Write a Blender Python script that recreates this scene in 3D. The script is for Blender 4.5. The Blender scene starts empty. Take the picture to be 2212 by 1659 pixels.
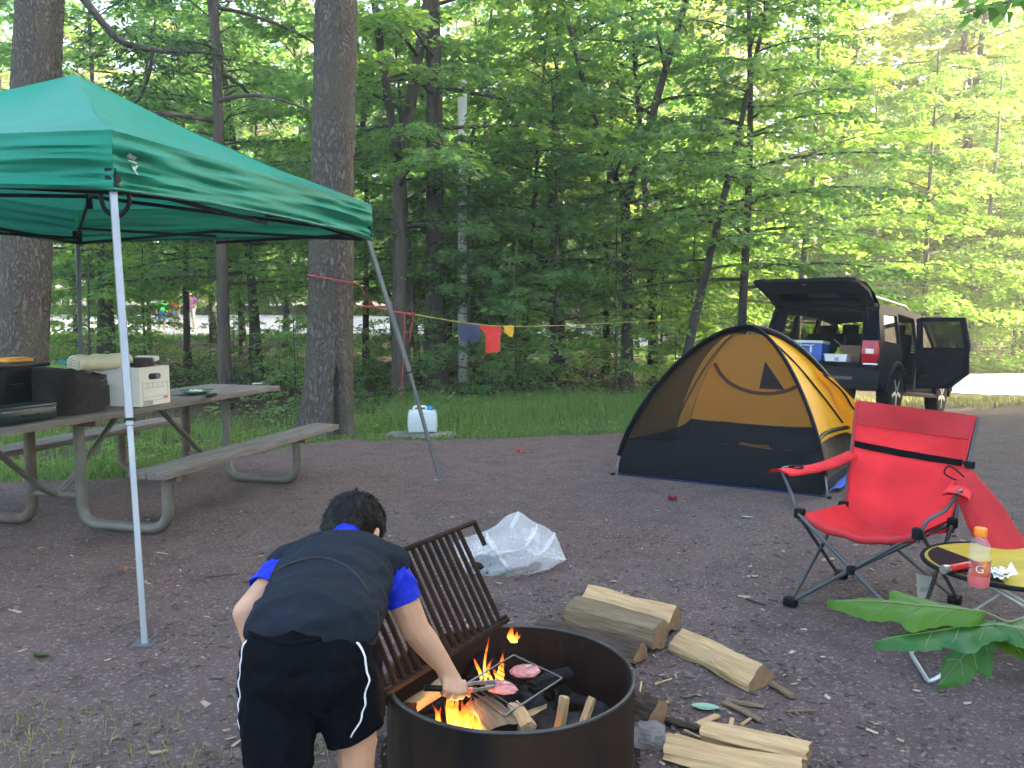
import bpy, bmesh, math, random
import numpy as np
from mathutils import Vector, Matrix, noise as mnoise
from mathutils.geometry import delaunay_2d_cdt
from mathutils.bvhtree import BVHTree

R = math.radians
PI = math.pi
scene = bpy.context.scene
COL = scene.collection
random.seed(7)
rng = np.random.default_rng(7)

# ------------------------------------------------------------------ camera
CAM_H, PITCH, FPX = 1.45, R(4.8), 1789.0
cam_data = bpy.data.cameras.new('camera')
cam_data.sensor_width = 36.0
cam_data.lens = 36.0 * FPX / 2212.0
cam_data.clip_start = 0.05
cam_data.clip_end = 600.0
camera = bpy.data.objects.new('camera', cam_data)
camera.location = (0, 0, CAM_H)
camera.rotation_euler = (PI / 2 - PITCH, 0, 0)
COL.objects.link(camera)
scene.camera = camera

# ------------------------------------------------------------------ sky, sun, exposure
SUN_EL, SUN_AZ = R(23), R(84)          # azimuth to the right of the view direction
world = bpy.data.worlds.new('World')
scene.world = world
world.use_nodes = True
wn = world.node_tree.nodes
sky = wn.new('ShaderNodeTexSky')
sky.sky_type = 'NISHITA'
sky.sun_disc = False
sky.sun_elevation = SUN_EL
sky.sun_rotation = SUN_AZ
sky.air_density = 1.0
sky.dust_density = 4.0
sky.ozone_density = 0.6
world.node_tree.links.new(sky.outputs[0], wn['Background'].inputs['Color'])
wn['Background'].inputs['Strength'].default_value = 0.15
sun_data = bpy.data.lights.new('sun', 'SUN')
sun_data.energy = 5.0
sun_data.angle = R(0.6)
sun_data.color = (1.0, 0.86, 0.62)
sun = bpy.data.objects.new('sun', sun_data)
sun_dir = Vector((math.sin(SUN_AZ) * math.cos(SUN_EL), math.cos(SUN_AZ) * math.cos(SUN_EL), math.sin(SUN_EL)))
sun.rotation_euler = sun_dir.to_track_quat('Z', 'Y').to_euler()
COL.objects.link(sun)
vs = scene.view_settings
vs.view_transform = 'Standard'
vs.look = 'None'
vs.gamma = 1.0
vs.use_curve_mapping = False
vs.exposure = 3.1
scene.cycles.max_bounces = 5
scene.cycles.caustics_reflective = False
scene.cycles.caustics_refractive = False
scene.cycles.use_adaptive_sampling = True
scene.cycles.adaptive_threshold = 0.04
scene.cycles.diffuse_bounces = 3
scene.cycles.glossy_bounces = 2
scene.cycles.transmission_bounces = 5
scene.cycles.transparent_max_bounces = 16
scene.cycles.use_denoising = True

# ------------------------------------------------------------------ helpers
def ray(px, py):
    x = (px - 1106.0) / FPX
    u = (829.5 - py) / FPX
    return Vector((x, math.cos(PITCH) + u * math.sin(PITCH), u * math.cos(PITCH) - math.sin(PITCH)))
def G(px, py, z=0.0):                  # a spot of the photograph on the level z
    d = ray(px, py); t = (z - CAM_H) / d.z
    return Vector((d.x * t, d.y * t, z))
def P(px, py, y):                      # a spot of the photograph at the distance y
    d = ray(px, py); t = y / d.y
    return Vector((d.x * t, y, CAM_H + d.z * t))
def sstep(a, b, x):
    t = min(1.0, max(0.0, (x - a) / (b - a)))
    return t * t * (3 - 2 * t)
def lerp(a, b, t): return a + (b - a) * t
def nz(v, s=1.0, o=0.0):
    return mnoise.noise(Vector((v[0] * s + o, v[1] * s - o, v[2] * s + o * .7)))

def tag(o, label=None, cat=None, group=None, kind=None):
    if label: o['label'] = label
    if cat: o['category'] = cat
    if group: o['group'] = group
    if kind: o['kind'] = kind
    return o
def thing(name, label, cat, loc=(0, 0, 0), rotz=0.0, group=None):
    o = bpy.data.objects.new(name, None)
    o.empty_display_size = 0.1
    COL.objects.link(o)
    o.location = loc
    o.rotation_euler = (0, 0, rotz)
    return tag(o, label, cat, group)
def link(name, me, parent=None, mat=None):
    o = bpy.data.objects.new(name, me)
    COL.objects.link(o)
    if parent is not None: o.parent = parent
    if mat is not None:
        me.materials.clear()
        for m in (mat if isinstance(mat, (list, tuple)) else [mat]): me.materials.append(m)
    return o
def copy_tree(o, parent=None):
    c = o.copy()
    COL.objects.link(c)
    c.parent = parent
    for ch in list(o.children): copy_tree(ch, c)
    return c

class MB:
    """collects shapes that become one mesh"""
    def __init__(self): self.v = []; self.f = []; self.m = []; self.cur = 0
    def mesh(self, vs_, fs):
        n = len(self.v)
        self.v += [tuple(p) for p in vs_]
        self.f += [tuple(i + n for i in f) for f in fs]
        self.m += [self.cur] * len(fs)
        return self
    def box(self, c, s, rot=None, bev=0.0):
        hx, hy, hz = s[0] / 2, s[1] / 2, s[2] / 2
        c = Vector(c)
        if bev <= 0:
            pts = [Vector((x, y, z)) for x in (-hx, hx) for y in (-hy, hy) for z in (-hz, hz)]
            fs = [(0, 1, 3, 2), (4, 6, 7, 5), (0, 4, 5, 1), (2, 3, 7, 6), (0, 2, 6, 4), (1, 5, 7, 3)]
        else:
            bm = bmesh.new()
            bmesh.ops.create_cube(bm, size=1.0)
            for v in bm.verts: v.co = Vector((v.co.x * s[0], v.co.y * s[1], v.co.z * s[2]))
            bmesh.ops.bevel(bm, geom=list(bm.edges), offset=bev, segments=2, profile=0.6, affect='EDGES')
            bm.verts.index_update()
            pts = [v.co.copy() for v in bm.verts]
            fs = [[v.index for v in f.verts] for f in bm.faces]
            bm.free()
        if rot is not None: pts = [rot @ p for p in pts]
        return self.mesh([p + c for p in pts], fs)
    def tube(self, path, r, n=8, cap=True, flat=None):
        path = [Vector(p) for p in path]
        if not isinstance(r, (list, tuple)): r = [r] * len(path)
        base = len(self.v)
        vs_ = []
        prev = None
        for i, p in enumerate(path):
            t = (path[min(i + 1, len(path) - 1)] - path[max(i - 1, 0)])
            if t.length < 1e-9: t = Vector((0, 0, 1))
            t.normalize()
            if prev is None:
                a = Vector((0, 0, 1)) if abs(t.z) < 0.9 else Vector((1, 0, 0))
                u = (a - t * a.dot(t)).normalized()
            else:
                u = prev - t * prev.dot(t)
                u = u.normalized() if u.length > 1e-6 else t.orthogonal().normalized()
            prev = u
            w = t.cross(u)
            for k in range(n):
                a = 2 * PI * k / n
                vs_.append(p + (u * math.cos(a) * (flat or 1.0) + w * math.sin(a)) * r[i])
        fs = []
        for i in range(len(path) - 1):
            for k in range(n):
                k2 = (k + 1) % n
                fs.append((i * n + k, i * n + k2, (i + 1) * n + k2, (i + 1) * n + k))
        if cap:
            fs.append(tuple(reversed(range(n))))
            fs.append(tuple((len(path) - 1) * n + k for k in range(n)))
        return self.mesh(vs_, fs)
    def sqtube(self, a, b, w, d=None):
        a, b = Vector(a), Vector(b)
        t = (b - a)
        L = t.length
        q = t.to_track_quat('Z', 'Y').to_matrix()
        return self.box((a + b) / 2, (w, d or w, L), q, min(w, d or w) * .12)
    def lathe(self, prof, n=24, c=(0, 0, 0), closed=False):
        c = Vector(c)
        vs_ = [c + Vector((r * math.cos(2 * PI * k / n), r * math.sin(2 * PI * k / n), z)) for r, z in prof for k in range(n)]
        fs = []
        m = len(prof)
        for i in range(m if closed else m - 1):
            j = (i + 1) % m
            for k in range(n):
                k2 = (k + 1) % n
                fs.append((i * n + k, i * n + k2, j * n + k2, j * n + k))
        if not closed:
            if prof[0][0] > 1e-6: fs.append(tuple(reversed(range(n))))
            if prof[-1][0] > 1e-6: fs.append(tuple((m - 1) * n + k for k in range(n)))
        return self.mesh(vs_, fs)
    def grid(self, fn, nu, nv):
        vs_ = [fn(i / nu, j / nv) for j in range(nv + 1) for i in range(nu + 1)]
        fs = [(j * (nu + 1) + i, j * (nu + 1) + i + 1, (j + 1) * (nu + 1) + i + 1, (j + 1) * (nu + 1) + i) for j in range(nv) for i in range(nu)]
        return self.mesh(vs_, fs)
    def plate(self, outline, holes, thick, fn):
        """flat outline with holes, thickened; fn maps (u, v, w) to a point"""
        pts, edges, n = [], [], 0
        for loop in [outline] + list(holes):
            k = len(loop)
            pts += [Vector((p[0], p[1])) for p in loop]
            edges += [(n + i, n + (i + 1) % k) for i in range(k)]
            n += k
        vo, eo, fo, *_ = delaunay_2d_cdt(pts, edges, [], 2 if holes else 1, 1e-6)
        def inside(p, loop):
            c = False
            for i in range(len(loop)):
                a, b = loop[i], loop[i - 1]
                if (a[1] > p[1]) != (b[1] > p[1]) and p[0] < (b[0] - a[0]) * (p[1] - a[1]) / (b[1] - a[1]) + a[0]: c = not c
            return c
        fs = []
        for f in fo:
            cx = sum(vo[i][0] for i in f) / len(f); cy = sum(vo[i][1] for i in f) / len(f)
            if inside((cx, cy), outline) and not any(inside((cx, cy), h) for h in holes): fs.append(tuple(f))
        m = len(vo)
        vs_ = [fn(p[0], p[1], 0.0) for p in vo] + [fn(p[0], p[1], thick) for p in vo]
        cnt = {}
        for f in fs:
            for i in range(len(f)):
                a, b = f[i], f[(i + 1) % len(f)]
                cnt[(a, b)] = cnt.get((a, b), 0) + 1
        sides = [(b, a, a + m, b + m) for (a, b) in cnt if (b, a) not in cnt]
        return self.mesh(vs_, fs + [tuple(i + m for i in reversed(f)) for f in fs] + sides)
    def build(self, name, mat, parent=None, smooth=False, angle=None, wobble=0.0, wscale=10.0):
        me = bpy.data.meshes.new(name)
        v = self.v
        if wobble:
            v = [(p[0] + nz(p, wscale) * wobble, p[1] + nz(p, wscale, 5.3) * wobble, p[2] + nz(p, wscale, 9.1) * wobble) for p in v]
        me.from_pydata(v, [], self.f)
        bm = bmesh.new(); bm.from_mesh(me)
        bmesh.ops.recalc_face_normals(bm, faces=bm.faces)
        bm.to_mesh(me); bm.free()
        if smooth:
            me.polygons.foreach_set('use_smooth', [True] * len(me.polygons))
            if angle: me.set_sharp_from_angle(angle=R(angle))
        o = link(name, me, parent, mat)
        if isinstance(mat, (list, tuple)): me.polygons.foreach_set('material_index', self.m)
        return o

def npmesh(name, verts, faces):
    """triangles or quads from arrays"""
    me = bpy.data.meshes.new(name)
    k = faces.shape[1]
    me.vertices.add(len(verts)); me.vertices.foreach_set('co', verts.astype(np.float32).ravel())
    me.loops.add(faces.size); me.loops.foreach_set('vertex_index', faces.astype(np.int32).ravel())
    me.polygons.add(len(faces)); me.polygons.foreach_set('loop_start', np.arange(len(faces), dtype=np.int32) * k)
    me.update(calc_edges=True)
    return me

def arc(pts, n=6):
    """Catmull-Rom through the points"""
    pts = [Vector(p) for p in pts]
    out = []
    for i in range(len(pts) - 1):
        p0, p1, p2, p3 = pts[max(i - 1, 0)], pts[i], pts[i + 1], pts[min(i + 2, len(pts) - 1)]
        for k in range(n):
            t = k / n
            out.append(0.5 * ((2 * p1) + (p2 - p0) * t + (2 * p0 - 5 * p1 + 4 * p2 - p3) * t * t + (3 * p1 - p0 - 3 * p2 + p3) * t ** 3))
    out.append(pts[-1])
    return out
def fillet(pts, rad, n=6):
    """polyline with rounded corners"""
    pts = [Vector(p) for p in pts]
    out = [pts[0]]
    for i in range(1, len(pts) - 1):
        a = (pts[i - 1] - pts[i]); b = (pts[i + 1] - pts[i])
        r = min(rad, a.length * .49, b.length * .49)
        s, e = pts[i] + a.normalized() * r, pts[i] + b.normalized() * r
        for k in range(n + 1):
            t = k / n
            out.append(s * (1 - t) ** 2 + pts[i] * 2 * t * (1 - t) + e * t * t)
    out.append(pts[-1])
    return out

# ------------------------------------------------------------------ materials
MATS = {}
def M(name, col, rough=0.6, metal=0.0, var=0.12, vscale=6.0, stretch=(1, 1, 1), bump=0.0, bscale=80.0, col2=None, spec=0.5,
      transl=0.0, tcol=None, trans=0.0, ior=1.45, alpha=1.0, emis=None, estr=0.0, coat=0.0, sheen=0.0, detail=4.0, bdist=0.01, contrast=0.0):
    if name in MATS: return MATS[name]
    m = bpy.data.materials.new(name)
    m.use_nodes = True
    nt = m.node_tree
    n, L = nt.nodes, nt.links
    b = n['Principled BSDF']
    b.inputs['Roughness'].default_value = rough
    b.inputs['Metallic'].default_value = metal
    b.inputs['Specular IOR Level'].default_value = spec
    b.inputs['IOR'].default_value = ior
    b.inputs['Transmission Weight'].default_value = trans
    b.inputs['Alpha'].default_value = alpha
    b.inputs['Coat Weight'].default_value = coat
    b.inputs['Sheen Weight'].default_value = sheen
    tc = n.new('ShaderNodeTexCoord')
    mp = n.new('ShaderNodeMapping'); mp.inputs['Scale'].default_value = stretch
    L.new(tc.outputs['Object'], mp.inputs['Vector'])
    no = n.new('ShaderNodeTexNoise'); no.inputs['Scale'].default_value = vscale; no.inputs['Detail'].default_value = detail
    L.new(mp.outputs[0], no.inputs['Vector'])
    mx = n.new('ShaderNodeMix'); mx.data_type = 'RGBA'
    mr = n.new('ShaderNodeMapRange')
    mr.inputs['From Min'].default_value = 0.3 + contrast; mr.inputs['From Max'].default_value = 0.7 - contrast
    L.new(no.outputs['Fac'], mr.inputs['Value'])
    L.new(mr.outputs[0], mx.inputs['Factor'])
    c2 = col2 or tuple(min(1, c * (1 + var)) for c in col)
    c1 = col if col2 else tuple(c * (1 - var) for c in col)
    mx.inputs['A'].default_value = (*c1, 1); mx.inputs['B'].default_value = (*c2, 1)
    L.new(mx.outputs['Result'], b.inputs['Base Color'])
    if emis:
        b.inputs['Emission Color'].default_value = (*emis, 1); b.inputs['Emission Strength'].default_value = estr
    if bump:
        n2 = n.new('ShaderNodeTexNoise'); n2.inputs['Scale'].default_value = bscale; n2.inputs['Detail'].default_value = 5
        L.new(mp.outputs[0], n2.inputs['Vector'])
        bp = n.new('ShaderNodeBump'); bp.inputs['Strength'].default_value = bump; bp.inputs['Distance'].default_value = bdist
        L.new(n2.outputs['Fac'], bp.inputs['Height'])
        L.new(bp.outputs[0], b.inputs['Normal'])
    if transl:
        tr = n.new('ShaderNodeBsdfTranslucent')
        ms = n.new('ShaderNodeMixShader'); ms.inputs['Fac'].default_value = transl
        if tcol: tr.inputs['Color'].default_value = (*tcol, 1)
        else: L.new(mx.outputs['Result'], tr.inputs['Color'])
        L.new(b.outputs[0], ms.inputs[1]); L.new(tr.outputs[0], ms.inputs[2])
        L.new(ms.outputs[0], n['Material Output'].inputs['Surface'])
    MATS[name] = m
    return m

def leaf_mat(name, dark, light, tcol, transl=0.45, rough=0.42, spec=0.45):
    if name in MATS: return MATS[name]
    m = bpy.data.materials.new(name); m.use_nodes = True
    nt = m.node_tree; n, L = nt.nodes, nt.links
    b = n['Principled BSDF']
    b.inputs['Roughness'].default_value = rough; b.inputs['Specular IOR Level'].default_value = spec
    ge = n.new('ShaderNodeNewGeometry')
    oi = n.new('ShaderNodeObjectInfo')
    ad = n.new('ShaderNodeMath'); ad.operation = 'MULTIPLY_ADD'; ad.inputs[1].default_value = 0.65
    ml = n.new('ShaderNodeMath'); ml.operation = 'MULTIPLY'; ml.inputs[1].default_value = 0.35
    L.new(oi.outputs['Random'], ml.inputs[0])
    L.new(ge.outputs['Random Per Island'], ad.inputs[0]); L.new(ml.outputs[0], ad.inputs[2])
    mx = n.new('ShaderNodeMix'); mx.data_type = 'RGBA'
    mx.inputs['A'].default_value = (*dark, 1); mx.inputs['B'].default_value = (*light, 1)
    L.new(ad.outputs[0], mx.inputs['Factor'])
    L.new(mx.outputs['Result'], b.inputs['Base Color'])
    tr = n.new('ShaderNodeBsdfTranslucent')
    m2 = n.new('ShaderNodeMix'); m2.data_type = 'RGBA'
    m2.inputs['A'].default_value = (tcol[0] * .6, tcol[1] * .75, tcol[2] * .7, 1); m2.inputs['B'].default_value = (*tcol, 1)
    L.new(ad.outputs[0], m2.inputs['Factor']); L.new(m2.outputs['Result'], tr.inputs['Color'])
    ms = n.new('ShaderNodeMixShader'); ms.inputs['Fac'].default_value = transl
    L.new(b.outputs[0], ms.inputs[1]); L.new(tr.outputs[0], ms.inputs[2])
    L.new(ms.outputs[0], n['Material Output'].inputs['Surface'])
    MATS[name] = m
    return m
# ------------------------------------------------------------------ terrain
def tz(x, y):
    zl = 0.45 * sstep(12, 34, y) + 0.065 * min(26.0, max(0.0, y - 34))
    zr = -0.60 * sstep(10.6, 17.5, y) + 0.03 * min(60.0, max(0.0, y - 31))
    b = sstep(0.5, 7.0, x - 0.22 * max(0.0, y - 16))
    return lerp(zl, zr, b)

EDGE = [(-14, 7.3), (-7, 7.0), (-4.4, 7.0), (-3.2, 7.25), (-2.9, 7.9), (-2.3, 9.1), (-1.85, 9.45), (-0.55, 9.42), (0.5, 9.75), (1.65, 10.0), (2.4, 10.6), (3.2, 12.2),
        (4.4, 15.0), (6.5, 17.6), (9, 18.9), (13, 19.3), (24, 18.8)]
def edge_y(x):
    for a, b in zip(EDGE, EDGE[1:]):
        if a[0] <= x <= b[0]: return lerp(a[1], b[1], (x - a[0]) / (b[0] - a[0]))
    return 7.3 if x < 0 else 18.8

def sheet(name, outline, step, dz, mat, jitter=0.05):
    """a patch that follows the terrain"""
    out = []
    for i in range(len(outline)):
        a, b = Vector(outline[i]), Vector(outline[(i + 1) % len(outline)])
        k = max(1, int((b - a).length / step))
        for j in range(k):
            p = a.lerp(b, j / k)
            out.append(Vector((p.x + mnoise.noise(Vector((p.x * 1.7, p.y * 1.7, 3))) * jitter, p.y + mnoise.noise(Vector((p.x * 1.7, p.y * 1.7, 8))) * jitter)))
    n = len(out)
    xs = [p.x for p in out]; ys = [p.y for p in out]
    inner = []
    y = min(ys) + step
    while y < max(ys):
        x = min(xs) + step
        while x < max(xs):
            inner.append(Vector((x + random.uniform(-.2, .2) * step, y + random.uniform(-.2, .2) * step))); x += step
        y += step
    vo, eo, fo, *_ = delaunay_2d_cdt(out + inner, [(i, (i + 1) % n) for i in range(n)], [], 1, 1e-5)
    me = bpy.data.meshes.new(name)
    me.from_pydata([(p.x, p.y, tz(p.x, p.y) + dz) for p in vo], [], [tuple(f) for f in fo])
    me.update()
    bm = bmesh.new(); bm.from_mesh(me); bmesh.ops.recalc_face_normals(bm, faces=bm.faces)
    if sum(f.normal.z for f in bm.faces) < 0: bmesh.ops.reverse_faces(bm, faces=bm.faces)
    bm.to_mesh(me); bm.free()
    me.polygons.foreach_set('use_smooth', [True] * len(me.polygons))
    return tag(link(name, me, None, mat), kind='structure')

def ground_mat(name, base, dark, red, pale, bump=0.6, fine=190.0):
    m = bpy.data.materials.new(name); m.use_nodes = True
    nt = m.node_tree; n, L = nt.nodes, nt.links
    b = n['Principled BSDF']; b.inputs['Roughness'].default_value = 0.9; b.inputs['Specular IOR Level'].default_value = 0.25
    tc = n.new('ShaderNodeTexCoord')
    def noise(scale, det=4.0, rough=0.6):
        x = n.new('ShaderNodeTexNoise'); x.inputs['Scale'].default_value = scale; x.inputs['Detail'].default_value = det; x.inputs['Roughness'].default_value = rough
        L.new(tc.outputs['Object'], x.inputs['Vector']); return x
    def rng_(src, a, c):
        r = n.new('ShaderNodeMapRange'); r.inputs['From Min'].default_value = a; r.inputs['From Max'].default_value = c
        L.new(src, r.inputs['Value']); return r.outputs[0]
    def mix(f, a, c, blend='MIX'):
        x = n.new('ShaderNodeMix'); x.data_type = 'RGBA'; x.blend_type = blend
        L.new(f, x.inputs['Factor'])
        if isinstance(a, tuple): x.inputs['A'].default_value = (*a, 1)
        else: L.new(a, x.inputs['A'])
        if isinstance(c, tuple): x.inputs['B'].default_value = (*c, 1)
        else: L.new(c, x.inputs['B'])
        return x.outputs['Result']
    big = noise(0.55, 5); mid = noise(4.0, 5); fin = noise(fine, 3)
    vor = n.new('ShaderNodeTexVoronoi'); vor.inputs['Scale'].default_value = fine * .42
    L.new(tc.outputs['Object'], vor.inputs['Vector'])
    sx = n.new('ShaderNodeSeparateColor'); L.new(vor.outputs['Color'], sx.inputs[0])
    c = mix(rng_(big.outputs['Fac'], .38, .62), base, red)
    c = mix(rng_(mid.outputs['Fac'], .45, .75), c, dark)
    c = mix(rng_(fin.outputs['Fac'], .42, .66), c, dark)
    c = mix(rng_(sx.outputs[0], .80, 1.02), c, pale)
    L.new(c, b.inputs['Base Color'])
    ad = n.new('ShaderNodeMath'); ad.operation = 'ADD'
    L.new(fin.outputs['Fac'], ad.inputs[0]); L.new(vor.outputs['Distance'], ad.inputs[1])
    bp = n.new('ShaderNodeBump'); bp.inputs['Strength'].default_value = bump; bp.inputs['Distance'].default_value = 0.012
    L.new(ad.outputs[0], bp.inputs['Height']); L.new(bp.outputs[0], b.inputs['Normal'])
    return m
GRAVEL = ground_mat('red_gravel', (0.135, 0.101, 0.092), (0.062, 0.046, 0.042), (0.140, 0.086, 0.075), (0.21, 0.175, 0.155), bump=.6, fine=210.0)
FLOOR = ground_mat('leaf_litter_floor', (0.058, 0.044, 0.028), (0.028, 0.022, 0.015), (0.085, 0.055, 0.034), (0.14, 0.11, 0.07), bump=.8, fine=60.0)
ROADM = ground_mat('pale_asphalt', (0.52, 0.50, 0.46), (0.44, 0.42, 0.39), (0.54, 0.51, 0.46), (0.62, 0.59, 0.54), bump=.15, fine=120.0)  # pale asphalt, lightened further so its colour carries the sunlight

gx = np.concatenate([np.linspace(-100, -24, 12), np.linspace(-22, 26, 97), np.linspace(29, 100, 12)])
gy = np.concatenate([np.linspace(-40, -6, 6), np.linspace(-4, 48, 105), np.linspace(51, 140, 16)])
gv = np.array([(x, y, tz(x, y) + 0.05 * nz((x, y, 0), .35) * sstep(9.5, 13, y) * (1 - sstep(20, 24, y) * sstep(4, 8, x))) for y in gy for x in gx])
nx = len(gx)
gf = np.array([(j * nx + i, j * nx + i + 1, (j + 1) * nx + i + 1, (j + 1) * nx + i) for j in range(len(gy) - 1) for i in range(nx - 1)])
gme = npmesh('ground', gv, gf)
gme.polygons.foreach_set('use_smooth', [True] * len(gme.polygons))
tag(link('ground', gme, None, FLOOR), kind='structure')
sheet('campsite_gravel', EDGE + [(24, 12), (24, -9), (-14, -9)], 0.5, 0.030, GRAVEL, .16)
sheet('road', [(40, 19.6), (22, 20.0), (13, 20.4), (8, 23.0), (3.5, 27.5), (-2, 32), (-9, 34), (-30, 35), (-30, 49), (-10, 48), (0, 45), (6, 38), (10.5, 31), (15, 28.4), (24, 28), (40, 28)], 0.5, 0.035, ROADM, .25)

# ------------------------------------------------------------------ grass, chips and litter: nobody could count these
def blades(name, pts, h, w, mat, lean=.35):
    n = len(pts)
    a = rng.uniform(0, 2 * PI, n)
    side = np.stack([np.cos(a), np.sin(a), np.zeros(n)], 1) * (w[:, None] if hasattr(w, '__len__') else w)
    fw = np.stack([-np.sin(a), np.cos(a), np.zeros(n)], 1) * (rng.uniform(-lean, lean, n) * h)[:, None]
    up = np.zeros((n, 3)); up[:, 2] = h
    v = np.stack([pts - side, pts + side, pts + up * .55 + fw * .35 + side * .7, pts + up * .55 + fw * .35 - side * .7, pts + up * (1 - .25 * rng.random((n, 1))) + fw], 1)
    b = np.arange(n)[:, None] * 5
    f = np.concatenate([b + np.array([[0, 1, 2]]), b + np.array([[0, 2, 3]]), b + np.array([[3, 2, 4]])])
    return npmesh(name, v.reshape(-1, 3), f)
GRASS = leaf_mat('grass_blade', (0.060, 0.135, 0.030), (0.190, 0.310, 0.065), (0.16, 0.30, 0.03), .35, .5)
GRASS2 = leaf_mat('dry_grass_blade', (0.10, 0.12, 0.035), (0.22, 0.22, 0.07), (0.25, 0.28, 0.05), .3, .6)
def scatter(n, x0, x1, y0, y1, dens):
    out = []
    while len(out) < n:
        x, y = random.uniform(x0, x1), random.uniform(y0, y1)
        if random.random() < dens(x, y): out.append((x, y, tz(x, y) + .01))
    return np.array(out)
def d_tall(x, y):
    d = y - edge_y(x) - .25
    if d < 0: return 0
    return (0.25 + .75 * sstep(-.3, .35, nz((x, y, 0), .9))) * (1 - sstep(2.6, 4.6, d)) * (1 if x > -1.6 else .55)
tp = scatter(26000, -7, 3.2, 7.2, 15, d_tall)
hh = np.array([(.07 + .17 * sstep(0, 1.6, p[1] - edge_y(p[0])) * (1.0 if p[0] > -1.8 else .45)) * random.uniform(.55, 1.25) for p in tp])
tag(link('tall_grass', blades('tall_grass', tp, hh, rng.uniform(.003, .006, len(tp)), GRASS, .7), None, GRASS), 'tall green grass along the edge of the gravel', 'grass', kind='stuff')
sp = scatter(26000, -8, 5, 6.8, 17, lambda x, y: 0 if y < edge_y(x) - .12 + .2 * nz((x, y, 0), 2.3) else (1 - sstep(.5, 1.1, y - edge_y(x))))
tag(link('short_grass', blades('short_grass', sp, rng.uniform(.03, .10, len(sp)), rng.uniform(.004, .008, len(sp)), GRASS, .9), None, GRASS), 'short bright grass fringe beside the gravel pad', 'grass', kind='stuff')
vp = scatter(14000, 5.5, 20, 16.5, 33, lambda x, y: (1 if (edge_y(x) - 1.2 + nz((x, y, 0), .8) < y < 20.2) else 0) if y < 22 else (1 if y > 28.4 and y < 31 else 0))
tag(link('verge_grass', blades('verge_grass', vp, rng.uniform(.05, .16, len(vp)), rng.uniform(.006, .012, len(vp)), GRASS2, .9), None, GRASS2), 'thin yellowish grass verge along the road', 'grass', kind='stuff')
rp = scatter(12000, -18, 9, 22, 36, lambda x, y: 1 if (-2.4 < y - (lerp(32, 34, sstep(-2, -9, x)) if x < -2 else lerp(32, 27.5, (x + 2) / 5.5) if x < 3.5 else lerp(27.5, 23, (x - 3.5) / 4.5)) < .3 + .8 * nz((x, y, 0), 1.1)) and abs(x) < y * .64 else 0)
tag(link('roadside_grass', blades('roadside_grass', rp, rng.uniform(.12, .34, len(rp)), rng.uniform(.012, .024, len(rp)), GRASS, .9), None, GRASS), 'bright grass strip in front of the far pale road', 'grass', kind='stuff')
def d_spare(x, y):
    s = 0
    for cx, cy, r in ((-1.55, 2.55, .30), (-1.25, 2.68, .16), (-1.75, 2.75, .14), (-.62, 2.62, .12), (-1.0, 2.5, .1)):
        s = max(s, math.exp(-((x - cx) ** 2 + (y - cy) ** 2) / (r * r)))
    return s
cp = scatter(420, -2.2, -.3, 2.3, 3.0, d_spare); cp[:, 2] = .03
tag(link('sparse_grass', blades('sparse_grass', cp, rng.uniform(.015, .055, len(cp)), rng.uniform(.0015, .003, len(cp)), GRASS2, 1.2), None, GRASS2), 'sparse yellowed grass tufts in the near gravel', 'grass', kind='stuff')

def chips(name, pts, ln, mat):
    n = len(pts)
    a = rng.uniform(0, 2 * PI, n)
    t = np.stack([np.cos(a), np.sin(a), rng.uniform(-.25, .25, n)], 1)
    s = np.stack([-np.sin(a), np.cos(a), rng.uniform(-.3, .3, n)], 1)
    wd = ln * rng.uniform(.18, .55, n)
    th = np.zeros((n, 3)); th[:, 2] = rng.uniform(.0015, .005, n)
    c = pts + th * .6
    T, S = t * (ln / 2)[:, None], s * (wd / 2)[:, None]
    k = rng.uniform(.4, 1, (n, 1))
    lo = np.stack([c - T - S * k, c + T - S, c + T * .8 + S, c - T * .9 + S * k], 1)
    v = np.concatenate([lo, lo + th[:, None, :]], 1)
    b = np.arange(n)[:, None] * 8
    f = np.concatenate([b + np.array([q]) for q in ([4, 5, 6, 7], [0, 1, 5, 4], [1, 2, 6, 5], [2, 3, 7, 6], [3, 0, 4, 7])])
    return npmesh(name, v.reshape(-1, 3), f)
CHIP = leaf_mat('wood_chip', (0.045, 0.034, 0.031), (0.20, 0.155, 0.125), (.1, .08, .05), .02, .85, .2)
PALECHIP = leaf_mat('pale_wood_chip', (0.30, 0.23, 0.15), (0.55, 0.46, 0.34), (.2, .15, .1), .02, .8, .2)
def dchip(x, y):
    d = math.hypot(x - .2, y - 2.9)
    return min(1, (.25 + .9 * math.exp(-d / 1.6)) * (.45 + .8 * abs(nz((x, y, 0), 1.3))))
ch = scatter(11000, -4.5, 5, 2.3, 8.5, lambda x, y: dchip(x, y) * (1 - .75 * sstep(3.2, 7, y)) if y < edge_y(x) - .1 else 0); ch[:, 2] = .031
tag(link('wood_chips', chips('wood_chips', ch, rng.gamma(2.0, .006, len(ch)) + .005, CHIP), None, CHIP), 'brown wood chips and grit strewn over the gravel', 'wood chips', kind='stuff')
ch = scatter(300, -3.2, 3.2, 2.4, 6.0, lambda x, y: dchip(x, y) * (1 - .7 * sstep(3.2, 6, y))); ch[:, 2] = .032
tag(link('pale_chips', chips('pale_chips', ch, rng.gamma(2.0, .009, len(ch)) + .008, PALECHIP), None, PALECHIP), 'pale splinters of split wood strewn over the gravel', 'splinters', kind='stuff')
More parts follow.
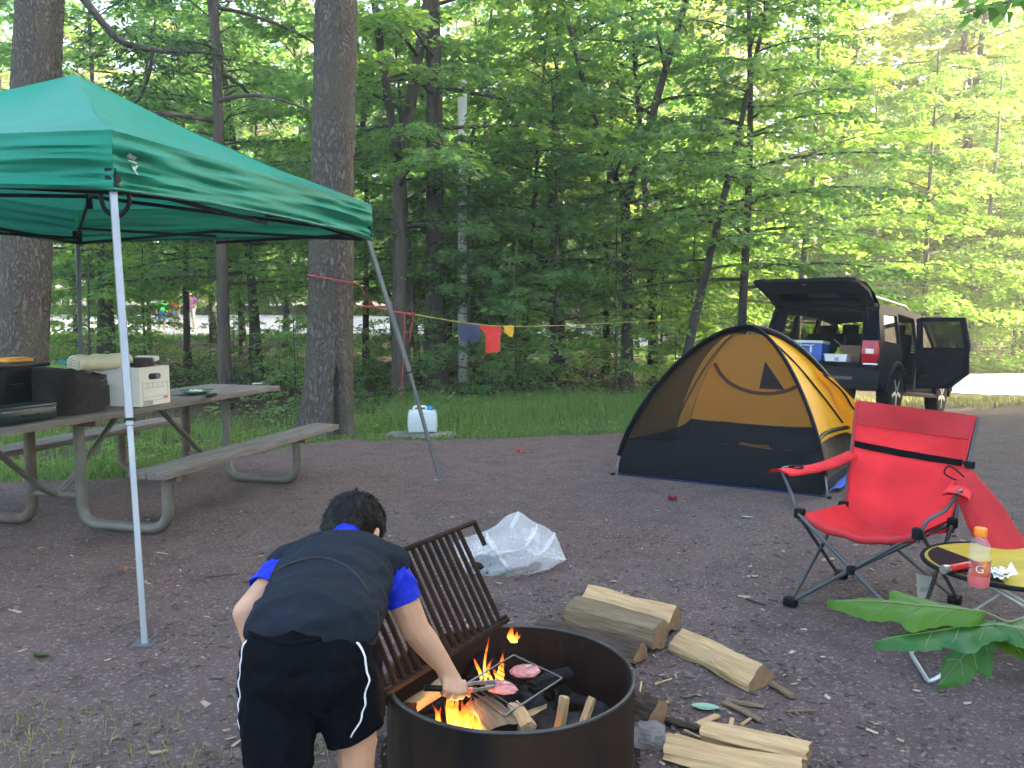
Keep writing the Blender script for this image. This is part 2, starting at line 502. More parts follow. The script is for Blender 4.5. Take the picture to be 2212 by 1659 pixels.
# ------------------------------------------------------------------ trees
def leaves(name, pos, d, nrm, size, wr=.52, fold=.10):
    d = d / np.linalg.norm(d, axis=1, keepdims=True)
    s = np.cross(nrm, d); s /= np.linalg.norm(s, axis=1, keepdims=True) + 1e-9
    nn = np.cross(d, s)
    L = size[:, None]
    v = np.stack([pos, pos + d * L * .42 + s * L * wr * .5 + nn * L * fold, pos + d * L - nn * L * fold * .8, pos + d * L * .42 - s * L * wr * .5 + nn * L * fold], 1)
    b = np.arange(len(pos))[:, None] * 4
    return v.reshape(-1, 3), np.concatenate([b + np.array([[0, 2, 1]]), b + np.array([[0, 3, 2]])])

BARK = M('grey_bark', (0.085, 0.072, 0.060), .9, var=.35, vscale=9, stretch=(1, 1, .22), bump=.8, bscale=26, bdist=.03, spec=.2)
BARKD = M('dark_wet_bark', (0.068, 0.060, 0.053), .9, var=.35, vscale=9, stretch=(1, 1, .22), bump=.7, bscale=26, bdist=.02, spec=.2)  # darker version of the grey bark
BARKP = M('pale_bark', (0.20, 0.185, 0.165), .9, var=.3, vscale=7, stretch=(1, 1, .3), bump=.5, bscale=22, bdist=.02, spec=.2)
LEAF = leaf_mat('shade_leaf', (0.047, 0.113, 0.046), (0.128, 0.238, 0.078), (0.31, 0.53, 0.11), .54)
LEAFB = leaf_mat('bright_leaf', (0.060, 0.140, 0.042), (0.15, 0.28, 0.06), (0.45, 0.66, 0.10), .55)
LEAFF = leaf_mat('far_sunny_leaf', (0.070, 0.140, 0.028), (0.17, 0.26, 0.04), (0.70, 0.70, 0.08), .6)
NEEDLE = leaf_mat('needle_spray', (0.020, 0.050, 0.024), (0.048, 0.090, 0.034), (0.08, 0.15, 0.04), .3)

def make_tree(seed, H, r0, cb, rad, nb, nt, nl, ls, lean=(0, 0), fork=None, droop=.12, top=.35, rise=.35, wr=.52, twig=.5, bare=False):
    """trunk and crown meshes of one tree; fork = (height, spread)"""
    g = np.random.default_rng(seed)
    tb = MB()
    wob = g.uniform(-1, 1, 8)
    def tp_(h, which=0):
        t = h / H
        x = lean[0] * t ** 1.2 + r0 * 1.5 * math.sin(t * 5 + wob[0] * 3) * t
        y = lean[1] * t ** 1.2 + r0 * 1.5 * math.sin(t * 4 + wob[1] * 3) * t
        if fork and h > fork[0]:
            k = (h - fork[0]) ** .85 * fork[1]
            x += k * (1 if which == 0 else -1.15); y += k * .25 * (1 if which else -1)
        return Vector((x, y, h))
    def tr_(h): return max(.012, r0 * (1 - .8 * (h / H)) * (1 + .45 * math.exp(-h / (r0 * 3 + .05))))
    n = 18
    hs = [H * (i / n) ** 1.15 for i in range(n + 1)]
    tb.tube([tp_(h) + Vector((0, 0, -.12 if i == 0 else 0)) for i, h in enumerate(hs)], [tr_(h) for h in hs], 9)
    if fork:
        h2 = [h for h in hs if h > fork[0]]
        tb.tube([tp_(fork[0])] + [tp_(h, 1) for h in h2], [tr_(fork[0]) * .8] + [tr_(h) * .75 for h in h2], 8)
    A, D, N, S = [], [], [], []
    for i in range(nb):
        t = (i + g.random()) / nb
        h = cb + (H - cb) * t * .97
        which = int(bool(fork) and g.random() < .5)
        p0 = tp_(h, which)
        az = i * 2.399 + g.uniform(-.5, .5)
        L = rad * (top + (1 - top) * (1 - t) ** .8) * g.uniform(.6, 1.15)
        el = rise * (.3 + t) + g.uniform(-.15, .15)
        dh = np.array([math.cos(az), math.sin(az), 0])
        m = 7
        bend = g.uniform(-.35, .35)
        side = np.array([-dh[1], dh[0], 0])
        ss = np.linspace(0, 1, m)
        pts = np.array(p0)[None] + dh[None] * (ss * L)[:, None] + side[None] * (bend * L * .35 * ss ** 2)[:, None]
        pts[:, 2] += L * (math.tan(el) * ss - (droop + math.tan(el) * .55) * ss ** 2)
        rb = min(tr_(h) * .5, .012 + L * .009)
        tb.tube([Vector(q) for q in pts], [max(.003, rb * (1 - .85 * s)) for s in ss], 5, cap=False)
        if bare and t < bare: continue
        k = max(4, int(nt * (.45 + .55 * L / rad)))
        for j in range(k):
            s0 = .16 + .84 * (j + g.random()) / k
            f = s0 * (m - 1); ii = min(m - 2, int(f)); q = pts[ii] + (pts[ii + 1] - pts[ii]) * (f - ii)
            bd = pts[ii + 1] - pts[ii]; bd /= np.linalg.norm(bd)
            sg = 1 if j % 2 else -1
            an = sg * g.uniform(.5, 1.25) * (1.1 - .5 * s0)
            c, s_ = math.cos(an), math.sin(an)
            td = np.array([bd[0] * c - bd[1] * s_, bd[0] * s_ + bd[1] * c, bd[2] * .6 + g.uniform(-.22, .10)])
            td /= np.linalg.norm(td)
            tl = L * twig * (1.08 - s0 * .62) * g.uniform(.55, 1.2)
            kn = max(4, int(nl * g.uniform(.7, 1.2)))
            u = (np.arange(kn) + g.random(kn)) / kn
            lp = q[None] + td[None] * (u * tl)[:, None]
            lp[:, 2] -= tl * .22 * u ** 2
            lp += g.normal(0, .035 + .02 * tl, (kn, 3))
            ang = np.where(np.arange(kn) % 2 == 0, 1, -1) * g.uniform(.3, 1.2, kn)
            ld = np.stack([td[0] * np.cos(ang) - td[1] * np.sin(ang), td[0] * np.sin(ang) + td[1] * np.cos(ang), np.full(kn, -.12) + g.uniform(-.45, .2, kn)], 1)
            A.append(lp); D.append(ld)
            N.append(np.stack([g.normal(0, .75, kn), g.normal(0, .75, kn), np.ones(kn)], 1))
            S.append(ls * g.uniform(.6, 1.25, kn))
    me = bpy.data.meshes.new('trunk'); me.from_pydata(tb.v, [], tb.f); me.update()
    me.polygons.foreach_set('use_smooth', [True] * len(me.polygons))
    v, f = leaves('crown', np.concatenate(A), np.concatenate(D), np.concatenate(N), np.concatenate(S), wr)
    return me, npmesh('crown', v, f)

VAR = {}
def variant(key, bark, leaf, **kw):
    t, c = make_tree(**kw)
    t.materials.append(bark); c.materials.append(leaf)
    VAR[key] = (t, c)
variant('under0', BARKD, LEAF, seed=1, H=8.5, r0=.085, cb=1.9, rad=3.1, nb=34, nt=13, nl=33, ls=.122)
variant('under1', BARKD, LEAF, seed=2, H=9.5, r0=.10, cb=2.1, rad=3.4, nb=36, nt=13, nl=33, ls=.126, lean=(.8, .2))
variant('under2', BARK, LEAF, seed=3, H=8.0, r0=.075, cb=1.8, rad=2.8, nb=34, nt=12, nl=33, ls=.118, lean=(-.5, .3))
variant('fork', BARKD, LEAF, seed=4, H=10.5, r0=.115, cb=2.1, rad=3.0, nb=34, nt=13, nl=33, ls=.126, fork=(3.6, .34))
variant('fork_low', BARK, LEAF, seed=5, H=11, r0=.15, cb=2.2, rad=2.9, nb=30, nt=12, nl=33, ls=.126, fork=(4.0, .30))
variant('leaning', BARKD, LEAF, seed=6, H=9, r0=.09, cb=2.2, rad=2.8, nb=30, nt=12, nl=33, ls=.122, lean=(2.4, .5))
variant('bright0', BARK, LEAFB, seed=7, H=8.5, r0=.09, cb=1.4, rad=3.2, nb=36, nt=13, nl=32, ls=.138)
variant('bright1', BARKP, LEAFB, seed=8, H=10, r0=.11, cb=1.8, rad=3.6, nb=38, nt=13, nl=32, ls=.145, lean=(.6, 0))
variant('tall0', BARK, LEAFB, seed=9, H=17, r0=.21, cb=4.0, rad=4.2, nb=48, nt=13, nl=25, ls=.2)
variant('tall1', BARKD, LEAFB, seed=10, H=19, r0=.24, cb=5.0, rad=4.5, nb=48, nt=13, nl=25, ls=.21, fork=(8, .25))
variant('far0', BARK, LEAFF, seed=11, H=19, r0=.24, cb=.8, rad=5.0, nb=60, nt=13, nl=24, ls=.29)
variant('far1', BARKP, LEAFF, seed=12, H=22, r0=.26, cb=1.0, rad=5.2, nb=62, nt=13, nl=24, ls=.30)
variant('bushy0', BARKD, LEAF, seed=21, H=5.2, r0=.04, cb=.35, rad=2.0, nb=34, nt=11, nl=18, ls=.13)
variant('bushy1', BARK, LEAFB, seed=22, H=4.2, r0=.035, cb=.3, rad=1.7, nb=30, nt=11, nl=18, ls=.13)
variant('sap0', BARKD, LEAF, seed=13, H=3.2, r0=.022, cb=.35, rad=1.15, nb=20, nt=8, nl=11, ls=.10)
variant('sap1', BARKD, LEAF, seed=14, H=2.4, r0=.018, cb=.2, rad=1.0, nb=18, nt=8, nl=11, ls=.10)
variant('sap2', BARK, LEAFB, seed=15, H=4.2, r0=.03, cb=.6, rad=1.4, nb=24, nt=8, nl=11, ls=.11)
variant('pine', BARK, NEEDLE, seed=16, H=15, r0=.10, cb=3.6, rad=3.4, nb=26, nt=13, nl=16, ls=.10, rise=.1, droop=.3, wr=.22, bare=.12)

def plant(key, x, y, label, group, name='forest_tree', cat='tree', sc=1.0, rot=None, dz=0.0):
    t, c = VAR[key]
    o = thing(name, label, cat, (x, y, tz(x, y) + dz), random.uniform(0, 2 * PI) if rot is None else rot, group)
    o.scale = (sc, sc, sc)
    for nm, me in (('trunk', t), ('crown', c)):
        q = bpy.data.objects.new(nm, me); COL.objects.link(q); q.parent = o
    return o
def at(px, d):
    return (px - 1106.0) / FPX * d, d

# trees that can be told apart
near = [
    ('fork_low', 868, 14.0, 'thick dark forked tree just behind the red rope of the clothesline', 1.0, 1.3),
    ('under2', 905, 15.2, 'slender tree close beside the thick forked one behind the clothesline', .9, .4),
    ('pine', 483, 12.6, 'crooked needle-leaved tree rising behind the middle of the green canopy roof', 1.0, .9),
    ('under1', 556, 17.5, 'leaning trunk seen above the far end of the picnic table', 1.05, 2.5),
    ('under0', 405, 19.5, 'thin tree standing near the people in bright clothes', 1.0, 2.0),
    ('under2', 215, 16.5, 'leafy tree framed between the two left canopy poles', 1.1, 3.0),
    ('under0', 790, 18.5, 'slim tree showing between the big trunk and the slanted canopy pole', .95, 1.0),
    ('under2', 1128, 16.2, 'thin sapling-like tree right of the hung red shirt', .95, 4.0),
    ('bright0', 1212, 19.5, 'medium tree behind the yellow line midway to the tent', 1.15, 5.0),
    ('fork', 1355, 15.4, 'dark tree forking high up left of the domed tent', 1.0, .1),
    ('under1', 1412, 17.2, 'stout dark trunk directly beside the high-forking tree', 1.1, 1.8),
    ('leaning', 1468, 14.6, 'dark tree leaning right above the top of the domed tent', 1.0, .15),
    ('under0', 1600, 15.6, 'straight dark trunk rising just left of the raised tailgate', 1.12, .7),
    ('bright1', 1715, 19.0, 'broad leafy tree hanging over the raised tailgate', 1.0, .5),
    ('tall0', 938, 14.9, 'tall tree whose crown hides the top of the white pole', .92, 2.2),
    ('bright1', 1872, 29.0, 'pale trunk across the road above the open car roof', 1.0, 1.0),
    ('bright0', 1996, 27.8, 'pale slender tree across the road above the open car door', 1.25, 3.6),
    ('bright1', 2100, 30.5, 'forking pale tree across the road at the right edge', 1.1, 5.5),
    ('bright0', 2190, 31.5, 'bushy bright tree across the road by the ferns', 1.0, .2),
]
for key, px, d, lab, sc, rot in near:
    x, y = at(px, d)
    plant(key, x, y, lab, None, sc=sc, rot=rot)
for i, (px, d, sc) in enumerate([(2040, 33.0, 1.15), (2072, 34.5, 1.0)]):
    x, y = at(px, d)
    plant('tall1' if i else 'tall0', x, y, ['thick trunk across the road right of the pale slender tree', 'second thick trunk of the close pair across the road'][i], None, sc=sc)

# woods between the gravel and the road
spots = []
def free(x, y, r):
    return all((x - a) ** 2 + (y - b) ** 2 > r * r for a, b in spots)
def road_gap(x, y):
    if x > 9: return 18.2 < y < 29.0
    if x > 3: return (17 if x > 5.5 else 24.5) < y < 40
    return 31.5 < y < 49.5
def fill(n, x0, x1, y0, y1, r, keys, label, group, smin, smax, cond=lambda x, y: True, name='forest_tree', cat='tree'):
    k = tries = 0
    while k < n and tries < n * 60:
        tries += 1
        x, y = random.uniform(x0, x1), random.uniform(y0, y1)
        pxx = 1106 + x / max(y, .1) * FPX
        if road_gap(x, y) or not cond(x, y) or not free(x, y, r) or (8 < y < 36 and 330 < pxx < 435): continue
        spots.append((x, y)); k += 1
        plant(random.choice(keys), x, y, label, group, name, cat, random.uniform(smin, smax))
inview = lambda x, y: abs(x) < y * .66 + 1.5
fill(24, -17, 7, 13.8, 31, 2.3, ['under0', 'under1', 'under2', 'bright0', 'fork'], 'slim leafy tree among the crowded woods behind the clothesline', 'trees in the woods behind the clothesline', .8, 1.15,
     lambda x, y: inview(x, y) and y > edge_y(x) + 3.6 and not (x > 1.5 and y < 17) and not (y < 16.5 and abs(x + .06 * y) < 2.2))
fill(4, -22, 4, 19, 31, 3.6, ['tall0', 'tall1'], 'tall trunk among the crowded woods behind the clothesline', 'tall trees in the woods behind the clothesline', .85, 1.1, lambda x, y: inview(x, y))
fill(9, -.8, 6.2, 14.0, 21, 1.5, ['bushy0', 'bushy1'], 'bushy young tree leafed down to the ground behind the tent and clothesline', 'bushy young trees behind the tent', .75, 1.1, lambda x, y: not (x > 1.6 and y < 15.6) and not (x > 3.6 and y < 19))
fill(5, -15, -2, 17, 30, 2.2, ['bushy0', 'bushy1'], 'bushy young tree in the woods left of the white pole', 'bushy young trees left of the pole', .6, .85, lambda x, y: inview(x, y))
fill(34, -40, 15, 50, 66, 3.6, ['far0', 'far1'], 'tall sunlit tree far behind the woods', 'sunlit trees far behind the woods', .8, 1.15, lambda x, y: inview(x, y))
fill(22, 9, 32, 33.5, 50, 3.0, ['far0', 'far1', 'tall0'], 'tall yellow-green tree beyond the road on the right', 'tall trees beyond the road on the right', .8, 1.1, lambda x, y: x < y * .68 + 1)
fill(12, 10, 21.5, 29.4, 34, 1.7, ['bright0', 'sap2', 'bright1'], 'bright bushy tree along the far side of the road', 'bushy trees lining the far side of the road', .7, 1.05)
fill(30, -14, 6.5, 11.4, 19, 1.0, ['sap0', 'sap1', 'sap2'], 'knee to waist-high leafy sapling at the edge of the woods', 'saplings at the edge of the woods', .3, .62,
     lambda x, y: inview(x, y) and edge_y(x) + 2.6 < y and not (x > 2.0 and y < 15.2), 'sapling', 'sapling')
fill(12, -12, 4, 11.6, 20, 0.9, ['sap0', 'sap2'], 'head-high leafy sapling in front of the far pale road', 'head-high saplings in front of the road', .75, 1.0,
     lambda x, y: inview(x, y) and edge_y(x) + 2.8 < y and not (x > 2.0 and y < 15.2), 'sapling', 'sapling')
# tall trees added out of view beside the campsite to shade it
fill(46, 14, 43, -9, 17.0, 2.7, ['far0', 'far1'], 'tall dense tree added out of view to shade the campsite', 'unseen trees added to shade the campsite', 1.0, 1.25, lambda x, y: x > .70 * y + 6.8)
fill(6, -45, -24, 14, 32, 5.0, ['tall0', 'tall1'], 'tall tree deeper in the woods on the left', 'tall trees deeper in the left woods', .9, 1.1)

# ground cover under the trees
def clump(n, x0, x1, y0, y1, cond, hmax, ls, name, label, mat, cat):
    A, D, N, S = [], [], [], []
    k = 0
    while k < n:
        x, y = random.uniform(x0, x1), random.uniform(y0, y1)
        if not cond(x, y): continue
        k += 1
        h = hmax * random.uniform(.35, 1); q = int(rng.integers(14, 30)); z = tz(x, y)
        a = rng.uniform(0, 2 * PI, q); rr = h * .75 * np.sqrt(rng.random(q)); hz = h * (1 - .6 * (rr / (h * .75)) ** 2) * rng.uniform(.35, 1, q)
        A.append(np.stack([x + rr * np.cos(a), y + rr * np.sin(a), z + hz], 1))
        D.append(np.stack([np.cos(a), np.sin(a), rng.uniform(-.5, .3, q)], 1))
        N.append(np.stack([rng.normal(0, .35, q), rng.normal(0, .35, q), np.ones(q)], 1)); S.append(ls * rng.uniform(.6, 1.2, q))
    v, f = leaves(name, np.concatenate(A), np.concatenate(D), np.concatenate(N), np.concatenate(S), .55)
    tag(link(name, npmesh(name, v, f), None, mat), label, cat, kind='stuff')
clump(560, -15, 6, 10.5, 24, lambda x, y: y > edge_y(x) + 2.2 and inview(x, y) and not (x > 2.3 and y < 15) and nz((x, y, 0), .5) > -.12, .55, .10, 'undergrowth', 'low leafy undergrowth on the floor of the woods', LEAF, 'undergrowth')
clump(300, -10, 5, 7.5, 14, lambda x, y: edge_y(x) + .1 < y < edge_y(x) + 2.4, .16, .05, 'broadleaf_weeds', 'small round-leaved weeds in the grass', LEAFB, 'weeds')
clump(260, 11, 26, 28.6, 31.5, lambda x, y: True, 1.15, .26, 'ferns', 'bright fern-like growth along the far road edge', LEAFB, 'ferns')
lp = scatter(7000, -14, 8, 9.6, 24, lambda x, y: 1 if y > edge_y(x) + 1.5 else .12 if y > edge_y(x) else 0)
a = rng.uniform(0, 2 * PI, len(lp)); q = len(lp); lp[:, 2] += .03
v, f = leaves('l', lp, np.stack([np.cos(a), np.sin(a), rng.uniform(-.2, .3, q)], 1), np.stack([rng.normal(0, .3, q), rng.normal(0, .3, q), np.ones(q)], 1), rng.uniform(.04, .10, q), .6)
LITTER = leaf_mat('dead_leaf', (0.06, 0.040, 0.025), (0.20, 0.13, 0.075), (.15, .09, .04), .15, .8, .2)
tag(link('leaf_litter', npmesh('leaf_litter', v, f), None, LITTER), 'brown dead leaves on the floor of the woods', 'leaf litter', kind='stuff')

# ------------------------------------------------------------------ the two big trunks
def big_trunk(name, label, base, topv, r0, r1, H, seed, cleft=None, parts=True):
    o = thing(name, label, 'tree', base)
    nu, nv = 120, 260
    def fn(u, v):
        a = 2 * PI * u; z = -.1 + (H + .1) * v
        t = max(0, z) / H
        r = lerp(r0, r1, t ** .8)
        c = Vector(topv) * t + Vector((.03 * math.sin(t * 6 + seed), .03 * math.sin(t * 5), 0)) * t
        fl = math.exp(-max(0, z) / .28)
        r *= 1 + fl * (.34 + .20 * math.cos(5 * a + seed) + .10 * math.cos(3 * a + 1.3 * seed))
        ca, sa = math.cos(a), math.sin(a)
        q = Vector((ca * 2.2, sa * 2.2, z * .9 + seed))
        rid = mnoise.noise(Vector((ca * 6, sa * 6, z * 1.6 + seed))) * .5 + mnoise.noise(Vector((ca * 13, sa * 13, z * 4.2))) * .5
        pl = mnoise.noise(Vector((ca * 11, sa * 11, z * 11 + seed))) 
        r += r0 * (.050 * abs(rid) - .025 + .020 * max(0, pl) + .05 * mnoise.noise(q))
        if cleft:
            da = (a - cleft[0] + PI) % (2 * PI) - PI
            k = sstep(cleft[1] + .35, cleft[1] - .1, z)
            r -= r0 * .42 * k * math.exp(-(da / .09) ** 2)
            r += r0 * .16 * k * (math.exp(-((da - .32) / .2) ** 2) + math.exp(-((da + .30) / .18) ** 2))
            z2 = (z - cleft[1] - .1) / .12
            r += r0 * .14 * math.exp(-z2 * z2) * math.exp(-((da + .1) / .35) ** 2)
        return c + Vector((ca * r, sa * r, z))
    mb = MB(); mb.grid(fn, nu, nv)
    tr = mb.build('trunk', BIGBARK, o, True)
    return o
def bigbark():
    m = bpy.data.materials.new('plated_bark'); m.use_nodes = True
    n, L = m.node_tree.nodes, m.node_tree.links
    b = n['Principled BSDF']; b.inputs['Roughness'].default_value = .92; b.inputs['Specular IOR Level'].default_value = .15
    tc = n.new('ShaderNodeTexCoord'); mp = n.new('ShaderNodeMapping'); mp.inputs['Scale'].default_value = (1, 1, .42)
    L.new(tc.outputs['Object'], mp.inputs['Vector'])
    no = n.new('ShaderNodeTexNoise'); no.inputs['Scale'].default_value = 5; no.inputs['Detail'].default_value = 6
    L.new(mp.outputs[0], no.inputs['Vector'])
    ad = n.new('ShaderNodeMix'); ad.data_type = 'RGBA'; ad.inputs['Factor'].default_value = .30
    L.new(mp.outputs[0], ad.inputs['A']); L.new(no.outputs['Color'], ad.inputs['B'])
    vo = n.new('ShaderNodeTexVoronoi'); vo.feature = 'DISTANCE_TO_EDGE'; vo.inputs['Scale'].default_value = 26
    L.new(ad.outputs['Result'], vo.inputs['Vector'])
    n3 = n.new('ShaderNodeTexNoise'); n3.inputs['Scale'].default_value = 30; n3.inputs['Detail'].default_value = 6; n3.inputs['Roughness'].default_value = .7
    L.new(mp.outputs[0], n3.inputs['Vector'])
    mu = n.new('ShaderNodeMath'); mu.operation = 'MULTIPLY'
    L.new(vo.outputs['Distance'], mu.inputs[0]); L.new(n3.outputs['Fac'], mu.inputs[1])
    mr = n.new('ShaderNodeMapRange'); mr.inputs['From Min'].default_value = .0; mr.inputs['From Max'].default_value = .14
    L.new(mu.outputs[0], mr.inputs['Value'])
    c1 = n.new('ShaderNodeMix'); c1.data_type = 'RGBA'
    c1.inputs['A'].default_value = (.066, .055, .047, 1); c1.inputs['B'].default_value = (.155, .135, .118, 1)
    L.new(mr.outputs[0], c1.inputs['Factor'])
    n2 = n.new('ShaderNodeTexNoise'); n2.inputs['Scale'].default_value = 2.2; n2.inputs['Detail'].default_value = 5
    L.new(tc.outputs['Object'], n2.inputs['Vector'])
    m2 = n.new('ShaderNodeMapRange'); m2.inputs['From Min'].default_value = .42; m2.inputs['From Max'].default_value = .72
    L.new(n2.outputs['Fac'], m2.inputs['Value'])
    c2 = n.new('ShaderNodeMix'); c2.data_type = 'RGBA'; c2.inputs['B'].default_value = (.105, .098, .070, 1)
    L.new(m2.outputs[0], c2.inputs['Factor']); L.new(c1.outputs['Result'], c2.inputs['A'])
    L.new(c2.outputs['Result'], b.inputs['Base Color'])
    bn = n.new('ShaderNodeMath'); bn.operation = 'MULTIPLY_ADD'; bn.inputs[1].default_value = .6
    L.new(mr.outputs[0], bn.inputs[0]); L.new(no.outputs['Fac'], bn.inputs[2])
    bp = n.new('ShaderNodeBump'); bp.inputs['Strength'].default_value = .9; bp.inputs['Distance'].default_value = .04
    L.new(bn.outputs[0], bp.inputs['Height']); L.new(bp.outputs[0], b.inputs['Normal'])
    return m
BIGBARK = bigbark()
tb_ = G(697, 950)
BT = big_trunk('pine_trunk', 'large grey-barked trunk with a cleft at its foot beside the picnic bench', (tb_.x, tb_.y + .25, .0), (.30, .3, 0), .285, .215, 9.0, 2.0, (R(-58), .78))
lt = P(40, 770, 10.2)
LT = big_trunk('pine_trunk', 'large brown trunk behind the left canopy corner and black tub', (lt.x - .05, 10.2, 0), (.62, .5, 0), .30, .255, 9.5, 5.0)

# a dark limb with needles that crosses above the canopy, from the left trunk
lb = MB()
off = Vector((LT.location.x, LT.location.y, 0))
limb = arc([Vector((LT.location.x + .4, 10.4, 5.9)), P(190, 10, 10.5), P(255, 85, 10.6), P(330, 108, 10.8), P(420, 112, 11.1), P(480, 120, 11.3)], 5)
lb.tube([p - off for p in limb], [lerp(.06, .015, i / (len(limb) - 1)) for i in range(len(limb))], 7)
tw = arc([P(330, 108, 10.8), P(322, 160, 10.8), P(300, 215, 10.85), P(265, 235, 10.9)], 5)
lb.tube([p - off for p in tw], [lerp(.028, .01, i / (len(tw) - 1)) for i in range(len(tw))], 6)
lb.build('limb', BARKD, LT, True)
A, D = [], []
for p in limb[8:] + tw[3:]:
    for _ in range(26):
        a_ = random.uniform(0, 2 * PI); r_ = random.uniform(.1, .55)
        A.append(p - off + Vector((math.cos(a_) * r_, math.sin(a_) * r_, random.uniform(-.25, .2)))); D.append((math.cos(a_), math.sin(a_), random.uniform(-.8, .1)))
A = np.array([tuple(x) for x in A]); D = np.array(D)
v, f = leaves('crown', A, D, np.tile([[.1, .1, 1.0]], (len(A), 1)) + rng.normal(0, .3, (len(A), 3)), rng.uniform(.07, .15, len(A)), .25)
link('crown', npmesh('crown', v, f), LT, NEEDLE)

# the pale pole behind the woods, its colour whitened to look sunlit
pw = P(999, 700, 15.4)
pole = MB(); pole.tube([(0, 0, -.3), (.01, 0, 3.0), (.02, 0, 5.6)], [.088, .085, .08], 16)
po = thing('utility_pole', 'pale pole whitened as if sunlit, standing among the trees above the hung clothes', 'pole', (pw.x, 15.4, tz(pw.x, 15.4)))
pole.build('shaft', M('white_pole_paint', (.86, .84, .82), .6, var=.04, vscale=3), po, True)
pb = MB(); pb.lathe([(.084, 5.595), (.084, 5.62), (.05, 5.65), (0, 5.66)], 16, (.02, 0, 0)); pb.build('cap', MATS['white_pole_paint'], po, True, 40)
# ------------------------------------------------------------------ pop-up canopy
Z0 = 0.03                                # top of the gravel
STEEL = M('galvanised_steel', (.24, .27, .29), .45, .75, var=.10, vscale=14, stretch=(1, 1, .2))
STEELD = M('dark_steel', (.016, .018, .018), .6, .3, var=.2, spec=.2)
def canopy_mat():
    m = M('green_canopy_cloth', (.018, .29, .195), .45, var=.10, vscale=2.0, bump=.12, bscale=9, bdist=.02, transl=.32, tcol=(.025, .22, .15), spec=.22)
    return m
CANOPY = canopy_mat()
can = thing('pop_up_canopy', 'green slant-leg pop-up canopy standing over the picnic table', 'canopy', (-2.87, 5.6, Z0))
F = [G(313, 1405), G(950, 1045), G(175, 1040), None]
F[2] = Vector((-3.95, 7.55, 0)); F[3] = F[0] + (F[2] - F[1])
ctr = sum((Vector((p.x, p.y, 0)) for p in F), Vector()) / 4
can.location = (ctr.x, ctr.y, Z0)
EAVE, VAL, PEAK = 2.01, .28, 2.97
Fl = [Vector((p.x, p.y, 0)) - ctr for p in F]
Tl = [p - p.normalized() * .60 + Vector((0, 0, EAVE)) for p in Fl]
NF = 4
def wr_(p, s=1.0):
    return mnoise.noise(Vector((p.x * 1.3, p.y * 1.3, p.z * 26))) * s
mb = MB()
apex = Vector((-.06, 0, PEAK))
for i in range(4):
    a, b = Tl[i] + Vector((0, 0, VAL)), Tl[(i + 1) % 4] + Vector((0, 0, VAL))
    nrm = ((b - a).cross(Vector((0, 0, 1)))).normalized()
    if nrm.dot((a + b) / 2) < 0: nrm = -nrm
    def slope(u, v, a=a, b=b, nrm=nrm):
        e = a.lerp(b, u); p = e.lerp(apex, v)
        p = p + Vector((0, 0, -1)) * .10 * math.sin(PI * v) * (1 - .55 * abs(2 * u - 1) ** 2) 
        p = p + Vector((0, 0, 1)) * .012 * mnoise.noise(Vector((p.x * 2.5, p.y * 2.5, i))) * math.sin(PI * v)
        return p
    mb.grid(slope, 30, 22)
    def val(u, v, a=a, b=b, nrm=nrm):
        e = a.lerp(b, u)
        c = 2 * abs(u - .5)
        sag = .045 * (1 - c * c)
        z = -VAL * v * (1 - .10 * (1 - c * c)) + sag * v * .2
        p = e + Vector((0, 0, z))
        along = (b - a).length * u
        fold = mnoise.noise(Vector((along * 1.1, v * 5.5 + i * 9 + along * .35, 2.0))) + .5 * mnoise.noise(Vector((along * 2.2, v * 11 + i * 4, 5.0)))
        amp = (.045 * c ** 1.5 + .018) * min(1, v * 4) * min(1.0, (1 - c) * 14 + .15)
        return p + nrm * (fold * amp + .03 * v * (1 - c * c))
    mb.grid(val, 60, 26)
cv = mb.build('canopy_cloth', CANOPY, can, True, 60)
hem = MB()
for i in range(4):
    a, b = Tl[i], Tl[(i + 1) % 4]
    pts = []
    for k in range(21):
        u = k / 20; c = 2 * abs(u - .5)
        nrm = ((b - a).cross(Vector((0, 0, 1)))).normalized()
        if nrm.dot((a + b) / 2) < 0: nrm = -nrm
        pts.append(a.lerp(b, u) + Vector((0, 0, .028 * (1 - c * c) + .004)) + nrm * .03 * (1 - c * c))
    hem.tube(pts, .008, 6)
hem.build('hem', M('green_binding', (.012, .17, .115), .55), can, True)
for i in range(4):
    lg = MB()
    mid = Fl[i].lerp(Tl[i], .47)
    lg.sqtube(Fl[i], mid, .026)
    lg.sqtube(mid - (Tl[i] - Fl[i]).normalized() * .03, Tl[i] - Vector((Tl[i].x, Tl[i].y, 0)).normalized() * .045 + Vector((0, 0, .02)), .034)
    lo = lg.build('leg', STEEL, can)
    fp = MB(); fp.box(Fl[i] + Vector((0, 0, .004)), (.09, .07, .006), Matrix.Rotation(.3 * i, 3, 'Z')); fp.box(Fl[i] + Vector((.035, 0, .016)), (.005, .06, .025), Matrix.Rotation(.3 * i, 3, 'Z'))
    fp.build('foot_plate', STEEL, lo)
    cl = MB(); cl.box(mid, (.044, .044, .012), (Tl[i] - Fl[i]).to_track_quat('Z', 'Y').to_matrix()); cl.build('collar', STEELD, lo)
    hb = MB(); hb.box(Tl[i] - Vector((Tl[i].x, Tl[i].y, 0)).normalized() * .035 + Vector((0, 0, .06)), (.055, .055, .09), bev=.006); hb.build('corner_bracket', STEELD, can)
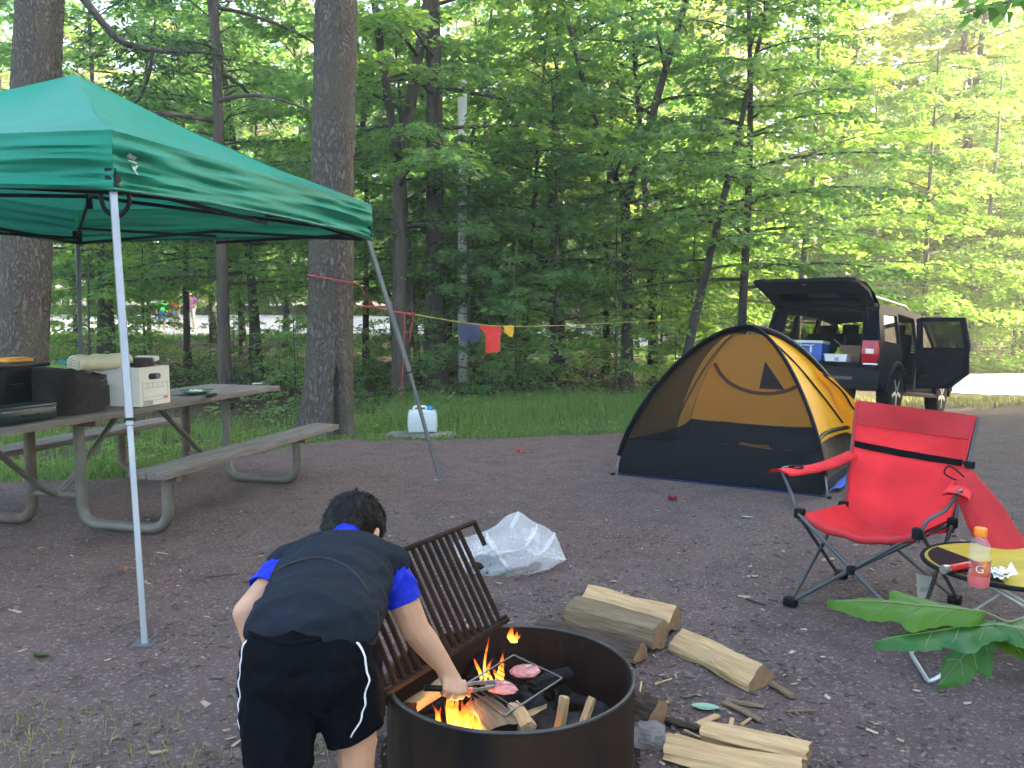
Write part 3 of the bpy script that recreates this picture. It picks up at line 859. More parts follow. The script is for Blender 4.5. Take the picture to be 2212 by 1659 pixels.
for i in range(4):                       # scissor trusses under each edge and towards the peak
    a, b = Tl[i] * 1.0, Tl[(i + 1) % 4] * 1.0
    a, b = a - Vector((a.x, a.y, 0)).normalized() * .10, b - Vector((b.x, b.y, 0)).normalized() * .10
    for k in range(2):
        p, q = a.lerp(b, k / 2), a.lerp(b, (k + 1) / 2)
        tr = MB(); tr.sqtube(p + Vector((0, 0, .04)), q + Vector((0, 0, -.01 if k == 0 else .04)) + Vector((0, 0, .08 if k else 0)), .016, .022)
        tr.build('truss_bar', STEELD, can)
        tr = MB(); tr.sqtube(p + Vector((0, 0, .0 if k == 0 else .08)) + Vector((0, 0, .0)), q + Vector((0, 0, .08 if k == 0 else .0)), .016, .022)
        tr.build('truss_bar', STEELD, can)
    tr = MB(); tr.sqtube(Tl[i] - Vector((Tl[i].x, Tl[i].y, 0)).normalized() * .08 + Vector((0, 0, .06)), Vector((0, 0, EAVE + .18)), .018, .024); tr.build('truss_bar', STEELD, can)
tr = MB(); tr.sqtube((0, 0, EAVE + .1), apex - Vector((0, 0, .02)), .03); tr.build('peak_pole', STEELD, can)
# faded white emblem near the corner
a, b = Tl[0] + Vector((0, 0, VAL)), Tl[1] + Vector((0, 0, VAL))
uu = (b - a).normalized(); nn = uu.cross(Vector((0, 0, 1))).normalized()
if nn.dot((a + b) / 2) < 0: nn = -nn
lg = MB()
cvb = BVHTree.FromPolygons([v.co.copy() for v in cv.data.vertices], [tuple(p.vertices) for p in cv.data.polygons])
def onval(s, z):
    o = a + uu * s + Vector((0, 0, z)) + nn * .3
    h = cvb.ray_cast(o, -nn)
    return (h[0] if h[0] else o - nn * .3) + nn * .004
def patch(mbx, poly):
    n0 = [onval(*p) for p in poly]; c = onval(sum(p[0] for p in poly) / len(poly), sum(p[1] for p in poly) / len(poly))
    mbx.mesh(n0 + [c], [(i, (i + 1) % len(poly), len(poly)) for i in range(len(poly))])
patch(lg, [(.085, -.095), (.15, -.105), (.145, -.118), (.09, -.110)])
patch(lg, [(.10, -.122), (.152, -.124), (.162, -.145), (.150, -.165), (.142, -.19), (.132, -.19), (.128, -.155), (.112, -.142)])
lg.build('emblem', M('worn_white_print', (.62, .70, .68), .7, var=.25, vscale=60), can)
# a dark hook and strap hanging inside the near corner
hk = MB(); q0 = Tl[0] + Vector((0, 0, .10)) - Tl[0].normalized() * .12
hk.tube(arc([q0 + Vector((.05, .05, .02)), q0 + Vector((.05, .06, -.06)), q0 + Vector((.0, .05, -.12)), q0 + Vector((-.05, .02, -.09)), q0 + Vector((-.06, 0, -.02))], 5), .012, 6)
hk.build('strap', STEELD, can, True)

# ------------------------------------------------------------------ picnic table
WOODG = M('weathered_plank', (.155, .14, .125), .85, var=.28, vscale=5, stretch=(10, .9, 10), bump=.5, bscale=14, bdist=.01, spec=.2)
PIPE = M('grey_green_pipe', (.105, .112, .095), .55, .35, col2=(.16, .15, .125), vscale=7, bump=.1, bscale=50)
PIPER = M('rusty_pipe', (.10, .062, .045), .8, .2, col2=(.13, .115, .095), vscale=9, bump=.2, bscale=60)
TU = Vector((.25, .968, 0)).normalized()
TV = Vector((-TU.y, TU.x, 0))
T0 = Vector((-2.13, 7.58, Z0))
ta = math.atan2(-TU.x, TU.y)             # local y runs along the table
pt = thing('picnic_table', 'long weathered wooden picnic table on bent pipe frames under the green canopy', 'picnic table', T0, ta)
# local: y = towards the far end, x = to the front-right; far end at y = 0, front edge at x = 0
TOPZ, BZ = .77, .435
def plank(x0, x1, y0, y1, z, th, name, seed):
    m = MB(); m.box(((x0 + x1) / 2, (y0 + y1) / 2, z - th / 2), (x1 - x0, y1 - y0, th), bev=.006)
    return m.build(name, WOODG, pt, True, 40)
for k in range(4):
    w = .178
    plank(-.73 + k * .184, -.73 + k * .184 + w, -3.35 + random.uniform(-.01, .01), random.uniform(-.01, .01), TOPZ + random.uniform(-.002, .002), .042, 'tabletop_plank', k)
for k in range(2):
    plank(.33 + k * .136, .33 + k * .136 + .13, -2.43, 0 - .02 * k, BZ, .045, 'bench_plank', k)
    plank(-1.32 + k * .136, -1.32 + k * .136 + .13, -3.0, -.02, BZ, .045, 'bench_plank', k)
for y in (-.62, -2.28):
    for sgn in (1, -1):
        xi, xo = (-.16, .50) if sgn > 0 else (-.56, -1.22)
        m = MB()
        m.tube(fillet([(xi, y, TOPZ - .06), (xi, y, .036), (xo, y, .036), (xo, y, BZ - .06)], .14, 8), .036, 14)
        m.build('pipe_frame', PIPE if sgn > 0 else PIPER, pt, True, 50)
    m = MB(); m.box((-.36, y, TOPZ - .062), (.72, .06, .035)); m.build('top_bracket', PIPER, pt)
    for xo in (.46, -1.18):
        m = MB(); m.box((xo, y, BZ - .062), (.27, .06, .03)); m.build('bench_bracket', PIPER, pt)
    m = MB(); m.tube([(-.16, y, .22), (-.56, y, .22)], .022, 10); m.build('cross_pipe', PIPE, pt, True, 50)
for y, s in ((-.62, -1), (-2.28, 1)):
    m = MB(); m.tube(fillet([(-.36, y, .22), (-.36, y + s * .12, .28), (-.36, y + s * .62, TOPZ - .07), (-.36, y + s * .72, TOPZ - .07)], .1), .021, 10)
    m.build('brace', PIPE, pt, True, 50)
m = MB(); m.tube(fillet([(-.36, -2.28, .22), (-.36, -2.40, .28), (-.36, -2.86, TOPZ - .07), (-.36, -3.0, TOPZ - .07)], .1), .021, 10); m.build('brace', PIPE, pt, True, 50)

# ------------------------------------------------------------------ things on the table
TZ = Z0 + TOPZ + .003
def tpos(px, py, back=0.0):
    p = G(px, py, TZ) + TV * back
    return p
def tloc(y, x, z=TZ): return T0 + TU * y - TV * x * 1.0 + Vector((0, 0, z - Z0))
CARD = M('white_cardboard', (.66, .66, .61), .8, var=.05, vscale=4)
INK = M('grey_ink', (.12, .12, .13), .8, var=.3, vscale=40)
# white archive box, its short face along the table's front edge
bl, br = G(303, 879, TZ), G(377, 869, TZ)
bxw, bxd, bxh = .325, .39, .275
bc = bl + TU * 0 + TV * .0
ab = thing('cardboard_box', 'open white cardboard archive box with a handle hole on the picnic table', 'box', bl, ta)
# local: y along the face from bl, x negative goes back
def face(u, v, w): return Vector((-w, u, v))
hole = [(bxw / 2 + .045 * (1 if abs(a_) < PI / 2 else -1) + .022 * math.cos(a_), .205 + .022 * math.sin(a_)) for a_ in [(-PI / 2 + .001) + PI * k / 8 for k in range(9)]]
hole += [(bxw / 2 - .045 + .022 * math.cos(PI / 2 + PI * k / 8), .205 + .022 * math.sin(PI / 2 + PI * k / 8)) for k in range(9)]
hole = [(bxw / 2 + .045 + .022 * math.cos(-PI / 2 + PI * k / 8), .205 + .022 * math.sin(-PI / 2 + PI * k / 8)) for k in range(9)] + hole[-9:]
m = MB(); m.plate([(0, 0), (bxw, 0), (bxw, bxh), (0, bxh)], [hole], .005, face); m.build('front_panel', CARD, ab)
m = MB()
m.box((-bxd, bxw / 2, bxh / 2), (.005, bxw, bxh)); m.box((-bxd / 2, .0025, bxh / 2), (bxd - .012, .005, bxh)); m.box((-bxd / 2, bxw - .0025, bxh / 2), (bxd - .012, .005, bxh)); m.box((-bxd / 2, bxw / 2, .004), (bxd - .012, bxw - .012, .005))
m.build('side_panels', CARD, ab)
def line(u0, v0, u1, v1, t=.0032):
    return ((.0015, (u0 + u1) / 2, (v0 + v1) / 2), (.0012, max(t, u1 - u0), max(t, v1 - v0)))
m = MB()
for l in [(.03, .16, .30, .16), (.03, .125, .30, .125), (.03, .06, .30, .06), (.03, .035, .30, .035), (.03, .035, .03, .16), (.30, .035, .30, .16)] + [(.03 + .054 * k, .128, .03 + .054 * k, .158) for k in range(1, 5)]:
    m.box(*line(*l))
m.build('printed_form', M('pale_print', (.34, .36, .38), .8, var=.1), ab)
m = MB(); m.box((.0015, .275, .047), (.0012, .045, .014)); m.box((.0015, .27, .052), (.0012, .03, .006)); m.build('red_stamp', M('red_print', (.62, .16, .13), .8, var=.2, vscale=120), ab)
tc_ = bpy.data.curves.new('t', 'FONT'); tc_.body = '33250'; tc_.size = .042; tc_.extrude = .0006; tc_.shear = .25
to = bpy.data.objects.new('t', tc_); COL.objects.link(to); bpy.context.view_layer.update()
tm = bpy.data.meshes.new_from_object(to); bpy.data.objects.remove(to)
to = link('handwritten_number', tm, ab, INK); to.rotation_euler = (PI / 2, 0, PI / 2); to.location = (.0022, .022, .0045)
nb_ = thing('notebook', 'brown notebook with pale page edge sticking out of the white box', 'notebook', bl + TU * .19 - TV * .0 + TV * .12 + Vector((0, 0, bxh - .16)), ta)
m = MB(); m.box((0, 0, .10), (.20, .03, .25), Matrix.Rotation(.25, 3, 'X'), .003); m.build('cover', M('brown_cover', (.07, .04, .035), .7), nb_)
m = MB(); m.box((0, .045, .212), (.18, .05, .03), Matrix.Rotation(.25, 3, 'X'), .003); m.build('page_edge', CARD, nb_)
bh_ = thing('black_bundle', 'dark bundle peeking over the rim of the white box', 'bundle', bl + TU * .08 + TV * .15 + Vector((0, 0, .02)), ta)
m = MB(); m.lathe([(.0, 0), (.06, 0), (.075, .15), (.06, .25), (.03, .275), (0, .28)], 14); m.build('wrap', M('black_cloth', (.015, .016, .017), .9), bh_, True, wobble=.02, wscale=20)

# brown fabric bag
pb0 = G(118, 897, TZ); pb1 = G(287, 886, TZ)
bg = thing('fabric_bag', 'dark brown soft-sided fabric bag beside the white box', 'bag', (pb0 + pb1) / 2 + TV * .22, ta)
Lb = (pb1 - pb0).length * .92
BROWN = M('brown_fabric', (.014, .010, .009), .9, spec=.1, var=.25, vscale=14, bump=.25, bscale=120, sheen=.3)
m = MB()
def bagf(u, v):
    a_ = 2 * PI * u
    e = 4.0
    cx = math.copysign(abs(math.cos(a_)) ** (2 / e), math.cos(a_)); cy = math.copysign(abs(math.sin(a_)) ** (2 / e), math.sin(a_))
    k = 1 + .03 * math.sin(PI * v)
    h = .265 - .04 * cy * (1 if v > .8 else 0)
    return Vector((cx * .20 * k + .010 * mnoise.noise(Vector((cx * 3, cy * 3, v * 4))), cy * Lb / 2 * k + .012 * mnoise.noise(Vector((cx * 4 + 7, cy * 4, v * 3))), h * v + .012 * mnoise.noise(Vector((cx * 2, cy * 5, v + 4))) * v))
m.grid(bagf, 72, 24); m.mesh([bagf(k / 36, 0.75) for k in range(36)], [tuple(range(36))])
m.build('body', BROWN, bg, True)
m = MB(); m.tube([bagf(k / 48, 1.0) for k in range(49)], .007, 6); m.build('rim', BROWN, bg, True)
m = MB(); m.box((.205, .06, .10), (.006, .20, .14), bev=.002); m.build('pocket', BROWN, bg)
# rolled cream mat on the bag
ra, rb_ = P(160, 788, bg.location.y - .02), P(296, 792, bg.location.y + .28)
rl = thing('rolled_mat', 'rolled cream foam mat lying across the brown bag', 'mat', (ra.x, ra.y, TZ + .265))
m = MB()
v0 = Vector((0, 0, .055)); v1 = TU * .50 + Vector((0, 0, .048))
m.tube([v0.lerp(v1, k / 10) + Vector((0, 0, .004 * math.sin(k * 2))) for k in range(11)], [.058 + .003 * math.sin(k * 1.7) for k in range(11)], 22)
m.build('roll', M('cream_foam', (.53, .52, .40), .85, var=.06, vscale=10, bump=.2, bscale=60), rl, True, 50)
m = MB()
spi = [v0 - TU * .003 + (TV * math.cos(k * .5) + Vector((0, 0, 1)) * math.sin(k * .5)) * (.004 + .0014 * k) for k in range(36)]
m.tube(spi, .0022, 5); m.build('spiral_edge', M('tan_edge', (.30, .27, .18), .9), rl, True)
# colourful packets next to the roll
cb_ = G(108, 890, TZ)
pk = thing('food_packets', 'blue and lime packets poking out between black tub and cream roll', 'packets', P(112, 799, cb_.y + .18), ta)
pk.location.z = TZ + .262
for k, (c_, dx, dy, rz_, h_) in enumerate([((.01, .02, .16), 0, .09, .5, .07), ((.02, .30, .36), .06, .0, .9, .055), ((.28, .42, .02), .08, -.04, .4, .04), ((.10, .24, .03), .05, -.06, 1.2, .03), ((.35, .36, .40), .02, .05, .1, .025)]):
    m = MB(); m.box((dx, dy, h_ / 2), (.05, .14, h_), Matrix.Rotation(rz_ - .5, 3, 'X'), .008)
    m.build('packet', M('packet_%d' % k, c_, .4, var=.2, vscale=20), pk, True, wobble=.006, wscale=25)
# black tub with an orange thing on the lid
kb = G(-70, 915, TZ)
kt = thing('storage_tub', 'black plastic storage tub at the left end of the table', 'tub', G(18, 905, TZ) + TV * .20 + TU * .06, ta)
m = MB()
def tubf(u, v):
    a_ = 2 * PI * u; e = 6
    cx = math.copysign(abs(math.cos(a_)) ** (2 / e), math.cos(a_)); cy = math.copysign(abs(math.sin(a_)) ** (2 / e), math.sin(a_))
    k = 1 + .08 * v
    return Vector((cx * .19 * k, cy * .25 * k, .31 * v))
m.grid(tubf, 64, 6); m.mesh([tubf(k / 64, 1) for k in range(64)], [tuple(range(64))])
TUBM = M('black_plastic', (.004, .006, .008), .4, var=.2, spec=.25)
m.build('body', TUBM, kt, True, 50)
m = MB(); m.lathe([(0, 0), (1.1, 0), (1.12, .01), (1.1, .03), (0, .032)], 4); m.v = [(p[0] * .265, p[1] * .34, p[2] + .312) for p in m.v]
m = MB(); m.box((0, 0, .325), (.43, .56, .03), bev=.012); m.build('lid', TUBM, kt, True, 40)
m = MB(); m.box((.21, 0, .20), (.03, .10, .03), bev=.006); m.build('latch', TUBM, kt)
og = thing('orange_tray', 'flat orange plastic tray lying on the black tub', 'tray', kt.location + Vector((0, 0, .342)) + TU * .16 + TV * -.02, ta)
m = MB(); m.box((0, 0, .010), (.16, .20, .02), bev=.007); m.build('tray_base', M('orange_plastic', (.72, .30, .04), .5), og, True, 40)
m = MB(); m.box((.0, 0, .024), (.12, .16, .006), bev=.002); m.build('tray_rim', M('orange_plastic', (.72, .30, .04), .5), og)
# dark green camp stove case in front
sv = thing('camp_stove', 'dark teal folding camp stove case at the front left of the table', 'stove', G(70, 912, TZ) + TV * .09 - TU * .02, ta)
TEAL = M('teal_enamel', (.004, .020, .022), .35, .1, var=.15)
m = MB(); m.box((0, 0, .042), (.19, .42, .075), bev=.012); m.build('case', TEAL, sv, True, 40)
m = MB(); m.box((0, 0, .092), (.194, .425, .022), bev=.008); m.build('lid', TEAL, sv, True, 40)
m = MB(); m.tube([(.098, -.20, .081), (.098, .20, .081)], .0035, 6); m.build('seam_trim', STEEL, sv, True)
m = MB(); m.tube(fillet([(.097, -.06, .05), (.115, -.06, .045), (.115, .06, .045), (.097, .06, .05)], .01), .005, 6); m.build('handle', STEELD, sv, True)
# green plate with leftovers
pl = thing('plate', 'pale green patterned plate on the table right of the white box', 'plate', G(424, 851, TZ))
m = MB(); m.lathe([(0, .006), (.07, .004), (.085, .01), (.135, .028), (.138, .032), (.085, .018), (.07, .012), (0, .012)], 36); m.build('dish', M('green_glaze', (.16, .34, .25), .25, var=.1, coat=.5), pl, True)
m = MB()
for k in range(16): 
    a_ = k * 2 * PI / 16; m.box((.108 * math.cos(a_), .108 * math.sin(a_), .0275), (.03, .012, .003), Matrix.Rotation(a_, 3, 'Z') @ Matrix.Rotation(-.36, 3, 'Y'))
m.build('rim_pattern', M('dark_green_glaze', (.015, .07, .045), .4), pl)
m = MB(); m.lathe([(0, .012), (.055, .013), (.045, .03), (.0, .036)], 18); m.build('food', M('pale_food', (.62, .66, .58), .6, var=.2, vscale=30), pl, True, wobble=.012, wscale=40)
# small black case
sc_ = thing('glasses_case', 'small flat black case on the table edge right of the plate', 'case', G(457, 858, TZ), ta + .3)
m = MB(); m.box((0, 0, .012), (.05, .15, .022), bev=.008); m.build('shell', TUBM, sc_, True, 40)
m = MB(); m.box((.0255, 0, .012), (.002, .12, .003)); m.build('zip', STEELD, sc_)
# sunglasses
sg_ = thing('sunglasses', 'pair of dark wraparound sunglasses with blue lenses on the tabletop', 'sunglasses', G(520, 828, TZ), ta - .9)
for sx in (-1, 1):
    m = MB(); m.lathe([(0, .0), (.022, .002), (.030, .010), (.031, .014), (.0, .010)], 18); m.v = [(p[0] * 1.1 + sx * .038, .02 - p[2], p[1] + .030) for p in m.v]
    m.build('lens', M('blue_mirror', (.10, .22, .34), .12, .8), sg_, True)
    m = MB(); m.tube(arc([(sx * .07, .015, .04), (sx * .078, -.02, .04), (sx * .075, -.09, .032), (sx * .065, -.13, .012)], 5), .0045, 6); m.build('temple', TUBM, sg_, True)
m = MB(); m.tube(arc([(-.07, .014, .045), (-.04, .022, .055), (0, .024, .045), (.04, .022, .055), (.07, .014, .045)], 5), .005, 6); m.build('frame', TUBM, sg_, True)
kn_ = thing('table_knife', 'thin table knife lying near the far end of the table', 'knife', G(566, 829, TZ), ta - .5)
m = MB(); m.box((0, .06, .003), (.016, .12, .002)); m.build('blade', STEEL, kn_)
m = MB(); m.box((0, -.05, .006), (.018, .10, .010), bev=.003); m.build('handle', M('white_handle', (.7, .7, .68), .4), kn_)
# ------------------------------------------------------------------ dome tent
MESHM = M('black_mosquito_mesh', (.022, .022, .026), .9, spec=.1, alpha=.52, var=.1)
def yellow_mat(name, col, tcol, t=.35):
    return M(name, col, .5, var=.06, vscale=4, bump=.15, bscale=10, bdist=.02, transl=t, tcol=tcol, spec=.15)
YEL = yellow_mat('yellow_ripstop', (.95, .47, .008), (.95, .50, .02), .28)
BLK = M('black_nylon', (.0045, .0065, .008), .5, var=.2, bump=.4, bscale=9, bdist=.02, spec=.08)
NAVY = M('blue_groundsheet', (.003, .006, .022), .7, var=.2, spec=.1)
FL, FR = G(1335, 1033), G(1783, 1083)
ex = (FR - FL); W = ex.length; ex.normalize(); ey = Vector((-ex.y, ex.x, 0))
DPT = 1.78
tc0 = (FL + FR) / 2 + ey * DPT / 2
tent = thing('dome_tent', 'small black and yellow dome tent with a see-through mesh front', 'tent', (tc0.x, tc0.y, Z0), math.atan2(ex.y, ex.x))
hw, hd, TH = W / 2, DPT / 2, 1.27
C4 = [Vector((-hw, -hd, 0)), Vector((hw, -hd, 0)), Vector((hw, hd, 0)), Vector((-hw, hd, 0))]
def pole(c, t):                          # one bent pole, t 0 at the foot, 1 at the top
    a_ = t * PI / 2
    s = max(0.0, math.cos(a_)) ** (1.65 - .62 * t)
    z = TH * math.sin(a_) ** 1.12
    return Vector((c.x * s, c.y * s, z))
def gore(i, u, v, bulge=.05):            # face i between pole i and i+1; u across, v up
    a_, b = pole(C4[i], v), pole(C4[(i + 1) % 4], v)
    p = a_.lerp(b, u)
    out = Vector((p.x, p.y, .0))
    mid = (C4[i] + C4[(i + 1) % 4]); mid.normalize()
    w = (a_ - b).length
    return p - mid * (.075 * w * 4 * u * (1 - u)) * (1 - .15 * v)
def gsec(i, u0, u1, v0, v1, nu, nv, off=0.0, edge=None):
    m_ = MB()
    mid = (C4[i] + C4[(i + 1) % 4]); mid.normalize()
    def fn(u, v):
        uu_, vv_ = lerp(u0, u1, u), lerp(v0, v1, v)
        if edge: uu_, vv_ = edge(u, v)
        p = gore(i, uu_, vv_)
        return p + mid * (off + .006 * mnoise.noise(Vector((p.x * 5, p.y * 5, p.z * 3 + i * 7))))
    m_.grid(fn, nu, nv)
    return m_
VB = .19                                 # height parameter of the black tub
for i in range(4):
    nm = ['front', 'side', 'back', 'side'][i]
    mid = (C4[i] + C4[(i + 1) % 4]); mid.normalize()
    tubm = MB()
    def tubfn(u, v, i=i, mid=mid):
        p = gore(i, u, VB * v)
        if v == 0: p.z = .02
        k = math.sin(PI * u)
        return p + mid * (.02 * v * k * mnoise.noise(Vector((u * 9, v * 3, i))) + (.03 * (1 - v) * k)) + Vector((0, 0, .012 * v * mnoise.noise(Vector((u * 6, i, 0)))))
    tubm.grid(tubfn, 40, 10)
    tubm.build('floor_tub_wall', BLK, tent, True)
    if i == 0:
        gsec(0, .0, 1, VB, .84, 30, 30, .002).build('mesh_panel', MESHM, tent, True)
        gsec(0, .0, 1, .84, .995, 10, 8, .002).build('vent_cap', MESHM, tent, True)
    else:
        gsec(i, 0, 1, VB, .86, 30, 30, .002).build('wall_panel', YEL, tent, True)
        gsec(i, 0, 1, .86, .995, 12, 8, .002).build('vent_cap', MESHM, tent, True)
# black edging on the mesh front: a broad band along the left pole and the foot
m = MB()
def bandf(u, v): 
    vv_ = lerp(VB, .90, v); return gore(0, lerp(0, .20 * (1 - v) ** .5 + .05, u), vv_) - ey * 0 + Vector((0, -.006, 0))
m.grid(bandf, 8, 30); m.build('mesh_border', M('dark_mesh_band', (.005, .006, .008), .8, spec=.1, alpha=.75), tent, True)
sl = []
for i in range(4):
    m = MB(); m.tube([pole(C4[i], t / 30) * 1.012 + Vector((0, 0, .012)) for t in range(3, 31)], .043, 8, flat=.4); sl.append(m.build('pole_sleeve', BLK, tent, True))
    m = MB(); m.tube([C4[i] * 1.03, pole(C4[i], .10) * 1.012], .006, 6); m.build('pole', STEEL, tent, True)
    m = MB(); m.box(C4[i] * 1.04 + Vector((0, 0, .012)), (.035, .03, .02), bev=.004); m.build('peg', STEELD, tent)
m = MB(); m.tube([C4[0] * 1.05, C4[0] * 1.02 + Vector((.02, 0, .0)), pole(C4[0], .14) * 1.04], .0035, 5); m.build('guy_cord', STEEL, tent, True)
# zip line on the right wall, and inner shapes seen through the mesh
def zipc(i, pts, rr, mat, nm, off=.008):
    mid = (C4[i] + C4[(i + 1) % 4]); mid.normalize()
    m_ = MB(); m_.tube([gore(i, u, v) + mid * off for u, v in [(p.x, p.y) for p in arc([Vector((a_, b, 0)) for a_, b in pts], 8)]], rr, 6)
    m_.build(nm, mat, tent, True)
zipc(1, [(.10, .78), (.30, .80), (.55, .62), (.72, .42), (.86, .24)], .010, BLK, 'zip_flap')
zipc(1, [(.03, VB + .02), (.5, VB + .03), (.97, VB + .02)], .020, BLK, 'lower_binding')
zipc(2, [(.04, .55), (.25, .42), (.5, .37), (.75, .42), (.96, .55)], .020, M('brown_binding', (.30, .15, .025), .8), 'inner_binding', -.02)
zipc(3, [(.5, .25), (.42, .5), (.40, .70), (.5, .82), (.62, .84)], .010, M('brown_binding', (.30, .15, .025), .8), 'inner_zip', -.015)
m = MB(); ip = [gore(2, .52, .40) + Vector((0, -.05, 0)), gore(2, .34, .40) + Vector((0, -.05, 0)), gore(2, .43, .58) + Vector((0, -.05, 0))]
m.mesh(ip + [p + Vector((0, .01, 0)) for p in ip], [(0, 1, 2), (3, 5, 4), (0, 3, 4, 1), (1, 4, 5, 2), (2, 5, 3, 0)]); m.build('inner_pocket', M('dark_pocket', (.07, .05, .04), .9), tent)
m = MB(); m.box((0, 0, .012), (W * .97, DPT * .97, .012)); m.build('floor', NAVY, tent)
m = MB(); m.box((0, 0, .006), (W * 1.0, DPT * 1.0, .008)); m.build('footprint', M('dark_blue_sheet', (.004, .010, .05), .6), tent)
m = MB(); m.grid(lambda u, v: Vector((hw + lerp(-.01, .07, u), lerp(-hd * .75, hd, v), .012 + .03 * u + .02 * mnoise.noise(Vector((u, v * 6, 0))))), 3, 20); m.build('footprint_edge', M('bright_blue_sheet', (.03, .12, .62), .5), tent, True)
# yellow rain fly bunched over the back right corner
m = MB()
def flyf(u, v):
    a_ = lerp(-.1, 1.25, u); base = C4[2].lerp(C4[1], .45 - .45 * u + .1)
    p = lerp(gore(1, .84 + .16 * u, lerp(.20, .55, v) * (1 - .15 * u)), C4[2] * 1.30 + Vector((0, 0, .02)), .55 * math.sin(PI * (1 - v) * .5) * u)
    return p + Vector((.06 * u + .04 * math.sin(PI * v), .02, 0)) + Vector((1, .4, .3)) * .03 * mnoise.noise(Vector((u * 4, v * 4, 1)))
m.grid(flyf, 24, 24)
fly = m.build('folded_fly', yellow_mat('orange_ripstop', (.88, .36, .008), (.85, .36, .02), .3), tent, True)
m = MB(); m.tube([flyf(.55, k / 20) + Vector((.02, -.01, 0)) for k in range(21)], .010, 6); m.build('fly_strap', BLK, tent, True)
# bedding inside
bd_ = thing('sleeping_bag', 'dark sleeping bag with yellow patches inside the tent', 'sleeping bag', tent.location + Vector((0, 0, .03)), tent.rotation_euler[2] + .15)
m = MB()
m.grid(lambda u, v: Vector((lerp(-.62, .55, u), lerp(-.32, .35, v), .16 * (math.sin(PI * u) * math.sin(PI * v)) ** .4 + .03 * mnoise.noise(Vector((u * 5, v * 4, 0))))), 30, 20)
m.build('quilt', M('dark_quilt', (.012, .016, .028), .9), bd_, True)
for k, (x_, y_) in enumerate([(-.1, -.2), (.3, -.1), (.05, .15)]):
    m = MB(); m.lathe([(0, .17), (.13, .165), (.14, .14), (0, .13)], 14, (x_, y_, 0)); m.build('patch', M('yellow_patch', (.30, .19, .02), .8), bd_, True, wobble=.05, wscale=8)

# ------------------------------------------------------------------ parked car, tailgate up and rear door open
PAINT = M('dark_blue_paint', (.0035, .0055, .012), .5, .0, var=.1, coat=.0, spec=.04)
TRIM = M('black_car_trim', (.0045, .005, .006), .65, var=.15, spec=.2)
INTR = M('grey_car_lining', (.022, .022, .022), .9, var=.15, spec=.15)
DARKI = M('dark_upholstery', (.005, .005, .006), .9, var=.2, spec=.1)
GLASS = M('tinted_window', (.006, .009, .009), .04, 0, var=0, alpha=.62, spec=.9)
RED = M('red_lamp_lens', (.55, .012, .018), .12, var=.1, coat=.6, transl=.3, tcol=(.9, .02, .02))
RUB = M('tyre_rubber', (.006, .006, .006), .85, spec=.2, var=.2)
ALU = M('alloy_rim', (.50, .51, .52), .3, .85, var=.08)
a_car = R(41)
RR = Vector((5.18, 11.75, 0))            # right rear corner on the ground
cx_, cy_ = math.cos(a_car), math.sin(a_car)
fwd = Vector((cy_, cx_, 0)); rgt = Vector((cx_, -cy_, 0))
zr = tz(*(RR + fwd * .9)[:2]); zf = tz(*(RR + fwd * 3.53)[:2])
pitch = math.atan2(zf - zr, 2.63)
car = thing('parked_car', 'dark blue boxy off-road car with raised tailgate and open rear door', 'car', RR - rgt * .87 + Vector((0, 0, zr + .035 - math.tan(pitch) * .9)), 0)
car.rotation_euler = (pitch, 0, -a_car)
HWD = .87
def tumble(z): return .10 * max(0, (z - 1.02) / .6) ** 1.1 + .05 * max(0, (.62 - z) / .4) ** 1.5
def side_fn(s):
    def fn(y, z, w): return Vector((s * (HWD - tumble(z) - w), y, z))
    return fn
def archpts(yc, r=.40, z0=.34, n=10):
    return [(yc + r * math.cos(PI - PI * k / n), z0 + r * math.sin(PI * k / n)) for k in range(n + 1)]
prof = [(.10, .48), (.02, .75), (.03, 1.02), (.14, 1.50), (.22, 1.60), (1.2, 1.66), (2.3, 1.65), (2.75, 1.58), (3.28, 1.10), (4.15, .98), (4.35, .85), (4.38, .45), (4.0, .34)]
bot = list(reversed(archpts(3.53))) + list(reversed(archpts(.90)))
qwin = [(.26, 1.07), (.34, 1.46), (.98, 1.50), (.98, 1.07)]
fwin = [(2.02, 1.07), (2.02, 1.52), (2.60, 1.50), (3.05, 1.10)]
rdoor = [(1.10, .98), (1.06, .66), (1.36, .44), (1.90, .40), (1.94, 1.05), (1.92, 1.54), (1.06, 1.54), (1.04, 1.05)]
rdoorL = [(1.06, 1.07), (1.06, 1.51), (1.90, 1.53), (1.90, 1.07)]
for s, hl, nm in ((1, [qwin, rdoor, fwin], 'body_side'), (-1, [qwin, rdoorL, fwin], 'body_side')):
    m = MB(); m.plate(prof + bot, hl, .05, side_fn(s)); m.build(nm, PAINT, car)
    for w_, nmw in ((qwin, 'quarter_window'), (fwin, 'front_window')) + (((rdoorL, 'rear_window'),) if s < 0 else ()):
        m = MB(); m.plate(w_, [], .006, lambda y, z, w, s=s: Vector((s * (HWD - tumble(z) - .022 - w), y, z))); m.build(nmw, GLASS, car)
    fl_ = MB()
    for yc in (.90, 3.53):
        fl_ = MB(); fl_.tube([Vector((s * (HWD + .012), y, z)) for y, z in archpts(yc, .43, .34, 14)], .045, 8, flat=.6); fl_.build('fender_flare', TRIM, car, True)
    m = MB(); m.tube([(s * .64, .35, 1.69), (s * .64, .42, 1.73), (s * .64, 1.9, 1.745), (s * .64, 2.1, 1.70)], .018, 8); m.build('roof_rail', M('silver_rail', (.45, .46, .46), .35, .8), car, True)
    m = MB(); m.box((s * .84, 2.2, .33), (.10, 2.0, .07), bev=.015); m.build('sill_step', TRIM, car)
roofp = [(.10, 1.58), (.22, 1.625), (1.2, 1.675), (2.3, 1.66), (2.75, 1.59)]
m = MB()
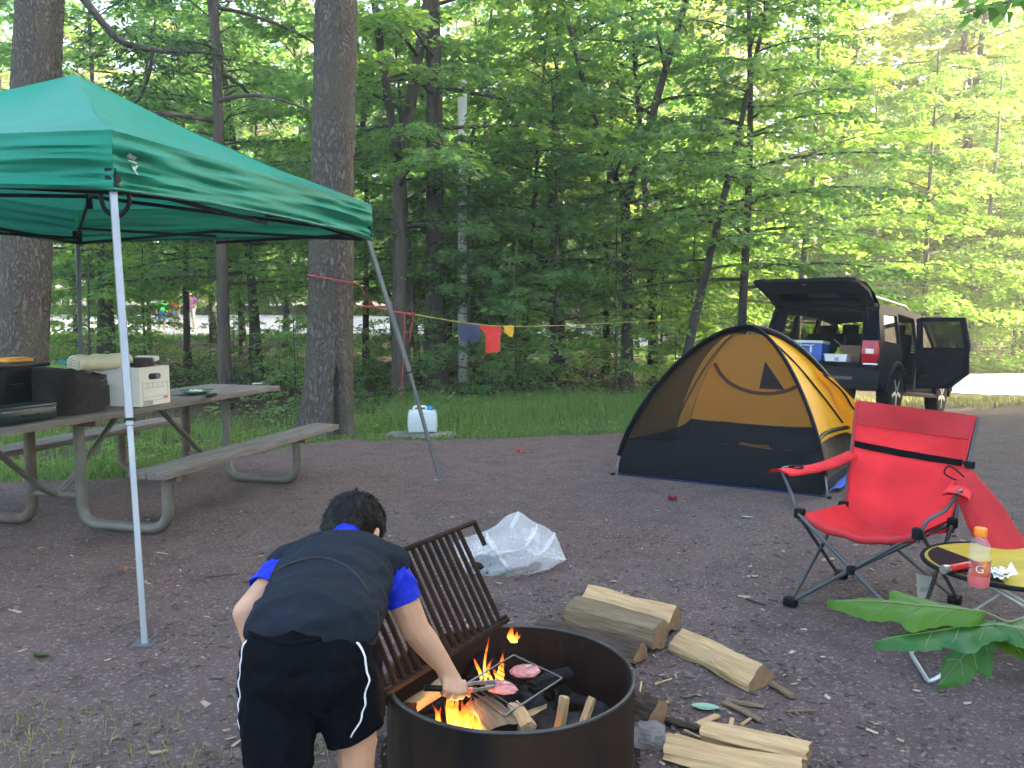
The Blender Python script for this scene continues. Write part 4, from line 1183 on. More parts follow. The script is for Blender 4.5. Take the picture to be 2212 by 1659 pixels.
def roofn(u, v):
    k = v * (len(roofp) - 1); i = min(len(roofp) - 2, int(k)); y = lerp(roofp[i][0], roofp[i + 1][0], k - i); z = lerp(roofp[i][1], roofp[i + 1][1], k - i)
    x = lerp(-1, 1, u); return Vector((x * (HWD - .105), y, z + .03 * (1 - x * x) - .035 * x ** 6))
m.grid(roofn, 24, 16); m.build('roof', PAINT, car, True)
m = MB(); m.grid(lambda u, v: roofn(u, v) - Vector((0, 0, .06)), 12, 8); m.build('headliner', INTR, car, True)
m = MB(); m.box((0, 3.78, .84), (1.62, 1.1, .34), bev=.08); m.box((0, 4.28, .62), (1.66, .22, .5), bev=.06); m.build('bonnet', PAINT, car, True, 50)
m = MB(); m.mesh([(-.74, 2.76, 1.58), (.74, 2.76, 1.58), (.80, 3.28, 1.08), (-.80, 3.28, 1.08)], [(0, 1, 2, 3)]); m.build('windscreen', GLASS, car)
m = MB(); m.box((0, 1.9, .44), (1.5, 3.6, .10)); m.box((0, .55, .70), (1.55, .95, .05)); m.build('floor_pan', TRIM, car)
# rear end: frame round the opening, bumper, lamps
m = MB()
outl = [(-.82, .60), (.82, .60), (.85, 1.02), (.755, 1.585), (.60, 1.625), (-.60, 1.625), (-.755, 1.585), (-.85, 1.02)]
opn = [(-.60, .72), (.60, .72), (.625, 1.0), (.585, 1.46), (.50, 1.51), (-.50, 1.51), (-.585, 1.46), (-.625, 1.0)]
def rearfn(x, z, w): return Vector((x, (.02 if z < 1.02 else .02 + (z - 1.02) * .24) + w + .10 * (abs(x) / .85) ** 4, z))
m.plate(outl, [opn], .05, rearfn); m.build('rear_frame', PAINT, car)
m = MB(); m.tube([rearfn(x, z, -.006) for x, z in opn + opn[:1]], .018, 6); m.build('door_seal', TRIM, car, True)
m = MB(); m.grid(lambda u, v: Vector((lerp(-.88, .88, u), -.09 + .13 * abs(2 * u - 1) ** 5 + .05 * v * v, lerp(.36, .66, v) if v < .9 else lerp(.36, .66, v))), 24, 10)
m.mesh([(-.86, -.04, .66), (.86, -.04, .66), (.82, .10, .69), (-.82, .10, .69)], [(0, 1, 2, 3)])
m.build('rear_bumper', TRIM, car, True, 40)
m = MB(); m.box((0, -.095, .50), (1.1, .012, .05), bev=.004); m.build('bumper_trim', M('grey_bumper_trim', (.05, .05, .052), .5), car)
for s in (-1, 1):
    m = MB()
    def lamp(u, v, s=s):
        x = lerp(.64, .872, u); z = lerp(.735, 1.055, v)
        return Vector((s * x, -.012 + .22 * max(0, u - .55) ** 1.6, z)) - Vector((0, .02 * math.sin(PI * v), 0))
    m.grid(lamp, 12, 12); lo = m.build('tail_lamp', RED, car, True)
    m = MB(); m.box((s * .75, -.028, .90), (.11, .012, .07), bev=.004); m.build('reverse_lens', M('clear_lens', (.75, .62, .55), .15), lo)
    m = MB(); m.box((s * .765, .0, .715), (.20, .06, .025), bev=.006); m.build('chrome_strip', ALU, lo)
# inside
for s in (-1, 1):
    m = MB(); m.box((s * .72, .55, .85), (.12, .9, .40), bev=.03); m.build('cargo_lining', INTR, car, True, 40)
for x_ in (-.38, .38):
    m = MB(); m.box((x_, 1.28, .92), (.62, .16, .62), Matrix.Rotation(-.2, 3, 'X'), .05); m.build('rear_seatback', DARKI, car, True, 40)
    m = MB(); m.box((x_, 1.38, 1.30), (.28, .10, .16), None, .04); m.build('headrest', DARKI, car, True, 40)
    m = MB(); m.box((x_, 2.35, .98), (.52, .16, .70), Matrix.Rotation(-.2, 3, 'X'), .06); m.build('front_seatback', DARKI, car, True, 40)
    m = MB(); m.box((x_, 2.46, 1.40), (.28, .10, .18), None, .04); m.build('headrest', DARKI, car, True, 40)
m = MB(); m.box((0, 3.1, .9), (1.5, .4, .3), bev=.05); m.build('dashboard', DARKI, car, True, 40)
# raised tailgate
tg = bpy.data.objects.new('tailgate', None); COL.objects.link(tg); tg.parent = car; tg.location = (0, .14, 1.60)
tg.rotation_euler = (R(-21), 0, 0)
m = MB()                                  # local: -y away from the car, z up is the outer face
m.grid(lambda u, v: Vector((lerp(-.80, .80, u) * (1 - .05 * v), -.02 - .97 * v, .03 + .05 * math.sin(PI * min(1, v * 1.1)) - .05 * abs(2 * u - 1) ** 6 - .16 * v ** 5)), 24, 20); m.build('outer_skin', PAINT, tg, True)
m = MB()
gw = [(-.60, -.10), (.60, -.10), (.57, -.44), (-.57, -.44)]
m.plate([(-.74, -.02), (.74, -.02), (.78, -.5), (.74, -.93), (.60, -.99), (-.60, -.99), (-.74, -.93), (-.78, -.5)], [gw], .05, lambda x, y, w: Vector((x, y, -.05 + w - .10 * (abs(y)) ** 4)))
m.build('inner_trim', TRIM, tg)
m = MB(); m.plate(gw, [], .006, lambda x, y, w: Vector((x, y, .0 + w))); m.build('rear_glass', GLASS, tg)
m = MB(); m.box((-.0, -.86, -.115), (.07, .03, .02), bev=.005); m.build('latch', ALU, tg)
for s in (-1, 1):
    m = MB(); m.tube([(s * .66, .10, 1.40), (s * .70, -.30, 1.74)], .011, 8); m.build('gas_strut', STEELD, car, True)
# open rear right door
dr = bpy.data.objects.new('rear_door', None); COL.objects.link(dr); dr.parent = car; dr.location = (HWD + .0, 1.93, 0)
dr.rotation_euler = (0, 0, R(68))
rd = [(-.86, .98), (-.88, .68), (-.60, .45), (-.03, .42), (0, 1.02), (-.02, 1.53), (-.10, 1.555), (-.82, 1.53), (-.88, 1.1)]
rw = [(-.80, 1.08), (-.08, 1.08), (-.10, 1.49), (-.76, 1.47)]
m = MB(); m.plate(rd, [rw], .05, lambda y, z, w: Vector((-tumble(z) - w + .025, y, z))); m.build('door_skin', PAINT, dr)
m = MB(); m.plate([(-.80, .96), (-.80, .70), (-.56, .50), (-.06, .48), (-.05, 1.03), (-.78, 1.03)], [], .03, lambda y, z, w: Vector((-tumble(z) - .028 - w, y, z))); m.build('door_card', TRIM, dr)
m = MB(); m.box((-.075, -.42, .86), (.06, .40, .06), bev=.02); m.build('armrest', DARKI, dr, True, 40)
m = MB(); m.lathe([(0, 0), (.07, 0), (.075, .01), (0, .012)], 20); m.v = [(-.065 - p[2], p[0] - .18, p[1] + .62) for p in m.v]; m.build('speaker', DARKI, dr, True)
m = MB(); m.plate(rw, [], .005, lambda y, z, w: Vector((-tumble(z) + .004 - w, y, z))); m.build('window_glass', GLASS, dr)
m = MB(); m.tube([(.045, -.80, .99), (.06, -.74, .99), (.06, -.66, .99), (.045, -.60, .99)], .013, 6); m.build('handle', PAINT, dr, True)
for yc in (.90, 3.53):
    for s in (-1, 1):
        w = bpy.data.objects.new('wheel', None); COL.objects.link(w); w.parent = car; w.location = (s * .785, yc, .345); w.rotation_euler = (0, s * PI / 2, 0)
        m = MB(); m.lathe([(.225, -.10), (.30, -.108), (.335, -.09), (.345, -.05), (.345, .05), (.335, .09), (.30, .108), (.225, .10)], 36); m.build('tyre', RUB, w, True, 50)
        m = MB(); m.lathe([(.228, .098), (.21, .08), (.20, .03), (.0, .03)], 36)
        for k in range(5):
            q = Matrix.Rotation(2 * PI * k / 5, 3, 'Z')
            m.box(q @ Vector((.125, 0, .078)), (.19, .065, .05), q, .012)
        m.lathe([(0, .10), (.035, .098), (.05, .085), (.055, .04)], 18)
        m.build('rim', ALU, w, True, 40)
car_m = car.matrix_basis
bpy.context.view_layer.update()
def incar(x, y, z): return car.matrix_world @ Vector((x, y, z))
crz = -a_car
FLZ = .728
ck = thing('cooler', 'blue cooler with a white lid in the open boot of the car', 'cooler', incar(-.26, .38, FLZ))
ck.rotation_euler = (pitch, 0, crz)
m = MB(); m.box((0, 0, .14), (.46, .30, .28), bev=.02); m.build('body', M('blue_plastic', (.008, .09, .42), .4), ck, True, 40)
m = MB(); m.box((0, 0, .305), (.48, .32, .045), bev=.012); m.build('lid', M('white_plastic', (.70, .71, .70), .45), ck, True, 40)
m = MB(); m.box((.06, -.152, .20), (.03, .005, .12)); m.build('side_mark', M('white_plastic', (.70, .71, .70), .45), ck)
m = MB(); m.tube(fillet([(-.10, -.152, .27), (-.10, -.18, .25), (.10, -.18, .25), (.10, -.152, .27)], .02), .01, 6); m.build('handle', M('white_plastic', (.70, .71, .70), .45), ck, True)
wt = thing('plastic_tub', 'small white plastic tub at the edge of the car boot', 'tub', incar(.22, .22, FLZ)); wt.rotation_euler = (pitch, 0, crz)
m = MB(); m.plate([(-.15, -.10), (.15, -.10), (.15, .10), (-.15, .10)], [], .11, lambda x, y, w: Vector((x * (1 + w), y * (1 + w), w))); m.build('body', M('white_plastic', (.70, .71, .70), .45), wt)
m = MB(); m.box((0, 0, .117), (.36, .245, .014), bev=.004); m.build('rim', M('white_plastic', (.70, .71, .70), .45), wt)
m = MB(); m.box((.02, -.106, .05), (.06, .008, .05), Matrix.Rotation(0, 3, 'Z')); m.build('sticker', M('grey_blue_sticker', (.25, .32, .42), .6), wt)
gb = thing('green_pepper_bag', 'small lime green bag behind the white tub in the car', 'bag', incar(.16, .40, FLZ)); gb.rotation_euler = (pitch, 0, crz)
m = MB(); m.lathe([(0, 0), (.06, .0), (.075, .08), (.05, .16), (.015, .20), (.025, .23), (0, .23)], 14); m.build('sack', M('lime_sack', (.30, .42, .05), .5), gb, True, wobble=.02, wscale=18)
m = MB(); m.tube([Vector((.018 * math.cos(k), .018 * math.sin(k), .198)) for k in range(8)], .005, 5); m.build('tie', TRIM, gb)
cbx = thing('cardboard_carton', 'brown cardboard carton with open flaps in the car boot', 'carton', incar(.30, .62, FLZ)); cbx.rotation_euler = (pitch, 0, crz + .2)
KRAFT = M('kraft_cardboard', (.20, .125, .075), .85)
m = MB(); m.box((0, 0, .14), (.34, .30, .28)); m.build('carton_body', KRAFT, cbx)
for sx in (-1, 1):
    m = MB(); m.box((sx * .21, 0, .32), (.16, .29, .006), Matrix.Rotation(sx * -.7, 3, 'Y')); m.build('flap', KRAFT, cbx)
# ------------------------------------------------------------------ far persons' builder is further down
# ------------------------------------------------------------------ red folding chair
REDF = M('red_chair_canvas', (.70, .036, .044), .85, var=.22, vscale=4, bump=.6, bscale=7, bdist=.03, transl=.12, tcol=(.7, .02, .02), spec=.2)
REDD = M('dark_red_canvas', (.40, .018, .024), .8, var=.1, vscale=9, bump=.2, bscale=160)
CHT = M('grey_chair_tube', (.085, .095, .10), .45, .5, var=.15)
CHD = M('black_chair_joint', (.006, .006, .007), .7, spec=.2)
ch_ = thing('folding_chair', 'red folding camp chair with a black strap round its back', 'chair', (1.77, 3.95, Z0), R(-43.6))
SW, SF, SB, SH = .255, -.25, .24, .47
def seatp(u, v):
    x = lerp(-1, 1, u); w = lerp(SW + .01, SW - .005, v)
    z = lerp(SH - .015, SH - .09, v)
    sag = .095 * (1 - x * x) * (.55 + .45 * math.sin(PI * min(1, v * 1.1)))
    fold = .022 * mnoise.noise(Vector((x * 2.2 + v * 1.5, v * 1.2, 2))) * (1 - x ** 4)
    return Vector((x * w, lerp(SF, SB, v) - .02 * (1 - x * x) * (1 - v), z - sag + fold + .045 * abs(x) ** 5 * v))
def backp(u, v):
    x = lerp(-1, 1, u); w = lerp(SW - .005, SW + .035, v)
    y = lerp(SB, SB + .23, v) + .085 * (1 - x * x) * math.sin(PI * min(1, .15 + v * .85))
    z = lerp(SH - .155, .935, v) + (.045 * abs(x) ** 2 * (1 - v)) - .018 * v * x
    return Vector((x * w, y + .016 * mnoise.noise(Vector((x * 2.5, v * 3.5, 6))), z))
m = MB(); m.grid(seatp, 28, 26); m.build('seat', REDF, ch_, True)
m = MB(); m.grid(lambda u, v: seatp(u, v) - Vector((0, 0, .004)), 28, 26); m.build('seat_lining', REDD, ch_, True)
m = MB(); m.tube([seatp(k / 28, 0) - Vector((0, .004, .012)) for k in range(29)], .014, 6, flat=1.3); m.build('seat_front_hem', REDD, ch_, True)
m = MB(); m.grid(lambda u, v: backp(u, v * .80), 28, 26); m.build('backrest', REDF, ch_, True)
m = MB(); m.grid(lambda u, v: backp(u, .80 + v * .2) + Vector((0, -.004, 0)), 28, 8); m.grid(lambda u, v: backp(u, .80 + v * .2) + Vector((0, .012, 0)), 28, 8); m.build('backrest_top_band', REDD, ch_, True)
m = MB(); m.grid(lambda u, v: backp(u, .58 + v * .055 - .03 * (u - .5)) + Vector((0, -.008, 0)), 28, 4); m.grid(lambda u, v: backp(u, .58 + v * .055 - .03 * (u - .5)) + Vector((0, .016, 0)), 28, 4); m.build('black_strap', M('black_webbing', (.004, .004, .005), .9, spec=.1), ch_, True)
for e_ in (0, 1):
    m = MB(); m.tube([backp(e_, k / 24) + Vector((0, -.004, 0)) for k in range(25)], .007, 6); m.build('backrest_side_hem', REDD, ch_, True)
m = MB(); m.tube([backp(k / 28, .80) + Vector((0, -.007, 0)) for k in range(29)], .0022, 5); m.build('seam', REDD, ch_, True)
m = MB()
m.box(backp(1, .60) + Vector((.02, 0, -.01)), (.05, .03, .035), bev=.006); m.build('strap_buckle', CHD, ch_)
jf = [(-.275, -.27), (.275, -.27), (-.275, .30), (.275, .30)]
ft = {(-1, 0): Vector((-.29, -.29, .02)), (1, 0): Vector((.29, -.29, .02)), (-1, 1): Vector((-.28, .30, .02)), (1, 1): Vector((.28, .30, .02))}
st = {(-1, 0): Vector((-SW - .015, SF - .01, SH - .01)), (1, 0): Vector((SW + .015, SF - .01, SH - .01)), (-1, 1): Vector((-SW - .01, SB + .02, SH - .06)), (1, 1): Vector((SW + .01, SB + .02, SH - .06))}
def strut(a_, b, r=.0095, nm='leg'):
    m_ = MB(); m_.tube([a_, b], r, 10); return m_.build(nm, CHT, ch_, True, 50)
strut(ft[(-1, 0)], st[(1, 0)]); strut(ft[(1, 0)] + Vector((0, -.018, 0)), st[(-1, 0)] + Vector((0, -.018, 0)))
strut(ft[(-1, 1)], st[(1, 1)]); strut(ft[(1, 1)] + Vector((0, .018, 0)), st[(-1, 1)] + Vector((0, .018, 0)))
for s in (-1, 1):
    strut(ft[(s, 0)], st[(s, 1)]); strut(ft[(s, 1)] + Vector((s * .016, 0, 0)), st[(s, 0)] + Vector((s * .016, 0, 0)))
    tp2 = backp(0 if s < 0 else 1, 1.0)
    strut(st[(s, 1)] + Vector((0, .0, -.05)), tp2 + Vector((s * .008, .012, -.01)), .009, 'back_post')
    af = Vector((s * .40, -.17, .655)); ab_ = backp(0 if s < 0 else 1, .55) + Vector((s * .01, .01, 0))
    m = MB(); m.tube(arc([st[(s, 0)] + Vector((0, 0, -.04)), st[(s, 0)] + Vector((s * .035, .0, .06)), Vector((s * .36, -.20, .57)), af + Vector((0, -.02, -.01)), af + Vector((0, .04, -.006))], 6), .009, 10); m.build('arm_post', CHT, ch_, True, 60)
    m = MB()
    def armf(u, v, s=s, af=af, ab_=ab_):
        c = af.lerp(ab_, v) + Vector((0, -.06 * (1 - v), .0)); x = lerp(-1, 1, u)
        w = lerp(.060, .042, v)
        return c + Vector((x * w, 0, -.018 * x * x - .022 * math.sin(PI * v) + .004 * mnoise.noise(Vector((x, v * 6, s)))))
    m.grid(armf, 12, 20); m.grid(lambda u, v: armf(u, v) - Vector((0, 0, .009)), 12, 20)
    m.build('armrest', REDF, ch_, True)
    if s < 0:
        m = MB(); m.lathe([(.034, 0), (.040, .004), (.040, -.002), (.034, -.004)], 24, armf(.5, .22) + Vector((0, 0, .004)), True); m.build('cup_ring', CHD, ch_, True)
        m = MB(); m.lathe([(.036, 0), (.033, -.10), (.0, -.10)], 20, armf(.5, .22) - Vector((0, 0, .006))); m.build('cup_net', M('dark_net', (.02, .02, .022), .8, alpha=.7), ch_, True)
    for b in (0, 1):
        m = MB(); f_ = ft[(s, b)]; m.box(f_ + Vector((0, 0, .004)), (.06, .055, .045), bev=.012); m.build('rubber_foot', CHD, ch_, True, 40)
        m = MB(); m.box(st[(s, b)], (.045, .045, .05), bev=.01); m.build('corner_joint', CHD, ch_, True, 40)
for y_ in (-.30, .31):
    m = MB(); m.box((0, y_ + (.015 if y_ > 0 else 0), .245), (.035, .045, .04), bev=.01); m.build('cross_joint', CHD, ch_, True, 40)
# red carry bag hanging from the chair's far arm
rot43 = Matrix.Rotation(R(-43.6), 3, 'Z')
cbp = Vector(ch_.location) + rot43 @ Vector((.40, .10, .60))
cgb = thing('carry_bag', 'red drawstring carry bag slung over the chair arm beside the bottle', 'bag', cbp)
m = MB()
bd0, bd1 = Vector((-.02, .05, .06)), Vector((.13, -.22, -.30))
ax = (bd1 - bd0).normalized(); sd = ax.cross(Vector((0, 0, 1))).normalized(); up_ = sd.cross(ax)
def cbf(u, v):
    a_ = 2 * PI * u
    r_ = (.03 + .075 * math.sin(PI * min(1, .12 + v * .80)) ** .8) if v < .995 else .02
    q = bd0.lerp(bd1, v) + Vector((0, 0, -.05 * math.sin(PI * v)))
    return q + sd * math.cos(a_) * r_ * 1.15 + up_ * math.sin(a_) * r_ * .65 + Vector((1, 1, 1)) * .012 * mnoise.noise(Vector((math.cos(a_) * 2, math.sin(a_) * 2, v * 5)))
m.grid(cbf, 28, 30); m.build('sack', REDD if False else M('red_bag_cloth', (.42, .016, .022), .8, var=.12, vscale=10), cgb, True)
m = MB(); m.tube(arc([bd0 + Vector((0, .0, .0)), bd0 + Vector((-.05, .05, .05)), bd0 + Vector((-.09, .02, .02)), bd0 + Vector((-.04, -.01, -.01))], 5), .004, 5); m.build('drawstring', CHD, cgb, True)

# ------------------------------------------------------------------ small round table
tbc = Vector((2.05, 3.32, Z0))
tb2 = thing('camp_side_table', 'low round folding table with a yellow and maroon cloth top', 'table', tbc)
TT = .395
m = MB(); m.lathe([(0, TT), (.325, TT + .004), (.325, TT - .006), (0, TT - .010)], 48)
def suntop():
    mt = M('yellow_table_cloth', (.46, .34, .03), .8, var=.2, vscale=3.5, stretch=(1, 4, 1), bump=.2, bscale=90)
    return mt
m.build('top', suntop(), tb2, True, 40)
m = MB(); m.mesh([(.31 * math.cos(a_), .31 * math.sin(a_), TT + .0075) for a_ in [R(125 + 11 * k) for k in range(11)]] + [(-.13, .05, TT + .0075)], [(i, i + 1, 11) for i in range(10)]); m.build('maroon_print', M('maroon_cloth', (.022, .007, .011), .8, spec=.2), tb2)
m = MB(); m.tube([(.33 * math.cos(2 * PI * k / 48), .33 * math.sin(2 * PI * k / 48), TT) for k in range(49)], .010, 8); m.build('rim', CHD, tb2, True)
def lo2(x, y, z): return Vector((x - tbc.x, y - tbc.y, z))
for f0, f1, t0, t1 in (((1.60, 3.07), (1.665, 3.36), (2.27, 3.15), (2.30, 3.45)), ((2.46, 3.05), (2.50, 3.38), (1.83, 3.12), (1.86, 3.42))):
    m = MB(); m.tube(fillet([lo2(*t0, TT - .012), lo2(*f0, .012), lo2(*f1, .012), lo2(*t1, TT - .012)], .03), .0085, 10); m.build('leg_frame', M('pale_table_tube', (.45, .48, .47), .4, .6), tb2, True, 60)
# bottle with red drink
bt = thing('drink_bottle', 'clear sports drink bottle with orange cap and some red drink left', 'bottle', G(2113, 1268, Z0 + TT + .006))
PET = M('clear_plastic', (.92, .92, .92), .05, trans=1.0, ior=1.12, var=0)
m = MB(); m.lathe([(0, .002), (.034, .0), (.038, .008), (.038, .045), (.0345, .055), (.0345, .10), (.038, .11), (.0385, .14), (.033, .165), (.022, .185), (.019, .192), (.019, .205), (.0185, .2052)], 32); m.build('shell', M('bottle_plastic', (.75, .75, .78), .08, alpha=.14, var=0, spec=1.0), bt, True)
m = MB(); m.lathe([(0, .006), (.033, .006), (.036, .010), (.036, .044), (.033, .054), (.033, .060), (0, .060)], 28); m.build('red_drink', M('red_juice', (.62, .03, .02), .1, var=0, spec=.7), bt, True, 40)
m = MB(); m.lathe([(.022, .196), (.0225, .198), (.0225, .222), (.020, .226), (0, .226)], 28); m.build('cap', M('orange_cap', (.88, .22, .015), .4, var=.03), bt, True, 40)
m = MB(); m.grid(lambda u, v: Vector((.0388 * math.cos(lerp(-2.85, -.2, u)), .0388 * math.sin(lerp(-2.85, -.2, u)), lerp(.048, .108, v))), 24, 4); lb_ = m.build('label', M('red_label', (.50, .07, .05), .5, alpha=.60, var=.05), bt, True)
gc = bpy.data.curves.new('g', 'FONT'); gc.body = 'G'; gc.size = .042; gc.extrude = .0005
go_ = bpy.data.objects.new('g', gc); COL.objects.link(go_); bpy.context.view_layer.update()
gm = bpy.data.meshes.new_from_object(go_); bpy.data.objects.remove(go_)
bm = bmesh.new(); bm.from_mesh(gm); bmesh.ops.subdivide_edges(bm, edges=bm.edges, cuts=2)
for v in bm.verts:
    a_ = -PI / 2 - .55 + (v.co.x - .012) / .039; v.co = Vector((.0396 * math.cos(a_), .0396 * math.sin(a_), .065 + v.co.y))
bm.to_mesh(gm); bm.free()
WPR = M('white_print', (.78, .76, .74), .5, var=0)
link('letter', gm, lb_, WPR)
m = MB()
bolt = [(.010, .072), (.019, .098), (.016, .098), (.024, .112), (.015, .112), (.006, .092), (.011, .092)]
m.mesh([Vector((.0402 * math.cos(-PI / 2 - .40 + x_ / .039), .0402 * math.sin(-PI / 2 - .40 + x_ / .039), z_)) for x_, z_ in bolt], [tuple(range(7))]); m.build('bolt_mark', M('orange_cap', (.88, .22, .015), .4), lb_)
# red torch and crumpled foil
tr_ = thing('torch', 'red handheld torch lying beside the drink bottle', 'torch', G(2048, 1238, Z0 + TT + .006), .45)
m = MB(); m.lathe([(0, 0), (.014, 0), (.015, .01), (.015, .11), (.013, .13), (0, .13)], 20); m.v = [(p[2], p[0], p[1] + .016) for p in m.v]; m.build('barrel', M('red_anodised', (.55, .03, .03), .35, .2), tr_, True, 40)
m = MB(); m.lathe([(0, 0), (.017, 0), (.018, .012), (.0155, .03), (0, .03)], 20); m.v = [(p[2] - .03, p[0], p[1] + .018) for p in m.v]; m.build('head', ALU, tr_, True, 40)
fo = thing('foil_ball', 'crumpled ball of kitchen foil right of the drink bottle', 'foil', G(2160, 1252, Z0 + TT + .006))
bm = bmesh.new(); bmesh.ops.create_icosphere(bm, subdivisions=4, radius=.036)
for v in bm.verts:
    n_ = abs(mnoise.noise(v.co * 38)) + .6 * abs(mnoise.noise(v.co * 90)); v.co *= (.72 + .55 * n_); v.co.z = v.co.z * .75 + .024
me = bpy.data.meshes.new('foil'); bm.to_mesh(me); bm.free(); link('crumple', me, fo, M('kitchen_foil', (.75, .77, .78), .22, 1.0, var=.05))
m = MB(); m.mesh([(0, -.02, .02), (.05, -.03, .03), (.04, .0, .07)], [(0, 1, 2)]); m.build('loose_corner', M('kitchen_foil', (.75, .77, .78), .22, 1.0), fo)
# pale card by the table leg
pc = thing('pale_card', 'strip of pale card standing behind the round table', 'card', P(1995, 1262, 3.75)); pc.location.z = Z0
m = MB(); m.plate([(-.035, 0), (.03, .0), (.045, .14), (.06, .20), (-.03, .22), (-.02, .1)], [], .004, lambda x, z, w: Vector((x, w + .05 * z, z))); m.build('sheet', M('pale_green_card', (.42, .46, .38), .8), pc)
m = MB(); m.box((.01, -.004, .15), (.05, .003, .02)); m.build('crease', M('grey_card', (.3, .33, .28), .8), pc)

# ------------------------------------------------------------------ near sapling with big toothed leaves
BIGLEAF = M('big_leaf_top', (.020, .105, .036), .45, col2=(.045, .165, .036), vscale=14, bump=.25, bscale=30, bdist=.006, transl=.38, tcol=(.12, .30, .02), spec=.35)
VEIN = M('leaf_vein', (.20, .28, .12), .5, transl=.3)
sp_ = P(2290, 1560, 1.22)
sap = thing('maple_sapling', 'young sapling with broad toothed leaves in front of the round table', 'sapling', (sp_.x + .04, sp_.y + .02, Z0))
so = Vector(sap.location)
def big_leaf(base, tip, upv, wid, curl, seed, mat=None):
    base, tip = Vector(base) - so, Vector(tip) - so
    d = tip - base; L = d.length; d.normalize()
    n_ = Vector(upv); n_ = (n_ - d * n_.dot(d)).normalized(); s_ = d.cross(n_)
    def halfw(t):
        w = math.sin(PI * min(1, t ** .8)) ** .75
        w *= .62 + .30 * max(0, math.sin(t * 9.5 + .7)) ** 1 + (.55 * math.exp(-((t - .42) / .10) ** 2))
        w += .11 * (((t * 11 + seed * .37) % 1) - .5) * min(1, 4 * t) * min(1, 5 * (1 - t))
        return wid * max(0.0, w) * (1 if t < .99 else 0)
    m_ = MB()
    def fn(u, v):
        x = lerp(-1, 1, u); w = halfw(v)
        fw = .10 * L * abs(x) * math.exp(-((v - .42) / .10) ** 2)
        droop = -curl * L * v * v - .16 * wid * x * x * 1.4 + .05 * wid * mnoise.noise(Vector((x * 2.4, v * 4, seed)))
        return base + d * (L * v + fw) + s_ * (x * w) + n_ * droop
    m_.grid(fn, 18, 44)
    m_.build('leaf', mat or BIGLEAF, sap, True)
    lf = sap.children[-1]
    m_ = MB(); m_.tube([fn(.5, k / 20) + n_ * .0008 for k in range(20)], [lerp(.0016, .0005, k / 19) for k in range(20)], 5)
    for k in range(3):
        for sx in (-1, 1):
            v0 = .18 + .2 * k; m_.tube([fn(.5 + sx * .40 * q, v0 + .14 * q) + n_ * .0008 for q in (0, .33, .66, 1)], .0007, 4)
    m_.build('vein', VEIN, bpy.data.objects[lf.name], True)
D1 = 1.22
LIME = M('lime_leaf', (.055, .150, .018), .5, col2=(.085, .200, .024), vscale=14, bump=.25, bscale=30, bdist=.006, transl=.4, tcol=(.16, .34, .02), spec=.3)
big_leaf(P(2128, 1322, D1), P(1790, 1280, D1 + .05), (.05, -.16, 1), .056, .06, 1, LIME)
big_leaf(P(2185, 1345, D1), P(1888, 1370, D1 - .03), (-.05, .02, 1), .054, .05, 2)
big_leaf(P(2150, 1340, D1 + .02), P(2020, 1484, D1 + .03), (-.75, -.35, .35), .040, .03, 3)
big_leaf(P(2150, 1350, D1 - .01), P(2350, 1375, D1 - .03), (.0, -.10, 1), .060, .08, 4)
big_leaf(P(2140, 1363, D1 + .01), P(2320, 1430, D1 + .0), (.3, -.35, .9), .044, .08, 5, LIME)
m = MB()
m.tube(arc([Vector((0, 0, 0)), Vector((.01, .01, .3)), P(2268, 1420, D1) - so, P(2170, 1342, D1) - so, P(2105, 1318, D1 + .03) - so], 6), [.006, .0055, .005, .0045, .004, .004, .004, .0038, .0036, .0034, .0032, .003, .003, .0028, .0026, .0025, .0024, .0023, .0022, .002, .002, .002, .002, .0018, .0018], 7)
m.build('stem', M('green_stem', (.13, .14, .06), .6), sap, True)
# leaf spray hanging into the top right corner
ov = thing('overhanging_branch', 'dark leafy twig hanging in at the top right corner', 'branch', P(2330, -40, 3.2))
oo = Vector(ov.location)
m = MB(); bp_ = [Vector((0, 0, 0)), P(2210, 0, 3.2) - oo, P(2130, 12, 3.2) - oo, P(2080, 30, 3.2) - oo]; m.tube(bp_, [.006, .005, .004, .002], 6); m.build('twig', BARKD, ov, True)
A, D = [], []
for _ in range(46):
    t = random.random(); i = min(2, int(t * 3)); q = bp_[i].lerp(bp_[i + 1], t * 3 - i)
    A.append(tuple(q + Vector((random.uniform(-.04, .04), random.uniform(-.08, .08), random.uniform(-.03, .03))))); D.append((random.uniform(-1, .4), random.uniform(-.8, .8), random.uniform(-.6, .2)))
A = np.array(A); D = np.array(D)
v, f = leaves('foliage', A, D, np.tile([[0, 0, 1.0]], (len(A), 1)) + rng.normal(0, .5, (len(A), 3)), rng.uniform(.05, .085, len(A)), .7)
link('foliage', npmesh('foliage', v, f), ov, LEAF)
# ------------------------------------------------------------------ fire ring with its flip-up grate
IRON = M('sooty_iron', (.010, .0085, .008), .75, .2, spec=.2, col2=(.034, .020, .012), vscale=6, stretch=(1, 1, .3), contrast=.06, bump=.25, bscale=70)
RUST = M('rusty_bar', (.011, .0085, .0075), .8, .2, spec=.2, col2=(.032, .019, .013), vscale=16, bump=.35, bscale=120)
RIMM = M('worn_rim', (.09, .095, .095), .45, .6, col2=(.035, .032, .03), vscale=8)
RC = Vector((-.005, 2.62, 0)); RRAD, RZ = .402, .285
fr = thing('fire_ring', 'round rusty steel fire ring with its grill grate flipped up', 'fire ring', (RC.x, RC.y, 0))
m = MB(); m.lathe([(RRAD, .0), (RRAD, RZ), (RRAD - .007, RZ), (RRAD - .007, .0)], 96, (0, 0, 0), True); m.build('ring_wall', IRON, fr, True, 40)
m = MB(); m.tube([((RRAD - .003) * math.cos(2 * PI * k / 96), (RRAD - .003) * math.sin(2 * PI * k / 96), RZ) for k in range(97)], .0065, 8); m.build('rim', RIMM, fr, True)
